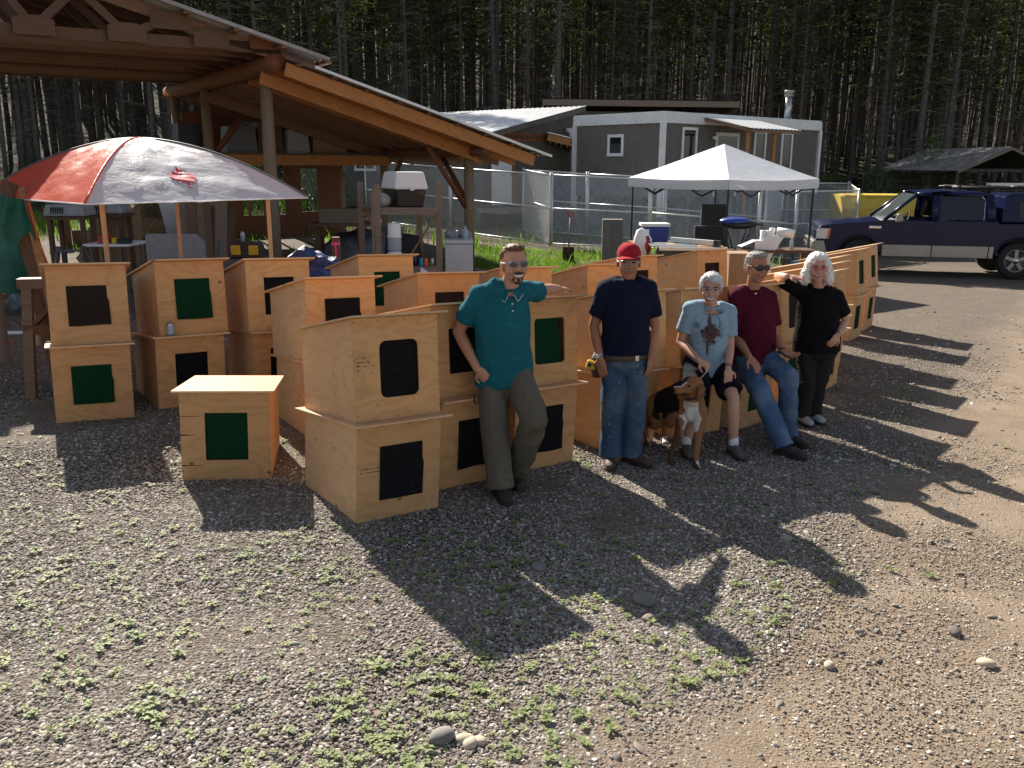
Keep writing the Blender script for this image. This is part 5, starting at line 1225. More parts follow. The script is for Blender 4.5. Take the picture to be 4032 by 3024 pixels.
part(ts, 'cabinet', frust(lambda a, b, z: Vector((a, b, z)), X0+.12, X0+.72, 14.58, 15.12, gz(2.8, 14.8), zs-.04, .04), 'green_paint', True); part(ts, 'maker_plate', MB().box((X0+.5, 14.59, zs-.15), (.14, .01, .04)), 'red_plastic', True); part(ts, 'insert_plate', MB().bx(X0+.3, X0+.42, 14.7, 15.0, zs+.001, zs+.003), 'card', True)
for s in (X1-.1,): part(ts, 'leg', MB().beam((s, 14.9, gz(s, 14.9)), (s, 14.9, zs-.04), .05, .05, (0, 1, 0)), 'rough_lumber', True)
# dark panels, barbecue
for (u0, u1, v0, Y, lb) in ((1517, 1572, 441, 20.6, 'tall black panel leaning at the kennel fence'), (1502, 1575, 488, 19.9, 'wide black bin panel in front of the taller black panel')):
    Pb, wb, hb = boxat(u0, u1, v0, Y, .2, R(3)); solo('black_panel', slab(Pb, 0, wb, 0, .12, 0, hb), 'charcoal_fabric', lb, 'panel', loc=Pb(0, 0, 0), bevel=.015)
q = at(1590, 482, 16.2); bq = thing('camp_barbecue', 'blue-lidded portable barbecue on crossed folding legs', 'barbecue', gp(q.x, q.y)); gb = gz(q.x, q.y)
part(bq, 'fire_box', MB().ell(q+Vector((.05, 0, -.02)), (.34, .2, .09), nu=20, nv=10), 'black_metal', True, True); part(bq, 'lid', MB().ell(q+Vector((-.02, 0, .035)), (.29, .19, .075), nu=20, nv=10), 'blue_plastic', True, True)
part(bq, 'handle', MB().tube([q+Vector((.3, 0, 0)), q+Vector((.5, 0, -.02))], .015, 6), 'black_metal', True); part(bq, 'side_tray', MB().box(q+Vector((.42, 0, -.03)), (.2, .2, .015)), 'black_metal', True)
for s, e in ((-.2, .25), (.25, -.2)):
    for dy in (-.15, .15): part(bq, 'leg', MB().beam((q.x+s, q.y+dy, q.z-.06), (q.x+e, q.y+dy, gb), .025, .025), 'black_metal', True)
part(bq, 'gas_bottle', MB().lathe([(.05, 0), (.05, .2), (.02, .24)], (q.x-.02, q.y, gb+.35), 12), 'white_plastic', True, True)
# table with foam box, cups, paper towel
q = at(1660, 537, 15.6); zt_ = q.z; tt = thing('camp_table', 'low plank table with white foam box and cups under the pale canopy', 'table', gp(q.x, q.y))
part(tt, 'table_top', MB().bx(q.x-.5, q.x+.75, 15.3, 15.85, zt_-.05, zt_), 'deck_board', True)
for a in (q.x-.42, q.x+.67):
    for b in (15.36, 15.78): part(tt, 'leg', MB().box((a, b, (gz(a, b)+zt_-.05)/2), (.07, .07, zt_-.05-gz(a, b))), 'deck_board', True)
fbx = thing('foam_box', 'open white foam box with flap folded out on the plank table', 'box', (q.x-.1, 15.5, zt_)); x_ = q.x-.1
m = MB(); m.bx(x_-.17, x_+.2, 15.42, 15.44, zt_, zt_+.15); m.bx(x_-.17, x_+.2, 15.70, 15.72, zt_, zt_+.15); m.bx(x_-.19, x_-.17, 15.42, 15.72, zt_, zt_+.15); m.bx(x_+.2, x_+.22, 15.42, 15.72, zt_, zt_+.15); m.bx(x_-.17, x_+.2, 15.44, 15.70, zt_+.002, zt_+.02); part(fbx, 'tray', m, 'foam', True); part(fbx, 'flap', MB().beam((x_-.19, 15.57, zt_+.14), (x_-.42, 15.57, zt_+.04), .28, .012), 'paper', True)
for i, (dx, h) in enumerate(((-.06, .30), (.03, .30), (.10, .34))):
    o = solo('foam_cups', MB().lathe([(.04, 0), (.048, h*.3), (.042, h*.31), (.05, h*.65), (.044, h*.66), (.052, h)], (0, 0, 0), 14), 'foam', 'stack of white foam cups standing in the foam box', 'cups', 'stacked foam cups', smooth=True); o.location = (x_+dx+.03, 15.55, zt_+.02)
pt = thing('paper_towel_roll', 'white paper towel roll unrolling over the folded chair seat', 'paper towel', at(1695, 505, 15.4)); c = at(1697, 503, 15.4); ax = Vector((.9, -.35, -.12)).normalized()
m = MB().tube([c-ax*.15, c+ax*.15], .075, 20); part(pt, 'roll', m, 'paper', True, True); part(pt, 'core_hole', MB().tube([c+ax*.1505, c+ax*.152], .022, 12), 'card', True)
m = MB().sheet(lambda u, v: c+Vector((-.1, 0, 0))+ax*(.28*u-.16)+Vector((-.30*v, -.05, -.06-.5*v*v+.015*math.sin(v*9))), 4, 12); part(pt, 'loose_sheet', m, 'paper', True, True)
# folding chairs
def lawn_chair(x, y, rz, cloth, label, s=1):
    t = thing('lawn_chair', label, 'chair', M=TR(gp(x, y), rz, s))
    def P_(pts, r=.012): return MB().tube(pts, r, 7)
    for sx in (-.27, .27):
        part(t, 'back_frame', P_([(sx, .05, .36), (sx, .28, .95)]), 'black_metal'); part(t, 'arm_rest', P_([(sx, -.2, .60), (sx, .14, .60)], .018), 'black_metal')
        part(t, 'leg', P_([(sx, -.22, .60), (sx, -.25, 0)]), 'black_metal'); part(t, 'leg', P_([(sx, .02, .40), (sx, .35, 0)]), 'black_metal')
    part(t, 'top_rail', P_([(-.27, .28, .95), (.27, .28, .95)]), 'black_metal')
    part(t, 'seat', MB().sheet(lambda u, v: (-.26+.52*u, -.22+.3*v, .42-.02*math.sin(PI*u)-.04*v), 6, 4), cloth, False, True); part(t, 'backrest', MB().sheet(lambda u, v: (-.26+.52*u, .06+.21*v+.03*math.sin(PI*u), .38+.56*v), 6, 6), cloth, False, True)
    return t
q = at(1742, 525, 15.9); lawn_chair(q.x, q.y, R(-20), 'light_grey_plastic', 'folding lawn chair with pale mesh seat and blue towel beside the canopy leg', .85)
o = solo('blue_towel', MB().sheet(lambda u, v: (q.x-.22+.2*u, q.y+.12-.16*v+.02*math.sin(u*8), gz(q.x, q.y)+.86-.5*v), 6, 8), 'bright_blue', 'bright blue towel hanging over the back of the lawn chair', 'towel', loc=q, smooth=True)
q2 = at(1722, 520, 18.4); t = thing('lounge_chair_frame', 'bare tubular folding chair frame near the kennel fence', 'chair', gp(q2.x, q2.y)); gq = gz(q2.x, q2.y)
part(t, 'back_frame', MB().tube([(q2.x-.25, q2.y, gq+.3), (q2.x-.16, q2.y+.15, gq+.95), (q2.x-.1, q2.y+.18, gq+1.02), (q2.x+.24, q2.y+.18, gq+1.0), (q2.x+.28, q2.y+.15, gq+.93), (q2.x+.2, q2.y, gq+.3)], .015, 7), 'grey_plastic', True, True)
for sx in (-.25, .2): part(t, 'leg', MB().tube([(q2.x+sx, q2.y+.05, gq+.5), (q2.x+sx-.05, q2.y-.3, gq)], .015, 7), 'grey_plastic', True); part(t, 'leg', MB().tube([(q2.x+sx, q2.y-.1, gq+.5), (q2.x+sx+.05, q2.y+.3, gq)], .015, 7), 'grey_plastic', True)
q3 = at(1706, 530, 15.6); o = solo('soda_water_bottle', MB().lathe([(.03, 0), (.032, .01), (.032, .14), (.013, .19), (.013, .21)], (0, 0, 0), 12), 'bottle_clear', 'small clear water bottle on the plank table edge', 'bottle', smooth=True); o.location = (q3.x, 15.5, zt_)
q = at(1590, 575, 13.2); solo('cardboard_carton', frust(lambda a, b, z: Vector((q.x+a, q.y+b, z)), -.12, .2, -.1, .3, gz(q.x, q.y), q.z+.2, -.02), 'card', 'open brown cardboard carton behind the middle row of dog houses', 'box', loc=(q.x, q.y, gz(q.x, q.y)))
# yellow bin behind the pickup
Py, e1y, e2y = frame3((*at(1820, 440, 26.5).xy, 0), R(-3)); gy = gz(at(1820, 440, 26.5).x, 26.5); zy = at(1820, 424, 26.5).z
yb = thing('yellow_dumpster', 'yellow steel dumpster with sloping lid behind the pickup', 'dumpster', Py(0, 0, gy)); m = MB(); vs = [Py(a, b, z) for a in (0, 2.5) for b, z in ((0, gy+.1), (1.3, gy+.1), (1.3, zy+.05), (.25, zy), (0, zy-.35))]
m.add(vs, [(0, 1, 2, 3, 4), (9, 8, 7, 6, 5), (0, 5, 6, 1), (1, 6, 7, 2), (2, 7, 8, 3), (3, 8, 9, 4), (4, 9, 5, 0)]); part(yb, 'body', m, 'yellow_paint', True)
for a in (.12, 1.2, 2.4): part(yb, 'rib', slab(Py, a, a+.08, -.05, -.001, gy+.1, zy-.36), 'yellow_paint', True)
part(yb, 'lid_hinge', MB().beam(Py(.1, .22, zy+.01), Py(2.4, .22, zy+.01), .05, .05), 'yellow_paint', True)
# ------------------------------------------------------------------ blue pickup with a topper
plain('truck_blue', (.004, .008, .040), .25, 0, .08, 3, 0, dirt=.012)
MT['truck_blue'].node_tree.nodes['Principled BSDF'].inputs['Specular IOR Level'].default_value = .3
plain('truck_silver', (.30, .285, .26), .35, .55, .08, 3, .02, dirt=.3)
plain('chrome', (.62, .62, .62), .15, 1, .05, 5, 0)
plain('tinted', (.008, .009, .011), .08, 0, .1, 3, 0)
k = NB('clear_glass'); k.set(Base_Color=(.5, .6, .62), Roughness=.03, Transmission_Weight=.9, IOR=1.12)
plain('lamp_clear', (.62, .64, .66), .15, .3, .1, 30, .1); plain('amber', (.7, .16, .04), .2, 0, .1, 20, 0); plain('interior', (.16, .155, .15), .8, 0, .1, 10, .1)
rw3 = gnd(2185, 598); rear = Vector((11.75, 20.6, 0)); front = Vector((8.32, 21.35, 0)); xd = (rear-front).normalized(); zg = gz(10, 21)+.02
TK = thing('pickup_truck', 'dark blue crew-cab pickup with silver lower panels, topper and roof rack', 'truck', M=Matrix.Identity(4))
yd = Vector((-xd.y, xd.x, 0)); Mx = Matrix.Identity(4)          # local x runs to the tail, y away from the camera, origin below the near front wheel
for i in range(3): Mx[i][0] = xd[i]; Mx[i][1] = yd[i]; Mx[i][3] = (front.x, front.y, zg)[i]
for i in range(3): Mx[i][2] = (0, 0, 1.06)[i]
TK.matrix_basis = Mx
WB = 3.50; TW_ = 1.96
def tk(nm, m, mt, smooth=False, bevel=0, root=None): 
    o = link(nm, m.mesh(nm, mt, smooth), root or TK)
    if bevel: bev(o, bevel, 3)
    return o
def arch(cx, r, n=12, z0=.52):
    a0 = math.asin((z0-.40)/r); return [(cx-r*math.cos(a), .40+r*math.sin(a)) for a in [a0+(PI-2*a0)*i/(n-1) for i in range(n)]]
# silhouette of the lower body, drawn with its wheel openings
low = [(-.98, .52), (-.98, .80), (-.96, 1.02), (-.88, 1.10), (-.30, 1.17), (.42, 1.22), (.50, 1.24), (3.02, 1.25), (3.02, 1.20), (3.05, 1.20), (4.95, 1.22), (4.97, .62), (4.90, .50)]
poly = low+list(reversed([(x, z) for x, z in arch(WB, .50)]))+list(reversed([(x, z) for x, z in arch(0, .50)]))
def side_shell(y0, th, poly): 
    return MB().prism(poly, (0, y0, 0), (1, 0, 0), (0, 0, 1), (0, th, 0))
tk('body_side', side_shell(.0, .07, poly), 'truck_blue', bevel=.02); tk('body_side', side_shell(TW_-.07, .07, poly), 'truck_blue', bevel=.02)
def sheetb(nm, prof, y0, y1, mt, crown=.0, bevel=0):
    m = MB().sheet(lambda u, v: (prof[int(round(u*(len(prof)-1)))][0], y0+(y1-y0)*v, prof[int(round(u*(len(prof)-1)))][1]+crown*math.sin(PI*v)), len(prof)-1, 10); return tk(nm, m, mt, True)
sheetb('hood', [(-.97, .80), (-.955, 1.0), (-.90, 1.09), (-.60, 1.135), (-.30, 1.165), (.05, 1.19), (.45, 1.215)], .02, TW_-.02, 'truck_blue', .045)
tk('front_fascia', MB().bx(-.985, -.90, .06, TW_-.06, .55, 1.0), 'truck_blue', bevel=.03)
tk('grille', MB().bx(-1.005, -.984, .45, TW_-.45, .72, .98), 'chrome', bevel=.01)
tk('bumper', MB().prism([(-1.06, .50), (-1.09, .62), (-1.06, .76), (-.80, .77), (-.72, .50)], (0, -.01, 0), (1, 0, 0), (0, 0, 1), (0, TW_+.02, 0)), 'truck_silver', bevel=.03)
tk('fog_lamp', MB().box((-1.078, .28, .62), (.02, .12, .08)), 'black_plastic')
for s in (0, 1):
    y = -.012 if s == 0 else TW_-.03
    tk('headlight', MB().prism([(-.985, .80), (-.985, 1.0), (-.9, 1.035), (-.66, 1.03), (-.70, .80)], (0, y, 0), (1, 0, 0), (0, 0, 1), (0, .042, 0)), 'lamp_clear', bevel=.012)
    tk('turn_lamp', MB().prism([(-.755, .81), (-.72, 1.02), (-.665, 1.02), (-.70, .81)], (0, y-.006 if s == 0 else y+.008, 0), (1, 0, 0), (0, 0, 1), (0, .04, 0)), 'amber')
    # silver rockers
    for a, b in ((.53, 1.62), (1.64, 2.86), (2.88, 2.98)): tk('lower_panel', MB().bx(a, b, y+.002 if s == 0 else y+.03, y+.02 if s == 0 else y+.045, .44, .70), 'truck_silver', bevel=.012)
    tk('wheel_lip', MB().tube([(x, (y+.005 if s == 0 else y+.03), z) for x, z in arch(0, .505, 14, .45)], .022, 6), 'truck_blue', True); tk('wheel_lip', MB().tube([(x, (y+.005 if s == 0 else y+.03), z) for x, z in arch(WB, .505, 14, .45)], .022, 6), 'truck_blue', True)
# cab: pillars, roof, glass
sec = lambda y: y
def cab_pt(x, z, s):   # tumblehome
    inset = .02+.16*max(0, (z-1.24)/.62); return (x, inset if s == 0 else TW_-inset, z)
A0, A1, B_, C_, D_ = (.52, 1.24), (1.22, 1.80), (1.66, 1.83), (2.80, 1.81), (3.0, 1.25)
for s in (0, 1):
    def pil(nm, pts, r=.045, mt='truck_blue'): tk(nm, MB().tube([cab_pt(x, z, s) for x, z in pts], [(r, .03)]*len(pts), 8, side=(1, 0, 0)), mt, True)
    pil('a_pillar', [A0, (.90, 1.55), A1], .04); pil('b_pillar', [(1.63, 1.22), (1.63, 1.80)], .07); pil('c_pillar', [(2.86, 1.22), (2.85, 1.5), (2.78, 1.80)], .11)
    pil('roof_rail', [A1, (1.4, 1.825), (2.1, 1.835), C_], .05)
    def pane(nm, pts, mt, off=.0):
        m = MB(); m.add([Vector(cab_pt(x, z, s))+Vector((0, off, 0)) for x, z in pts], [tuple(range(len(pts)))]); tk(nm, m, mt)
    pane('rear_door_window', [(1.76, 1.27), (2.70, 1.27), (2.70, 1.72), (2.62, 1.77), (1.76, 1.77)], 'tinted', -.004 if s == 0 else .004)
    tk('window_trim', MB().tube([cab_pt(2.70, 1.27, s), cab_pt(2.71, 1.70, s), cab_pt(2.64, 1.77, s)], .008, 5), 'chrome')
    pane('door_upper', [(1.60, 1.22), (1.78, 1.22), (1.78, 1.80), (1.60, 1.80)], 'truck_blue'); pane('door_upper', [(2.66, 1.22), (3.0, 1.22), (2.84, 1.81), (2.60, 1.81)], 'truck_blue')
    for x0, x1, nm in ((.53, 1.60, 'front_door'), (1.64, 2.86, 'rear_door')):
        o = tk(nm, MB().bx(x0, x1, -.008 if s == 0 else TW_-.004, -.001 if s == 0 else TW_+.008, .72, 1.225), 'truck_blue', bevel=.006)
        tk('door_handle', MB().box((x1-.13, -.02 if s == 0 else TW_+.02, 1.06), (.17, .025, .05)), 'black_plastic', bevel=.01, root=o)
    tk('mirror', MB().prism([(0, 0), (.16, .02), (.15, .21), (.02, .19)], (.74, -.22 if s == 0 else TW_+.06, 1.20), (1, 0, 0), (0, 0, 1), (0, .16, 0)), 'truck_silver' if s == 0 else 'black_plastic', bevel=.03)
    tk('emblem', MB().box((.33, -.014 if s == 0 else TW_+.014, 1.08), (.28, .016, .06)), 'chrome', bevel=.008)
m = MB().sheet(lambda u, v: (Vector(cab_pt(1.19+1.62*u, 1.80+.05*math.sin(PI*min(1, u*1.1)), 0)).lerp(Vector(cab_pt(1.19+1.62*u, 1.80+.05*math.sin(PI*min(1, u*1.1)), 1)), v)+Vector((0, 0, .035*math.sin(PI*v)+.03))), 8, 10); tk('roof', m, 'truck_blue', True)
m = MB(); m.add([cab_pt(.55, 1.24, 0), cab_pt(.55, 1.24, 1), cab_pt(1.20, 1.81, 1), cab_pt(1.20, 1.81, 0)], [(0, 1, 2, 3)]); tk('windscreen', m, 'clear_glass')
m = MB(); m.add([cab_pt(2.98, 1.24, 0), cab_pt(2.98, 1.24, 1), cab_pt(2.82, 1.80, 1), cab_pt(2.82, 1.80, 0)], [(0, 1, 2, 3)]); tk('rear_window', m, 'tinted')
tk('floor_pan', MB().bx(-.85, 4.9, .08, TW_-.08, .50, .56), 'black_plastic'); tk('firewall', MB().bx(.40, .50, .08, TW_-.08, .56, 1.20), 'black_plastic'); tk('dashboard', MB().bx(.52, .95, .12, TW_-.12, 1.0, 1.24), 'interior', bevel=.04)
for y in (.28, 1.12):
    tk('seat', MB().bx(1.45, 1.95, y, y+.52, .75, .95).prism([(1.85, .9), (2.02, .9), (2.16, 1.50), (2.02, 1.52)], (0, y, 0), (1, 0, 0), (0, 0, 1), (0, .52, 0)), 'interior', bevel=.04); tk('head_rest', MB().box((2.12, y+.26, 1.60), (.09, .25, .16)), 'interior', bevel=.03)
sw = MB(); cc = Vector((1.12, .55, 1.24)); sw.tube([cc+Vector((.09*math.sin(a)*.6, .19*math.cos(a), .17*math.sin(a))) for a in [2*PI*i/20 for i in range(21)]], .014, 6, cap=False); tk('steering_wheel', sw, 'black_plastic', True)
tk('rear_bench', MB().bx(2.3, 2.85, .2, TW_-.2, .75, 1.45), 'interior', bevel=.05)
# bed and topper
tk('bed_gap', MB().bx(3.0, 3.055, .04, TW_-.04, .5, 1.16), 'black_plastic'); tk('tailgate', MB().bx(4.92, 4.985, .05, TW_-.05, .6, 1.20), 'truck_blue', bevel=.02); tk('rear_bumper', MB().bx(4.95, 5.12, .0, TW_, .48, .64), 'chrome', bevel=.03)
m = MB(); pr = [(3.08, 1.225), (3.14, 1.78), (3.3, 1.84), (4.7, 1.84), (4.9, 1.74), (4.96, 1.225)]
vs = [(x, .03+.12*max(0, (z-1.225)/.6), z) for x, z in pr]+[(x, TW_-.03-.12*max(0, (z-1.225)/.6), z) for x, z in pr]; n = len(pr)
m.add(vs, [tuple(range(n)), tuple(range(2*n-1, n-1, -1))]+[(i, n+i, n+(i+1) % n, (i+1) % n) for i in range(n)]); tp = tk('topper', m, 'truck_blue', bevel=.04)
for s in (0, 1):
    y = lambda z: (.03+.12*(z-1.225)/.6-.006) if s == 0 else (TW_-.03-.12*(z-1.225)/.6+.006)
    for nm, x0, x1, z0, z1, mt, e in (('topper_window', 3.42, 4.78, 1.32, 1.70, 'tinted', 0), ('window_slider', 3.66, 4.2, 1.38, 1.67, 'lamp_clear', .006)):
        mm = MB(); sg_ = -1 if s == 0 else 1; mm.add([(x0+.03, y(z0)+sg_*e, z0), (x1, y(z0)+sg_*e, z0), (x1, y(z1)+sg_*e, z1), (x0, y(z1)+sg_*e, z1)], [(0, 1, 2, 3)]); tk(nm, mm, mt, root=tp)
    tk('window_trim', MB().tube([(3.45, y(1.32), 1.32), (3.42, y(1.5), 1.5), (3.42, y(1.68), 1.68), (3.5, y(1.71), 1.71), (4.78, y(1.71), 1.71)], .010, 5), 'black_plastic', root=tp)
for y in (.35, TW_-.35): tk('rack_rail', MB().tube([(2.0, y, 1.96), (4.7, y, 1.96)], .022, 7), 'black_metal', True)
for x in (2.15, 3.4, 4.5):
    tk('rack_bar', MB().tube([(x, .2, 1.985), (x, TW_-.2, 1.985)], .022, 7), 'black_metal', True)
    for y in (.35, TW_-.35): tk('rack_foot', MB().box((x, y, 1.91), (.06, .05, .1)), 'black_metal')
tk('ladder_on_rack', MB().beam((2.9, .5, 2.03), (5.0, .5, 2.05), .05, .05).beam((2.9, .9, 2.03), (5.0, .9, 2.05), .05, .05), 'steel')
# wheels
def wheel(x, y, s):
    t = link('wheel', None, TK, Matrix.Translation((x, y, .40))); sg_ = -1 if s == 0 else 1; Q = Matrix.Rotation(R(90), 3, 'X')
    prof = [(.25, -.11), (.36, -.125), (.395, -.10), (.40, -.05), (.40, .05), (.395, .10), (.36, .125), (.25, .11)]
    part(t, 'tyre', MB().lathe(prof, (0, 0, 0), 32, Q, cap=False), 'tyre', False, True)
    m = MB().lathe([(.255, .10), (.245, .115), (.232, .10), (.225, .0), (.0, .0)], (0, 0, 0), 28, Q if s == 0 else Matrix.Rotation(R(-90), 3, 'X'), cap=False); part(t, 'rim', m, 'truck_silver', False, True)
    m = MB()
    for i in range(5):
        a = R(18+72*i); d = Vector((math.cos(a), 0, math.sin(a))); m.beam(d*.05+Vector((0, sg_*.085, 0)), d*.235+Vector((0, sg_*.075, 0)), .09, .05, (0, 1, 0)) if False else m.box(d*.14+Vector((0, sg_*.075, 0)), (.20, .045, .085), Matrix.Rotation(-a, 3, 'Y'))
    part(t, 'spokes', m, 'truck_silver', bevel=.008)
    part(t, 'hub_cap', MB().lathe([(.075, 0), (.07, .02), (.0, .025)], (0, sg_*.09, 0), 18, Q if s == 0 else Matrix.Rotation(R(-90), 3, 'X'), cap=False), 'chrome', False, True)
    part(t, 'well', MB().lathe([(.225, -.02), (0, -.02)], (0, 0, 0), 20, Q, cap=False), 'black_plastic')
for x in (0, WB): wheel(x, .14, 0); wheel(x, TW_-.14, 1)
for x in (0, WB): tk('wheel_well', MB().bx(x-.52, x+.52, .30, TW_-.30, .40, .98), 'black_plastic')
tk('axle', MB().tube([(0, .2, .4), (0, TW_-.2, .4)], .05, 8), 'black_metal'); tk('axle', MB().tube([(WB, .2, .4), (WB, TW_-.2, .4)], .06, 8), 'black_metal')
# ------------------------------------------------------------------ people and dog
def skin(name, col):
    k = NB(name); o = k.obj(); n = k.noise(o, 22, 4, .6); b = k.noise(o, 6, 3, .6)
    c = k.mix(k.ramp(b, [(.35, 0.), (.7, .6)]), col, tuple(a*w_ for a, w_ in zip(col, (1.0, .72, .66)))); c = k.mix(k.math('MULTIPLY', n, .25), c, tuple(a*.8 for a in col))
    k.set(Base_Color=c, Roughness=.52, Subsurface_Weight=.12, Subsurface_Radius=(.02, .008, .005), Subsurface_Scale=.4, Specular_IOR_Level=.35); k.bump(n, .12, .003)
plain('brown_fur', (.20, .075, .03), .8, 0, .3, 60, .3)
skin('skin_light', (.52, .285, .19)); skin('skin_tan', (.40, .195, .115)); skin('skin_pale', (.56, .32, .235))
def cloth(name, col, worn=None, scale=5, rough=.9, bump=.22):
    k = NB(name); o = k.obj(); f = k.noise(k.vmath('MULTIPLY', o, (1, 1, .55)), scale, 3, .5, 1.0); w_ = k.noise(o, 220, 2, .6); big = k.noise(o, 4, 4, .6)
    cr_ = k.noise(k.vmath('MULTIPLY', o, (1, 1, 2.2)), scale*.8, 3, .5, 2.4); f = k.math('ADD', k.math('MULTIPLY', f, .55), k.math('MULTIPLY', k.math('ABSOLUTE', k.math('SUBTRACT', cr_, .5)), 1.5)); c = k.mix(f, tuple(a*.66 for a in col), tuple(min(1, a*1.28) for a in col))
    if worn: c = k.mix(k.ramp(big, [(.46, 0.), (.68, .85)]), c, worn)
    c = k.mix(k.math('MULTIPLY', w_, .22), c, tuple(a*.6 for a in col))
    k.set(Base_Color=c, Roughness=rough, Specular_IOR_Level=.12); k.bump(k.math('ADD', f, k.math('MULTIPLY', w_, .06)), bump*1.9, .022)
cloth('teal_cloth', (.014, .135, .175)); cloth('navy_cloth', (.010, .014, .034)); cloth('maroon_cloth', (.085, .008, .022)); cloth('black_cloth', (.008, .008, .010)); cloth('light_blue_cloth', (.30, .44, .56))
cloth('khaki_cloth', (.155, .135, .105), (.12, .10, .075)); cloth('denim', (.055, .10, .175), (.16, .19, .22)); cloth('denim_pale', (.08, .14, .26), (.19, .245, .33)); cloth('charcoal_trouser', (.028, .024, .026)); cloth('navy_short', (.009, .011, .020))
cloth('cap_red', (.40, .02, .035)); plain('leather_brown', (.075, .042, .028), .7, 0, .25, 18, .3, dirt=.3); plain('boot_dark', (.035, .030, .028), .75, 0, .25, 20, .3, dirt=.25); plain('shoe_grey', (.11, .095, .085), .8, 0, .25, 25, .3); plain('shoe_white', (.42, .42, .40), .7, 0, .15, 30, .2); plain('rubber_sole', (.02, .02, .02), .8, 0, .1, 20, .1); plain('sock_white', (.72, .74, .78), .9, 0, .05, 60, .4)
def hairm(name, a, b):
    k = NB(name); o = k.obj(); n = k.noise(k.vmath('MULTIPLY', o, (1.4, 1.4, .35)), 95, 4, .7, .4); c = k.mix(k.ramp(n, [(.3, 0.), (.7, 1.)]), a, b); k.set(Base_Color=c, Roughness=.5, Specular_IOR_Level=.4); k.bump(n, .9, .006)
hairm('hair_brown', (.055, .026, .012), (.19, .095, .045)); hairm('hair_grey', (.12, .11, .10), (.42, .40, .37)); hairm('hair_white', (.66, .64, .60), (.93, .92, .90)); hairm('hair_dark', (.02, .012, .008), (.06, .035, .02)); hairm('hair_silver', (.36, .36, .36), (.78, .79, .80))
plain('eye_dark', (.012, .010, .009), .2, 0, .1, 20, 0); plain('teeth', (.74, .72, .66), .3, 0, .03, 20, 0); plain('lip', (.32, .09, .075), .5, 0, .1, 20, 0); plain('lens_dark', (.010, .009, .009), .08, 0, .1, 5, 0); plain('lens_smoke', (.06, .05, .05), .1, 0, .1, 5, 0); plain('watch_steel', (.55, .56, .57), .25, .9, .1, 20, 0)
plain('print_dark', (.06, .042, .045), .9, 0, .35, 60, 0); plain('print_maroon', (.135, .07, .075), .9, 0, .3, 40, 0)

def organic(nm, mb, voxel, root, mt, smooth=4, fold=0, fscale=9, seed=0, label=None, keep=None):
    me = mb.mesh('tmp'); ob = bpy.data.objects.new('tmp', me); C.objects.link(ob)
    bm = bmesh.new(); bm.from_mesh(me); bmesh.ops.recalc_face_normals(bm, faces=bm.faces); bm.to_mesh(me); bm.free()
    m = ob.modifiers.new('r', 'REMESH'); m.mode = 'VOXEL'; m.voxel_size = voxel; m.use_smooth_shade = True
    if smooth: s = ob.modifiers.new('s', 'SMOOTH'); s.factor = .5; s.iterations = smooth
    dg = bpy.context.evaluated_depsgraph_get(); out = bpy.data.meshes.new_from_object(ob.evaluated_get(dg)); bpy.data.objects.remove(ob); bpy.data.meshes.remove(me)
    if fold:
        n = len(out.vertices); co = np.empty(n*3); out.vertices.foreach_get('co', co); co = co.reshape(-1, 3); no = np.empty(n*3); out.vertices.foreach_get('normal', no); no = no.reshape(-1, 3)
        d = np.array([noise.noise((c[0]*fscale+seed, c[1]*fscale, c[2]*fscale*.75))*.8+noise.noise((c[0]*fscale*2.1, c[1]*fscale*2.1+seed, c[2]*fscale*1.5+4))*.25 for c in co])
        d = (1-np.abs(d)*2.6)*.75+d*.5-.25; co += no*(d*fold)[:, None]; out.vertices.foreach_set('co', co.ravel()); out.update()
    out.transform(wm(root).inverted()); out.materials.clear(); out.materials.append(MT[mt]); out.polygons.foreach_set('use_smooth', [True]*len(out.polygons)); out.name = nm
    o = link(nm, out, root)
    if label: o['label'] = label
    return o
class Head:
    def __init__(s, c, look, up, k=1.0):
        s.c = Vector(c); s.up = Vector(up).normalized(); f = Vector(look); f = (f-s.up*f.dot(s.up)).normalized(); s.f = f; s.r = f.cross(s.up).normalized(); s.k = k
        s.M = Matrix((s.r, s.f, s.up)).transposed()
    def p(s, x, y, z): return s.c+(s.r*x+s.f*y+s.up*z)*s.k
    def e(s, mb, x, y, z, a, b, c, nu=16, nv=10): k = s.k; mb.ell(s.p(x, y, z), (a*k, b*k, c*k), s.M, nu, nv)
def head_shape(mb, h, jaw=1.0, chin=1.0):
    h.e(mb, 0, -.012, .030, .076, .097, .090, 24, 14); h.e(mb, 0, .022, -.05, .057*jaw, .066, .068, 20, 12); h.e(mb, 0, .030, .0, .066, .066, .06, 20, 12)
    h.e(mb, 0, .062, -.098, .027*chin, .022, .020); h.e(mb, 0, .074, .028, .052, .018, .014)
    for s in (-1, 1):
        h.e(mb, s*.037, .055, -.032, .028, .030, .032); h.e(mb, s*.078, -.008, -.006, .010, .021, .031); h.e(mb, s*.078, -.002, -.028, .008, .012, .014); h.e(mb, s*.012, .100, -.030, .009, .010, .008)
    mb.tube([h.p(0, .084, .016), h.p(0, .098, -.006), h.p(0, .112, -.026)], [.008, .011, .015], 8); h.e(mb, 0, .106, -.028, .014, .013, .012)
    h.e(mb, 0, .082, -.062, .026, .014, .010); h.e(mb, 0, .080, -.074, .022, .013, .009)
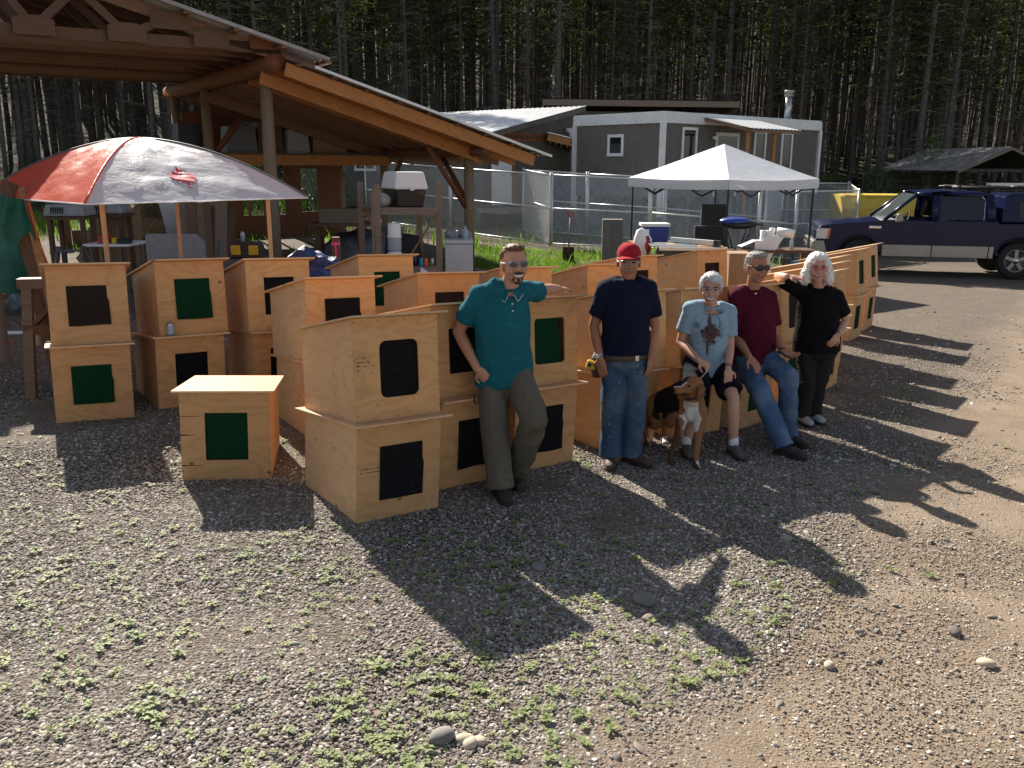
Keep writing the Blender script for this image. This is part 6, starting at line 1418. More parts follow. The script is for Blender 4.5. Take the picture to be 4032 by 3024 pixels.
def face(root, h, smile=1.0, teeth=True, eyes=True, brow='hair_dark'):
    if eyes:
        for s in (-1, 1):
            m = MB(); h.e(m, s*.031, .086, .006, .013, .008, .0055); part(root, 'eye', m, 'eye_dark', True, True)
            m = MB(); m.tube([h.p(s*.016, .092, .024), h.p(s*.032, .092, .029), h.p(s*.048, .082, .022)], .0042*h.k, 6); part(root, 'eyebrow', m, brow, True, True)
    w_ = .026*smile+.012; a = [(-w_, .080, -.058), (-w_*.5, .093, -.066), (0, .0965, -.069), (w_*.5, .093, -.066), (w_, .080, -.058)]
    m = MB(); m.tube([h.p(*q) for q in a], [(.0035*h.k, .004*h.k), (.0095*h.k, .004*h.k), (.0115*h.k, .004*h.k), (.0095*h.k, .004*h.k), (.0035*h.k, .004*h.k)] if teeth else [.003*h.k]*5, 8, side=h.up); part(root, 'mouth', m, 'lip', True, True)
    if teeth:
        m = MB(); m.tube([h.p(x*.82, y+.0045, z+.0015) for x, y, z in a], [(.002*h.k, .003*h.k), (.0058*h.k, .003*h.k), (.0072*h.k, .003*h.k), (.0058*h.k, .003*h.k), (.002*h.k, .003*h.k)], 8, side=h.up); part(root, 'teeth', m, 'teeth', True, True)
def glasses(root, h, mt_frame, lens=None, big=1.0, wrap=0):
    t = link('glasses', None, root)
    for s in (-1, 1):
        c = (s*.033, .104-wrap*.006, .004); n = 20; pts = []
        for i in range(n+1):
            a = 2*PI*i/n; pts.append(h.p(c[0]+.025*big*math.cos(a), c[1]-abs(c[0]+.025*big*math.cos(a))*(.22+wrap), c[2]+.017*big*math.sin(a)))
        m = MB().tube(pts, (.0042 if lens == 'lens_dark' else .0022)*h.k, 6, cap=False); part(t, 'rim', m, mt_frame, True, True)
        if lens: m = MB(); m.add([h.p(c[0], c[1]-abs(c[0])*(.22+wrap)+.004, c[2])]+pts[:-1], [(0, 1+i, 1+(i+1) % n) for i in range(n)]); part(t, 'lens', m, lens, True, True)
        m = MB().tube([h.p(s*(.033+.025*big), .098-.016-wrap*.03, .008), h.p(s*.08, .05, .010), h.p(s*.082, -.012, .008)], (.005 if lens else .0022)*h.k, 6); part(t, 'temple', m, mt_frame, True, True)
    m = MB().tube([h.p(-.010, .104, .006), h.p(0, .108, .009), h.p(.010, .104, .006)], .003*h.k, 6); part(t, 'bridge', m, mt_frame, True, True)
def hand(mb, w_, d, nrm, curl=.35, k=1.0, thumb=1, flat=False):
    """w_: wrist, d: towards the fingers, nrm: back of the hand, thumb=+1/-1 side"""
    d = Vector(d).normalized(); nrm = Vector(nrm); nrm = (nrm-d*nrm.dot(d)).normalized(); s = d.cross(nrm)*thumb; M = Matrix((s, d, nrm)).transposed(); w_ = Vector(w_)
    mb.ell(w_+d*.05*k, (.042*k, .056*k, .017*k), M, 14, 10); mb.ell(w_+d*.015*k, (.03*k, .034*k, .02*k), M, 12, 8)
    for i, L in enumerate((.072, .081, .075, .058)):
        b = w_+d*.088*k+s*(.030-.0205*i)*k; pts = [b-d*.02*k, b]; dd = d.copy(); ax = s*thumb; p = b
        for q in range(3):
            dd = (dd*math.cos(curl)-nrm*math.sin(curl)).normalized(); nn = nrm; p = p+dd*(L*(.44, .31, .25)[q]*k); pts.append(p)
            nrm2 = (nrm-dd*nrm.dot(dd))
            if nrm2.length > .2: pass
        mb.tube(pts, [.0095*k, .0098*k, .0092*k, .0085*k, .0066*k], 8)
    b = w_+d*.028*k+s*.034*k; t1 = (d*.62+s*.72-nrm*.2).normalized(); t2 = (d*.9+s*.25-nrm*.35).normalized()
    mb.tube([b-s*.016*k, b+t1*.034*k, b+t1*.034*k+t2*.03*k, b+t1*.034*k+t2*.052*k], [.015*k, .0125*k, .0105*k, .008*k], 8)
def limb(mb, pts, rad, n=14):
    P_ = [Vector(p) for p in pts]; out = []; rr = []
    for i in range(len(P_)-1):
        for q in range(4): t = q/4; out.append(P_[i].lerp(P_[i+1], t)); rr.append(rad[i]*(1-t)+rad[i+1]*t)
    out.append(P_[-1]); rr.append(rad[-1]); mb.tube(out, rr, n)
    for p, r in zip(P_, rad): mb.ell(p, r*.995, None, 14, 10)
def torso(mb, pts, ab, side, n=22):
    P_ = [Vector(p) for p in pts]; out = []; rr = []
    for i in range(len(P_)-1):
        for q in range(4):
            t = q/4; t2 = t*t*(3-2*t); out.append(P_[i].lerp(P_[i+1], t)); rr.append((ab[i][0]*(1-t2)+ab[i+1][0]*t2, ab[i][1]*(1-t2)+ab[i+1][1]*t2))
    out.append(P_[-1]); rr.append(ab[-1]); mb.tube(out, rr, n, side=side)
def shoe(root, ank, d, L, mt, sole='rubber_sole', hi=.0, name='shoe'):
    d = Vector(d); d.z = 0; d.normalize(); s = Vector((-d.y, d.x, 0)); a = Vector(ank); g_ = gz(a.x, a.y)+.004
    h0 = a-d*.075; h0.z = g_; t = link(name, None, root); m = MB(); M = Matrix((d, s, Vector((0, 0, 1)))).transposed()
    def pt(x, z): q = h0+d*x*L; q.z = gz(q.x, q.y)+.004+z; return q
    m.tube([pt(.02, .055), pt(.12, .062), pt(.35, .060), pt(.62, .050), pt(.85, .043), pt(.97, .036)], [(.030, .030), (.036, .045), (.040, .045), (.046, .036), (.044, .028), (.026, .020)], 14, side=s)
    m.tube([pt(.10, .06), a+Vector((0, 0, .03+hi))-d*.012], [(.036, .045), (.042, .05)], 14, side=s); organic('upper', m, .007, t, mt, 3)
    m = MB(); pr = [(0, .030), (.08, .040), (.3, .040), (.62, .050), (.85, .046), (.98, .026)]; vs = []; 
    for zz in (0, .03):
        vs += [pt(x, zz)+s*w_ for x, w_ in pr]+[pt(x, zz)-s*w_ for x, w_ in reversed(pr)]
    n = len(pr)*2; m.add(vs, [tuple(range(n-1, -1, -1)), tuple(range(n, 2*n))]+[(i, (i+1) % n, n+(i+1) % n, n+i) for i in range(n)]); o = part(t, 'sole', m, sole, True); bev(o, .008)
    return t
def J(u, v, Y): return at(u, v, Y)
def foot(u, v, Y):
    p = at(u, v, Y); p.z = gz(p.x, p.y)+.085; return p
def ring(root, nm, c, ax, r, w_, mt, face_=None):
    ax = Vector(ax).normalized(); c = Vector(c); o = part(root, nm, MB().tube([c-ax*w_, c+ax*w_], [r, r], 16, cap=False), mt, True, True)
    return o

def person(name, label, sp):
    """sp holds the joints of the pose (world points) and the build of one figure"""
    sl, sr, hl, hr = sp['sl'], sp['sr'], sp['hl'], sp['hr']; side = (sr-sl).normalized(); pel = (hl+hr)/2; nb = sp['nb']; ch = (sl+sr)/2; root = thing(name, label, 'person', sp['base']); k = sp.get('k', 1.0); bw = sp.get('bw', 1.0)
    h = Head(sp['head'], sp['look'], sp.get('up', (0, 0, 1)), sp.get('hk', 1.0)*1.10); up = (ch-pel).normalized()
    # body: one continuous surface
    m = MB(); torso(m, [pel-up*.05, pel+up*.05, pel.lerp(ch, .45), pel.lerp(ch, .8), ch-up*.02, nb-up*.012], [(.15*bw, .11*bw), (.155*bw, .115*bw), (.135*bw, .10*bw), (.145*bw, .10*bw), (.125, .075), (.052, .052)], side)
    limb(m, [nb-up*.03, h.p(0, -.02, -.04)], [.060*k, .054*k]); head_shape(m, h, sp.get('jaw', 1), sp.get('chin', 1))
    for s, e, w_, hd, hn, cu, th in ((sl, sp['el'], sp['wl'], sp['hdl'], sp['hnl'], sp.get('cul', .3), 1), (sr, sp['er'], sp['wr'], sp['hdr'], sp['hnr'], sp.get('cur', .3), -1)):
        limb(m, [s, s.lerp(e, .5), e, e.lerp(w_, .35), w_], [.050*k, .047*k, .040*k, .041*k, .0275*k]); hand(m, w_, hd, hn, cu, k*1.0, sp.get('th', th) if False else th)
    for hp, kn, an in ((hl, sp['kl'], sp['al']), (hr, sp['kr'], sp['ar'])): limb(m, [hp, hp.lerp(kn, .5), kn, kn.lerp(an, .35), an], [.085*k, .075*k, .055*k, .056*k, .036*k])
    organic('body', m, .0062, root, sp['skin'], 3)
    # shirt
    m = MB(); g_ = sp.get('girth', 1.0); hem = pel-up*sp.get('hem', .06); o_ = .022
    torso(m, [hem, pel+up*.06, pel.lerp(ch, .42)+sp['fwd']*sp.get('belly', 0), pel.lerp(ch, .78), ch+up*.015, nb.lerp(ch, .35), nb-up*.008], [(.168*bw*g_+o_, .118*bw*g_+o_), (.168*bw*g_+o_, .122*bw*g_+o_), (.152*bw*g_+o_, .118*bw*g_+o_), (.165*bw+o_, .115*bw+o_), (.152+o_*.6, .09+o_*.6), (.105, .080), (.071, .066)], side)
    for s, e in ((sl, sp['el']), (sr, sp['er'])):
        m.tube([nb+up*.012+side*(.05 if s is sr else -.05), nb.lerp(s, .5)+up*.018, s+up*.01], [.042*k, .056*k, .062*k], 12)
        f = sp.get('sleeve', .62); q = s.lerp(e, f); m.tube([ch.lerp(s, .55)+up*.005, s+up*.004, s.lerp(e, f*.5), q], [.070*k, .073*k, .070*k, .073*k], 16); m.ell(s, .073*k, None, 16, 10)
    organic('shirt', m, .0085, root, sp['shirt'], 3, .013, 5.0, sp.get('seed', 1))
    m = MB(); nr = Head(nb, sp['fwd'], up); pts = [nr.p(.070*math.cos(a), .064*math.sin(a)+.004, .002-.008*math.sin(a)) for a in [2*PI*i/20 for i in range(21)]]; part(root, 'collar', m.tube(pts, .011, 6, cap=False), sp['shirt'], True, True)
    # trousers or shorts
    m = MB(); torso(m, [pel-up*.10, pel-up*.02, pel+up*.075], [(.15*bw*g_, .11*bw*g_), (.172*bw*g_, .128*bw*g_), (.165*bw*g_, .124*bw*g_)], side); m.ell(pel-up*.03, (.165*bw*g_+.012, .125*bw*g_+.012, .12), Matrix((side, sp['fwd'], up)).transposed(), 20, 12); tr = sp.get('tr', 1.0)
    for hp, kn, an in ((hl, sp['kl'], sp['al']), (hr, sp['kr'], sp['ar'])):
        if sp.get('shorts'): q = hp.lerp(kn, .80); limb(m, [hp+up*.03, hp.lerp(kn, .4)], [.104*tr, .102*tr]); m.tube([hp, hp.lerp(kn, .4), q], [.102*tr, .102*tr, .104*tr], 16)
        else:
            d = (an-kn).normalized(); limb(m, [hp+up*.03, hp.lerp(kn, .45), kn, kn.lerp(an, .5)], [.100, .090*(1+(tr-1)*.7), .078*tr, .074*tr]); e = an+d*.012; m.tube([kn, kn.lerp(an, .5), kn.lerp(an, .85), e], [.077*tr, .074*tr, .075*tr, .079*tr], 16)
    organic('shorts' if sp.get('shorts') else 'trousers', m, .0085, root, sp['pants'], 2, .013, 6.5, sp.get('seed', 1)+5)
    for an, d, key in ((sp['al'], sp['tl'], 'l'), (sp['ar'], sp['tr_'], 'r')): shoe(root, an, d, sp.get('sL', .285), sp['shoe'], sp.get('sole', 'rubber_sole'), sp.get('hi', 0), sp.get('shoename', 'shoe'))
    return root, h, dict(pel=pel, ch=ch, up=up, side=side, nr=nr)
def hair_shell(root, h, mt, blobs, fold=.006, vox=.006, label=None):
    m = MB()
    for b in blobs: h.e(m, *b, nu=20, nv=12)
    o = organic('hair', m, vox, root, mt, 2, fold, 42, 3, label); rg = random.Random(len(blobs)*7); vs = o.data.vertices; W_ = wm(o); m = MB()
    for _ in range(420):
        v = vs[rg.randrange(len(vs))]; p = W_@v.co; n = v.normal; q = h.M.transposed()@(p-h.c)
        if q.y > .055 and q.z < .085: continue
        L = rg.uniform(.012, .030); t = (Vector((0, 0, -1))+Vector((rg.uniform(-.6, .6), rg.uniform(-.6, .6), rg.uniform(-.2, .5)))); t = (t-n*t.dot(n)).normalized()
        m.tube([p-n*.003, p+n*.004+t*L*.5, p+n*rg.uniform(.001, .009)+t*L], [.0016, .0013, .0005], 3, cap=False)
    part(root, 'loose_hair', m, mt, True)['kind'] = 'stuff'
    return o
SHORT = [(0, -.030, .050, .080, .092, .080), (0, .020, .098, .060, .060, .030), (.0, -.05, .0, .079, .065, .07)]
CAMD = lambda p: (Vector((0, 0, CAM_H))-Vector(p)).normalized()

# ---- man in the teal polo shirt
hd = J(1111, 570, 5.97); fw = Vector((.18, -.98, 0)).normalized()
sp = dict(base=gp(.0, 5.9), sl=J(1037, 638, 5.97), sr=J(1128, 632, 6.06), nb=J(1098, 622, 6.0), head=hd, look=Vector((.28, -.95, -.06)), up=(-.03, .02, 1), fwd=fw,
          el=J(990, 716, 6.08), wl=J(1030, 795, 5.93), hdl=Vector((.55, -.1, -.6)), hnl=Vector((-.5, -.8, .2)), cul=.75, er=J(1178, 626, 6.33), wr=J(1206, 624, 6.53), hdr=Vector((.5, .7, -.10)), hnr=Vector((-.1, -.2, 1)), cur=.22,
          hl=J(1064, 806, 6.05), hr=J(1112, 802, 6.08), kl=J(1069, 930, 5.92), kr=J(1155, 905, 5.80), al=foot(1080, 1035, 5.86), ar=J(1115, 985, 6.10), tl=Vector((.30, -.95, 0)), tr_=Vector((.1, -.9, 0)),
          skin='skin_light', shirt='teal_cloth', pants='khaki_cloth', shoe='boot_dark', bw=1.08, girth=1.04, belly=.012, k=1.06, tr=1.26, hem=.075, hi=.02, seed=2, sleeve=.66)
sp['ar'].z = gz(sp['ar'].x, sp['ar'].y)+.085+.0; sp['ar'] = Vector((.04, 6.16, gz(.04, 6.16)+.085))
root, h, b = person('person', 'man in teal polo shirt and khaki trousers leaning on the dog houses, arm outstretched', sp)
hair_shell(root, h, 'hair_brown', [(0, -.028, .046, .080, .090, .078), (0, .016, .098, .058, .062, .026), (0, -.055, .005, .078, .058, .062)], .007)
m = MB(); h.e(m, 0, .066, -.104, .022, .018, .015); h.e(m, 0, .082, -.090, .012, .008, .006)
for s in (-1, 1): h.e(m, s*.028, .068, -.088, .005, .010, .016)
organic('goatee', m, .004, root, 'hair_dark', 1, .003, 60)
m = MB(); m.tube([h.p(-.03, .094, -.050), h.p(0, .104, -.046), h.p(.03, .094, -.050)], .006, 7); part(root, 'moustache', m, 'hair_dark', True, True)
face(root, h, 1.15, True, False); glasses(root, h, 'light_grey_plastic', 'lens_smoke', 1.1)
nr = b['nr']; m = MB()
for s in (-1, 1):
    m.add([nr.p(s*.070, .0, .018), nr.p(s*.052, .058, .0), nr.p(s*.018, .092, -.028), nr.p(s*.045, .112, -.070), nr.p(s*.090, .060, -.035), nr.p(s*.096, .0, -.005)], [(0, 1, 4, 5), (1, 2, 3, 4)])
part(root, 'polo_collar', m, 'teal_cloth', True)
m = MB()
for s in (-1, 1): m.tube([nr.p(s*.019, .094, -.029), nr.p(s*.0455, .114, -.0715), nr.p(s*.091, .062, -.036)], .0022, 5)
part(root, 'collar_piping', m, 'white_paint', True)
for q in (0, 1): part(root, 'button', MB().ell(nr.p(-.004, .118+.012*q, -.085-.045*q), .006), 'white_plastic', True)
m = MB().tube([J(1026, 854, 5.90), J(1024, 868, 5.90), J(1030, 872, 5.895)], .006, 6); part(root, 'belt_clip', m, 'black_metal', True)
# ---- man in the red cap
hd = J(1358, 566, 6.72); fw = Vector((-.05, -1, 0)).normalized(); L_ = J(1317, 980, 6.70)
sp = dict(base=gp(.88, 6.75), sl=J(1309, 626, 6.74), sr=J(1400, 624, 6.74), nb=J(1357, 608, 6.76), head=hd, look=Vector((-.10, -.98, -.05)), up=(.0, .0, 1), fwd=fw,
          el=J(1282, 705, 6.78), wl=J(1296, 772, 6.66), hdl=Vector((.18, -.05, -1)), hnl=Vector((-.5, -.9, 0)), cul=.25, er=J(1414, 705, 6.80), wr=J(1406, 772, 6.68), hdr=Vector((-.08, -.05, -1)), hnr=Vector((.8, -.6, 0)), cur=.3,
          hl=J(1326, 775, 6.76), hr=J(1372, 773, 6.76), kl=J(1322, 886, 6.72), kr=J(1372, 883, 6.74), al=foot(1318, 985, 6.70), ar=foot(1362, 980, 6.76), tl=Vector((-.10, -.98, 0)), tr_=Vector((.75, -.66, 0)),
          skin='skin_tan', shirt='navy_cloth', pants='denim', shoe='leather_brown', bw=1.06, girth=1.0, belly=.015, k=1.04, tr=1.14, hem=-.035, hi=.03, seed=9, sleeve=.70, jaw=1.04)
root, h, b = person('person', 'man in red cap, navy T-shirt and paint-spattered jeans standing with arms hanging down', sp)
hair_shell(root, h, 'hair_grey', [(0, -.040, .02, .079, .072, .062), (0, -.05, -.02, .074, .05, .04)], .004)
cp = link('baseball_cap', None, root); m = MB()
def capf(u, v): a = 2*PI*u; el = v*PI/2; return h.p(.084*math.cos(el)**.8*math.cos(a), -.008+.106*math.cos(el)**.8*math.sin(a), .048+.085*math.sin(el))
part(cp, 'crown', MB().sheet(capf, 28, 10), 'cap_red', True, True)
def brim(u, v): x = -.075+.15*u; y = .075+(.012+.075*v)*math.sqrt(max(0.05, 1-(x/.085)**2)); return h.p(x, y, .052-.012*v-2.6*x*x)
m = MB().sheet(brim, 14, 6); bb = [tuple(Vector(q)-h.up*.004) for q in m.v]; f0 = list(m.f); m.add(bb, [f[::-1] for f in f0]); part(cp, 'brim', m, 'cap_red', True, True)
part(cp, 'button', MB().ell(h.p(0, -.008, .134), .008), 'cap_red', True)
face(root, h, .85, False); glasses(root, h, 'steel', None)
m = MB(); m.tube([h.p(-.026, .096, -.050), h.p(0, .106, -.046), h.p(.026, .096, -.050)], .0055, 7); part(root, 'moustache', m, 'hair_grey', True, True)
pel, up, side = b['pel'], b['up'], b['side']
m = MB(); pts = [pel+up*.030+side*(.196*math.cos(a))+fw*(.158*math.sin(a)) for a in [2*PI*i/28 for i in range(29)]]; bl = part(root, 'belt', MB().tube(pts, [(.021, .005)]*29, 6, cap=False, side=up), 'leather_brown', True, True); part(root, 'buckle', MB().box(pel+up*.030+fw*.148+side*.085, (.03, .01, .045)), 'watch_steel', True, bevel=.004)
w_ = sp['wl']; ring(root, 'watch_strap', w_+Vector((-.002, 0, .012)), sp['wl']-sp['el'], .034, .009, 'watch_steel'); part(root, 'watch_face', MB().tube([w_+Vector((-.026, -.022, .012)), w_+Vector((-.034, -.029, .012))], .017, 14), 'white_plastic', True)
q = J(1277, 788, 6.72); tm = thing('tape_measure', 'yellow tape measure clipped in a pouch on the red-capped man\'s hip', 'tape measure', q)
part(tm, 'case', MB().box(q, (.075, .05, .07), Matrix.Rotation(.3, 3, 'Y')), 'yellow_plastic', True, bevel=.012); part(tm, 'label_band', MB().box(q+Vector((-.015, -.027, .005)), (.03, .004, .03), Matrix.Rotation(.3, 3, 'Y')), 'black_plastic', True)
po = J(1287, 790, 6.76); part(root, 'tool_pouch', MB().tube([po+Vector((.02, 0, .10)), po+Vector((.0, 0, .03)), po+Vector((.01, 0, -.09))], [(.035, .03), (.05, .04), (.035, .03)], 12, side=(1, 0, 0)), 'leather_brown', True, True)
tro = [c for c in root.children if c.name.startswith('trousers')][0]; rp = random.Random(4)
for _ in range(9):                        # dried paint on the jeans
    a_, t_ = rp.choice(((sp['hl'], sp['kl']), (sp['kl'], sp['al']), (sp['hr'], sp['kr']), (sp['kr'], sp['ar']))), rp.random()
    o_ = a_[0].lerp(a_[1], t_)+side*rp.uniform(-.05, .05)+fw*.5; inv = wm(tro).inverted(); ok, loc, nn_, _ = tro.ray_cast(inv@o_, -fw)
    if ok: part(root, 'paint_spot', MB().ell(wm(tro)@loc, (rp.uniform(.002, .006), .0025, rp.uniform(.003, .010)), None, 8, 6), 'light_grey_plastic', True)
# ---- woman in the light blue T-shirt
hd = J(1536, 623, 7.32); fw = Vector((-.10, -1, 0)).normalized()
sp = dict(base=gp(1.6, 7.2), sl=J(1492, 668, 7.38), sr=J(1574, 675, 7.38), nb=J(1536, 662, 7.36), head=hd, look=Vector((-.20, -.97, -.08)), up=(.0, -.05, 1), fwd=fw, hk=.97,
          el=J(1470, 738, 7.40), wl=J(1508, 777, 7.14), hdl=Vector((.75, -.3, -.45)), hnl=Vector((0, -.7, .8)), cul=.8, er=J(1577, 748, 7.36), wr=J(1573, 795, 7.16), hdr=Vector((.02, -.25, -1)), hnr=Vector((.1, -1, .2)), cur=.28,
          hl=J(1502, 795, 7.42), hr=J(1556, 793, 7.42), kl=J(1506, 848, 7.10), kr=J(1584, 860, 7.12), al=foot(1482, 972, 7.06), ar=foot(1584, 968, 7.10), tl=Vector((.03, -1, 0)), tr_=Vector((.22, -.97, 0)),
          skin='skin_pale', shirt='light_blue_cloth', pants='navy_short', shorts=True, shoe='shoe_grey', bw=.98, girth=.97, k=.95, tr=1.06, hem=.05, seed=14, sleeve=.68, sL=.265, jaw=.94)
root, h, b = person('person', 'grey-haired woman in light blue printed T-shirt and dark shorts perched on a dog house', sp)
hair_shell(root, h, 'hair_silver', [(0, -.028, .046, .083, .094, .082), (0, .030, .094, .062, .060, .032), (0, -.055, -.005, .082, .058, .07), (.07, .02, .045, .020, .05, .05), (-.07, .02, .045, .020, .05, .05), (-.03, .07, .075, .04, .03, .03)], .006)
face(root, h, 1.2, True); glasses(root, h, 'steel', None)
for an in (sp['al'], sp['ar']): part(root, 'sock', MB().tube([an+Vector((0, 0, .005)), an+Vector((0, .005, .075))], [.043, .041], 14), 'sock_white', True, True)
ring(root, 'bracelet', sp['wr']+Vector((0, .004, .012)), sp['wr']-sp['er'], .031, .005, 'black_plastic')
# printed motif: flat ink on the chest, laid on the shirt front
dg = bpy.context.evaluated_depsgraph_get(); dg.update(); shirt = [c for c in root.children if c.name.startswith('shirt')][0]
def on_shirt(x, z, off=.0025):
    o = b['ch']+b['side']*x+b['up']*(z)+fw*.5; inv = wm(shirt).inverted(); ok, loc, nr_, _ = shirt.ray_cast(inv@o, inv.to_3x3()@(-fw)); return (wm(shirt)@loc-(-fw)*off) if ok else o-fw*.36
def blob(nm, cx, cz, rx, rz, mt, seed, n=26, amp=.45, off=.003):
    m = MB(); vs = [on_shirt(cx, cz, off)]; rings = 4
    for q in range(1, rings+1):
        for i in range(n):
            a = 2*PI*i/n; r = (1+amp*noise.noise((math.cos(a)*2.2+seed, math.sin(a)*2.2, seed)))*q/rings; vs.append(on_shirt(cx+rx*r*math.cos(a), cz+rz*r*math.sin(a), off))
    fs = [(0, 1+i, 1+(i+1) % n) for i in range(n)]
    for q in range(rings-1):
        for i in range(n): j = (i+1) % n; fs.append((1+q*n+i, 1+(q+1)*n+i, 1+(q+1)*n+j, 1+q*n+j))
    m.add(vs, fs); return part(root, nm, m, mt, True, True)
blob('shirt_print', -.012, -.065, .016, .055, 'print_maroon', 5, amp=.2, off=.003); blob('shirt_print', -.004, -.17, .055, .085, 'print_maroon', 3, off=.003)
rp = random.Random(12)
for i in range(34):
    a = rp.random()*6.28; r = rp.random()**.6; blob('shirt_print', -.002+.078*r*math.cos(a), -.175+.098*r*math.sin(a), rp.uniform(.006, .018), rp.uniform(.006, .020), 'print_dark' if i % 3 else 'print_maroon', i*1.7, 10, .7, .0036+.0002*i)
blob('shirt_print', -.028, -.30, .010, .05, 'print_maroon', 15, amp=.3, off=.004)
def line(pts, r, mt='print_dark'): part(root, 'print_line', MB().tube([on_shirt(x, z, .003) for x, z in pts], r, 4), mt, True)
line([(-.115+.018*math.cos(a), -.115+.018*math.sin(a)) for a in [2*PI*i/12 for i in range(13)]], .002); line([(-.122, -.122), (-.115, -.113), (-.108, -.122)], .002); line([(-.122, -.108), (-.115, -.116), (-.108, -.108)], .002)
line([(.05, -.03), (.075, -.05), (.075, -.10), (.05, -.13)], .0025)
for i in range(9): line([(.060+.003*i, -.085-.016*i), (.098+.001*i, -.060-.017*i)], .0018)
for i in range(7): line([(-.06+.018*i+.01*math.cos(t*.8+i), -.24-.012*(i % 3)+.012*math.sin(t*.8)) for t in range(9)], .0015)
line([(-.025, -.29), (-.026, -.38)], .0025, 'print_maroon'); line([(-.012, -.29), (-.012, -.36)], .002, 'print_maroon')
# ---- man in the maroon T-shirt
hd = J(1635, 577, 7.72); fw = Vector((.22, -.97, 0)).normalized()
sp = dict(base=gp(2.3, 7.4), sl=J(1592, 641, 7.74), sr=J(1660, 643, 7.82), nb=J(1625, 626, 7.78), head=hd, look=Vector((.30, -.95, -.05)), up=(.06, 0, 1), fwd=fw,
          el=J(1590, 728, 7.70), wl=J(1618, 770, 7.44), hdl=Vector((.5, -.55, -.65)), hnl=Vector((.3, -.7, .6)), cul=.3, er=J(1674, 726, 7.82), wr=J(1691, 758, 7.58), hdr=Vector((.75, -.6, -.25)), hnr=Vector((.2, .35, -1)), cur=.35,
          hl=J(1606, 778, 7.72), hr=J(1650, 772, 7.78), kl=J(1643, 848, 7.36), kr=J(1703, 815, 7.42), al=foot(1692, 966, 7.16), ar=foot(1701, 940, 7.52), tl=Vector((.72, -.69, 0)), tr_=Vector((.6, -.8, 0)),
          skin='skin_tan', shirt='maroon_cloth', pants='denim_pale', shoe='boot_dark', bw=1.04, girth=1.06, belly=.03, k=1.04, tr=1.12, hem=.03, hi=.03, seed=22, sleeve=.72, sL=.30)
root, h, b = person('person', 'grey-haired man in maroon T-shirt and jeans sitting on a dog house holding a phone', sp)
hair_shell(root, h, 'hair_grey', [(0, -.028, .046, .080, .092, .080), (0, .014, .098, .060, .062, .028), (0, -.055, .005, .078, .056, .06)], .007)
face(root, h, .8, False, False); glasses(root, h, 'black_plastic', 'lens_dark', 1.2, .12)
nr = b['nr']; part(root, 'necklace', MB().tube([nr.p(.078*math.cos(a), .074*math.sin(a)+.006, .010-.034*math.sin(a)) for a in [2*PI*i/20 for i in range(21)]], .0045, 6, cap=False), 'black_plastic', True, True); part(root, 'necklace_bead', MB().box(nr.p(.01, .082, -.026), (.018, .01, .01)), 'watch_steel', True)
ring(root, 'wrist_band', sp['wr'], sp['wr']-sp['er'], .033, .008, 'black_plastic')
hole = J(1622, 806, 7.52); lump('knee_tear', hole, (.03, .02, .022), 'white_paint', '', '', .3, 30, 3); o = bpy.data.objects['knee_tear']; del o['label']; del o['category']; o.parent = root; o.matrix_basis = Matrix.Translation(hole-root.location)
ph = thing('smartphone', 'black smartphone in the hand of the man in the maroon shirt', 'phone', J(1694, 768, 7.46)); c = J(1696, 768, 7.47); M3 = Matrix((Vector((.80, -.45, -.38)).normalized(), Vector((.35, .88, -.3)).normalized(), Vector((.3, .1, .95)).normalized())).transposed()
part(ph, 'case', MB().box(c, (.145, .072, .009), M3), 'black_plastic', True, bevel=.006); part(ph, 'screen', MB().box(c+M3@Vector((0, 0, .0052)), (.132, .064, .001), M3), 'lens_dark', True)
# ---- woman in black
hd = J(1767, 579, 8.22); fw = Vector((-.05, -1, 0)).normalized()
sp = dict(base=gp(2.86, 8.25), sl=J(1732, 632, 8.30), sr=J(1806, 640, 8.26), nb=J(1768, 622, 8.28), head=hd, look=Vector((-.18, -.97, -.06)), up=(-.02, 0, 1), fwd=fw, hk=.98,
          el=J(1680, 597, 8.34), wl=J(1700, 597, 8.10), hdl=Vector((.85, -.25, -.05)), hnl=Vector((0, -.25, 1)), cul=.15, er=J(1826, 692, 8.30), wr=J(1811, 722, 8.12), hdr=Vector((-.55, -.3, -.75)), hnr=Vector((.4, -.9, .2)), cur=.6,
          hl=J(1741, 745, 8.28), hr=J(1785, 747, 8.28), kl=J(1743, 828, 8.22), kr=J(1768, 830, 8.26), al=foot(1733, 900, 8.20), ar=foot(1755, 896, 8.30), tl=Vector((.22, -.97, 0)), tr_=Vector((.35, -.94, 0)),
          skin='skin_pale', shirt='black_cloth', pants='charcoal_trouser', shoe='shoe_white', bw=1.05, girth=1.12, k=.98, tr=1.0, hem=.05, seed=31, sleeve=.74, sL=.255, jaw=1.0)
root, h, b = person('person', 'woman in black T-shirt and dark trousers with long white hair, hand on the roof', sp)
hair_shell(root, h, 'hair_white', [(0, -.035, .050, .092, .098, .088), (0, .03, .098, .066, .06, .034), (.078, -.01, .0, .036, .062, .08), (-.078, -.01, .0, .036, .062, .08), (.090, -.015, -.06, .045, .062, .072), (-.090, -.015, -.06, .045, .062, .072), (.098, -.01, -.10, .040, .055, .045), (-.098, -.01, -.10, .040, .055, .045), (0, -.075, -.04, .095, .05, .09), (.055, .050, .066, .028, .030, .034), (-.062, .048, .055, .022, .030, .045)], .012)
rg = random.Random(6); m = MB()
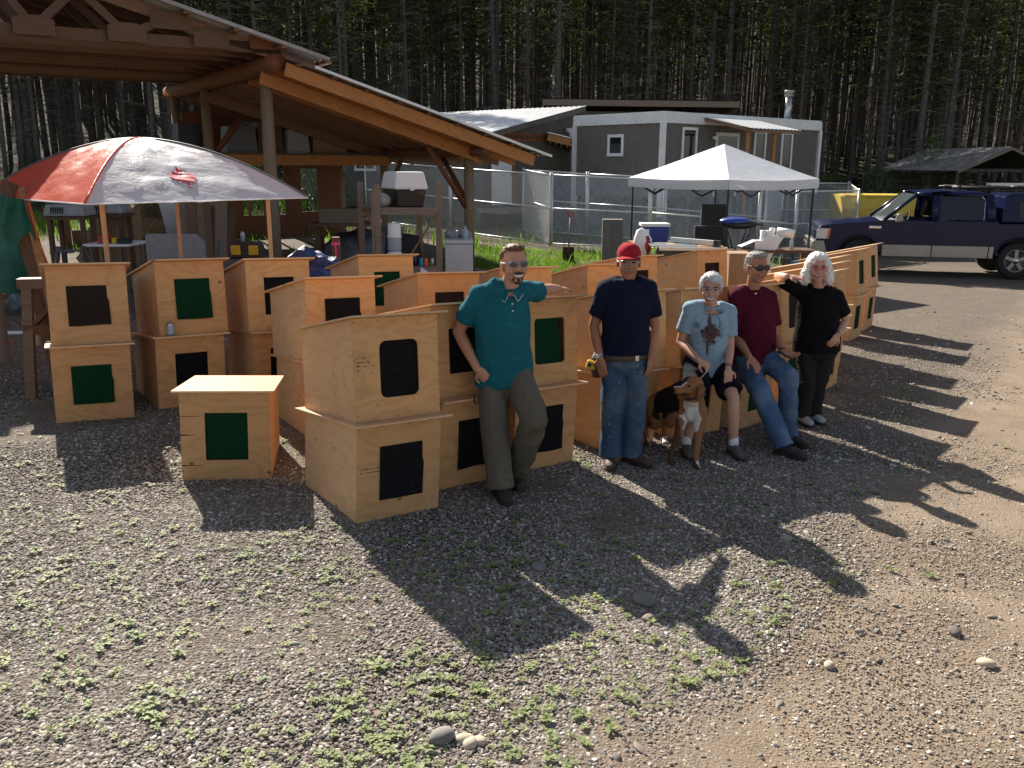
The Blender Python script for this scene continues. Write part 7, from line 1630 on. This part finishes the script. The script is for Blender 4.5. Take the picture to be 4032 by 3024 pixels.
for _ in range(520):
    a = rg.uniform(-PI, PI); z0 = rg.uniform(-.10, .12); r0 = .10 if z0 > 0 else .125
    if abs(a+PI*1.5) < .0: continue
    sx, sy = math.cos(a), math.sin(a)
    if sy > .45 and z0 < .06: continue
    p0 = (sx*r0*.9*math.sqrt(max(.1, 1-(z0/.16)**2)), sy*r0*.8-.02, z0); L = rg.uniform(.03, .07)
    m.tube([h.p(*p0), h.p(p0[0]*1.12, p0[1]*1.1, p0[2]-L*.4+.01), h.p(p0[0]*1.2+rg.uniform(-.015, .015), p0[1]*1.12+rg.uniform(-.015, .015), p0[2]-L)], [.0022, .0018, .0008], 3)
part(root, 'stray_hair', m, 'hair_white', True)
face(root, h, 1.0, False); glasses(root, h, 'pink_tape', None)
ring(root, 'watch_strap', sp['wr']+Vector((0, .003, .008)), sp['wr']-sp['er'], .032, .009, 'watch_steel')

# ---- hound
k = NB('hound_coat'); va = k.n('VertexColor', layer_name='coat'); o = k.obj(); n = k.noise(o, 90, 3, .7); c = k.mix(k.math('MULTIPLY', n, .35), va.outputs[0], (.03, .015, .008)); k.set(Base_Color=c, Roughness=.75, Specular_IOR_Level=.2); k.bump(n, .3, .004)
dg_ = thing('dog', 'brown hound with black saddle and white chest standing on a leash', 'dog', gp(1.28, 7.0))
hc = J(1492, 838, 6.88); chest = J(1497, 884, 6.98); with_ = J(1480, 842, 7.05); back = J(1446, 838, 7.22); rump = J(1420, 856, 7.40)
m = MB()
torso(m, [chest+Vector((.01, -.06, -.01)), chest, with_.lerp(chest, .45)+Vector((0, .08, 0)), back+Vector((.0, 0, -.10)), rump+Vector((.02, 0, -.075)), rump+Vector((-.01, .09, -.10))], [(.075, .085), (.105, .135), (.105, .145), (.085, .105), (.085, .105), (.05, .06)], Vector((.85, .45, 0)).normalized(), 18)
limb(m, [with_+Vector((.02, -.02, -.05)), chest.lerp(hc, .55)+Vector((.01, .02, .0)), hc+Vector((.035, .03, -.02))], [.105, .085, .07])
nose = J(1457, 842, 6.80); hf = (nose-hc).normalized(); hr_ = hf.cross(Vector((0, 0, 1))).normalized(); hu = hr_.cross(hf); HM = Matrix((hr_, hf, hu)).transposed()
m.ell(hc+hu*.012+Vector((.03, .02, .01)), (.068, .085, .070), HM, 18, 12); m.tube([hc+hf*.03, hc+hf*.09-hu*.015, nose-hf*.01-hu*.004], [(.052, .056), (.036, .042), (.030, .032)], 14, side=hr_); m.ell(nose-hf*.012, (.030, .024, .030), HM)
fl1, fl2 = gnd(1449, 1001), gnd(1503, 1011); hl1, hl2 = gnd(1397, 962), gnd(1436, 958)
for top, f in ((chest+Vector((-.06, .03, .0)), fl1), (chest+Vector((.06, -.02, -.01)), fl2)):
    f = Vector(f); mid = top.lerp(f, .5)+Vector((0, .015, 0)); limb(m, [top, top.lerp(mid, .6), mid, f+Vector((0, .02, .07)), f+Vector((0, .0, .03))], [.062, .046, .031, .023, .026]); m.ell(f+Vector((0, -.025, .02)), (.031, .045, .022))
for top, f, s in ((rump+Vector((-.03, -.02, -.06)), hl1, -1), (rump+Vector((.07, .02, -.06)), hl2, 1)):
    f = Vector(f); stifle = top.lerp(f, .42)+Vector((.03, -.07, 0)); hock = f+Vector((-.01, .07, .17)); limb(m, [top, stifle, hock, f+Vector((0, .03, .06)), f+Vector((0, .0, .03))], [.088, .058, .026, .022, .025]); m.ell(f+Vector((0, -.022, .02)), (.030, .044, .022))
limb(m, [rump+Vector((-.01, .10, -.04)), rump+Vector((-.03, .17, -.15)), rump+Vector((-.03, .19, -.34)), rump+Vector((-.03, .19, -.46))], [.026, .020, .014, .008])
body = organic('body', m, .0075, dg_, 'hound_coat', 4)
me = body.data; ca = me.color_attributes.new('coat', 'FLOAT_COLOR', 'POINT'); tan_, blk, wht = (.32, .14, .06), (.010, .009, .009), (.74, .70, .66)
off = wm(dg_).translation; cols = []; zg_ = gz(1.28, 7)
paws = [Vector(f) for f in (fl1, fl2, hl1, hl2)]
for v in me.vertices:
    p = Vector(v.co)+off; n_ = .03*noise.noise(p*18); c_ = tan_
    tt = (p-with_).dot((back-with_).normalized()); 
    if -.02+n_ < tt < .34+n_ and p.z > chest.z-.14+n_*2 and (p-hc).length > .17: c_ = blk
    q = p-chest
    if abs((p.x-chest.x)-(hc.x-chest.x)*.4+.005+n_) < .05+max(0, .04-abs(q.z+.05)) and q.z > -.16 and q.z < .09 and p.y < chest.y+.0: c_ = wht
    if min((p-f).length for f in paws) < .065: c_ = wht
    d_ = (p-hc).dot(hf); 
    if (p-nose).length < .018: c_ = blk
    elif d_ > .045 and abs((p-hc).dot(hr_)) < .012 and (p-hc).dot(hu) > .0: c_ = wht
    elif d_ > .03 and (p-hc).dot(hu) < -.035: c_ = (.10, .05, .025)
    cols += [*c_, 1]
ca.data.foreach_set('color', cols)
for s in (-1, 1):
    base = hc+hr_*s*.062+hu*.035+Vector((.03, .02, 0)); e = MB(); e.tube([base, base+hr_*s*.022-hu*.03-hf*.01, base+hr_*s*.022-hu*.085, base+hr_*s*.012-hu*.125+hf*.01], [(.010, .030), (.010, .042), (.009, .040), (.006, .016)], 12, side=hr_); o = organic('ear', e, .005, dg_, 'brown_fur' if 'brown_fur' in MT else 'leather_brown', 2)
    m = MB().ell(hc+hr_*s*.042+hf*.055+hu*.030, .0105); part(dg_, 'eye', m, 'eye_dark', True, True)
part(dg_, 'nose', MB().ell(nose+hf*.004+hu*.008, (.016, .010, .013), HM), 'black_plastic', True, True); part(dg_, 'mouth', MB().tube([nose-hf*.01-hu*.022+hr_*.0, nose-hf*.06-hu*.028-hr_*.033, nose-hf*.10-hu*.03-hr_*.046], .003, 5), 'eye_dark', True)
pts = [hc+Vector((.045, .03, -.075))+Vector((.082*math.cos(a), .075*math.sin(a), .02*math.cos(a))) for a in [2*PI*i/20 for i in range(21)]]; part(dg_, 'collar', MB().tube(pts, .007, 6, cap=False), 'black_plastic', True, True)
hw = J(1524, 790, 7.08); ls = MB().tube([hw, hw+Vector((0, -.03, -.05)), hc+Vector((.07, .03, .06)), hc+Vector((.06, .04, -.05))], .0045, 6); solo('dog_leash', ls, 'steel', 'short chain leash from the woman\'s hand to the hound\'s collar', 'leash', loc=hw)
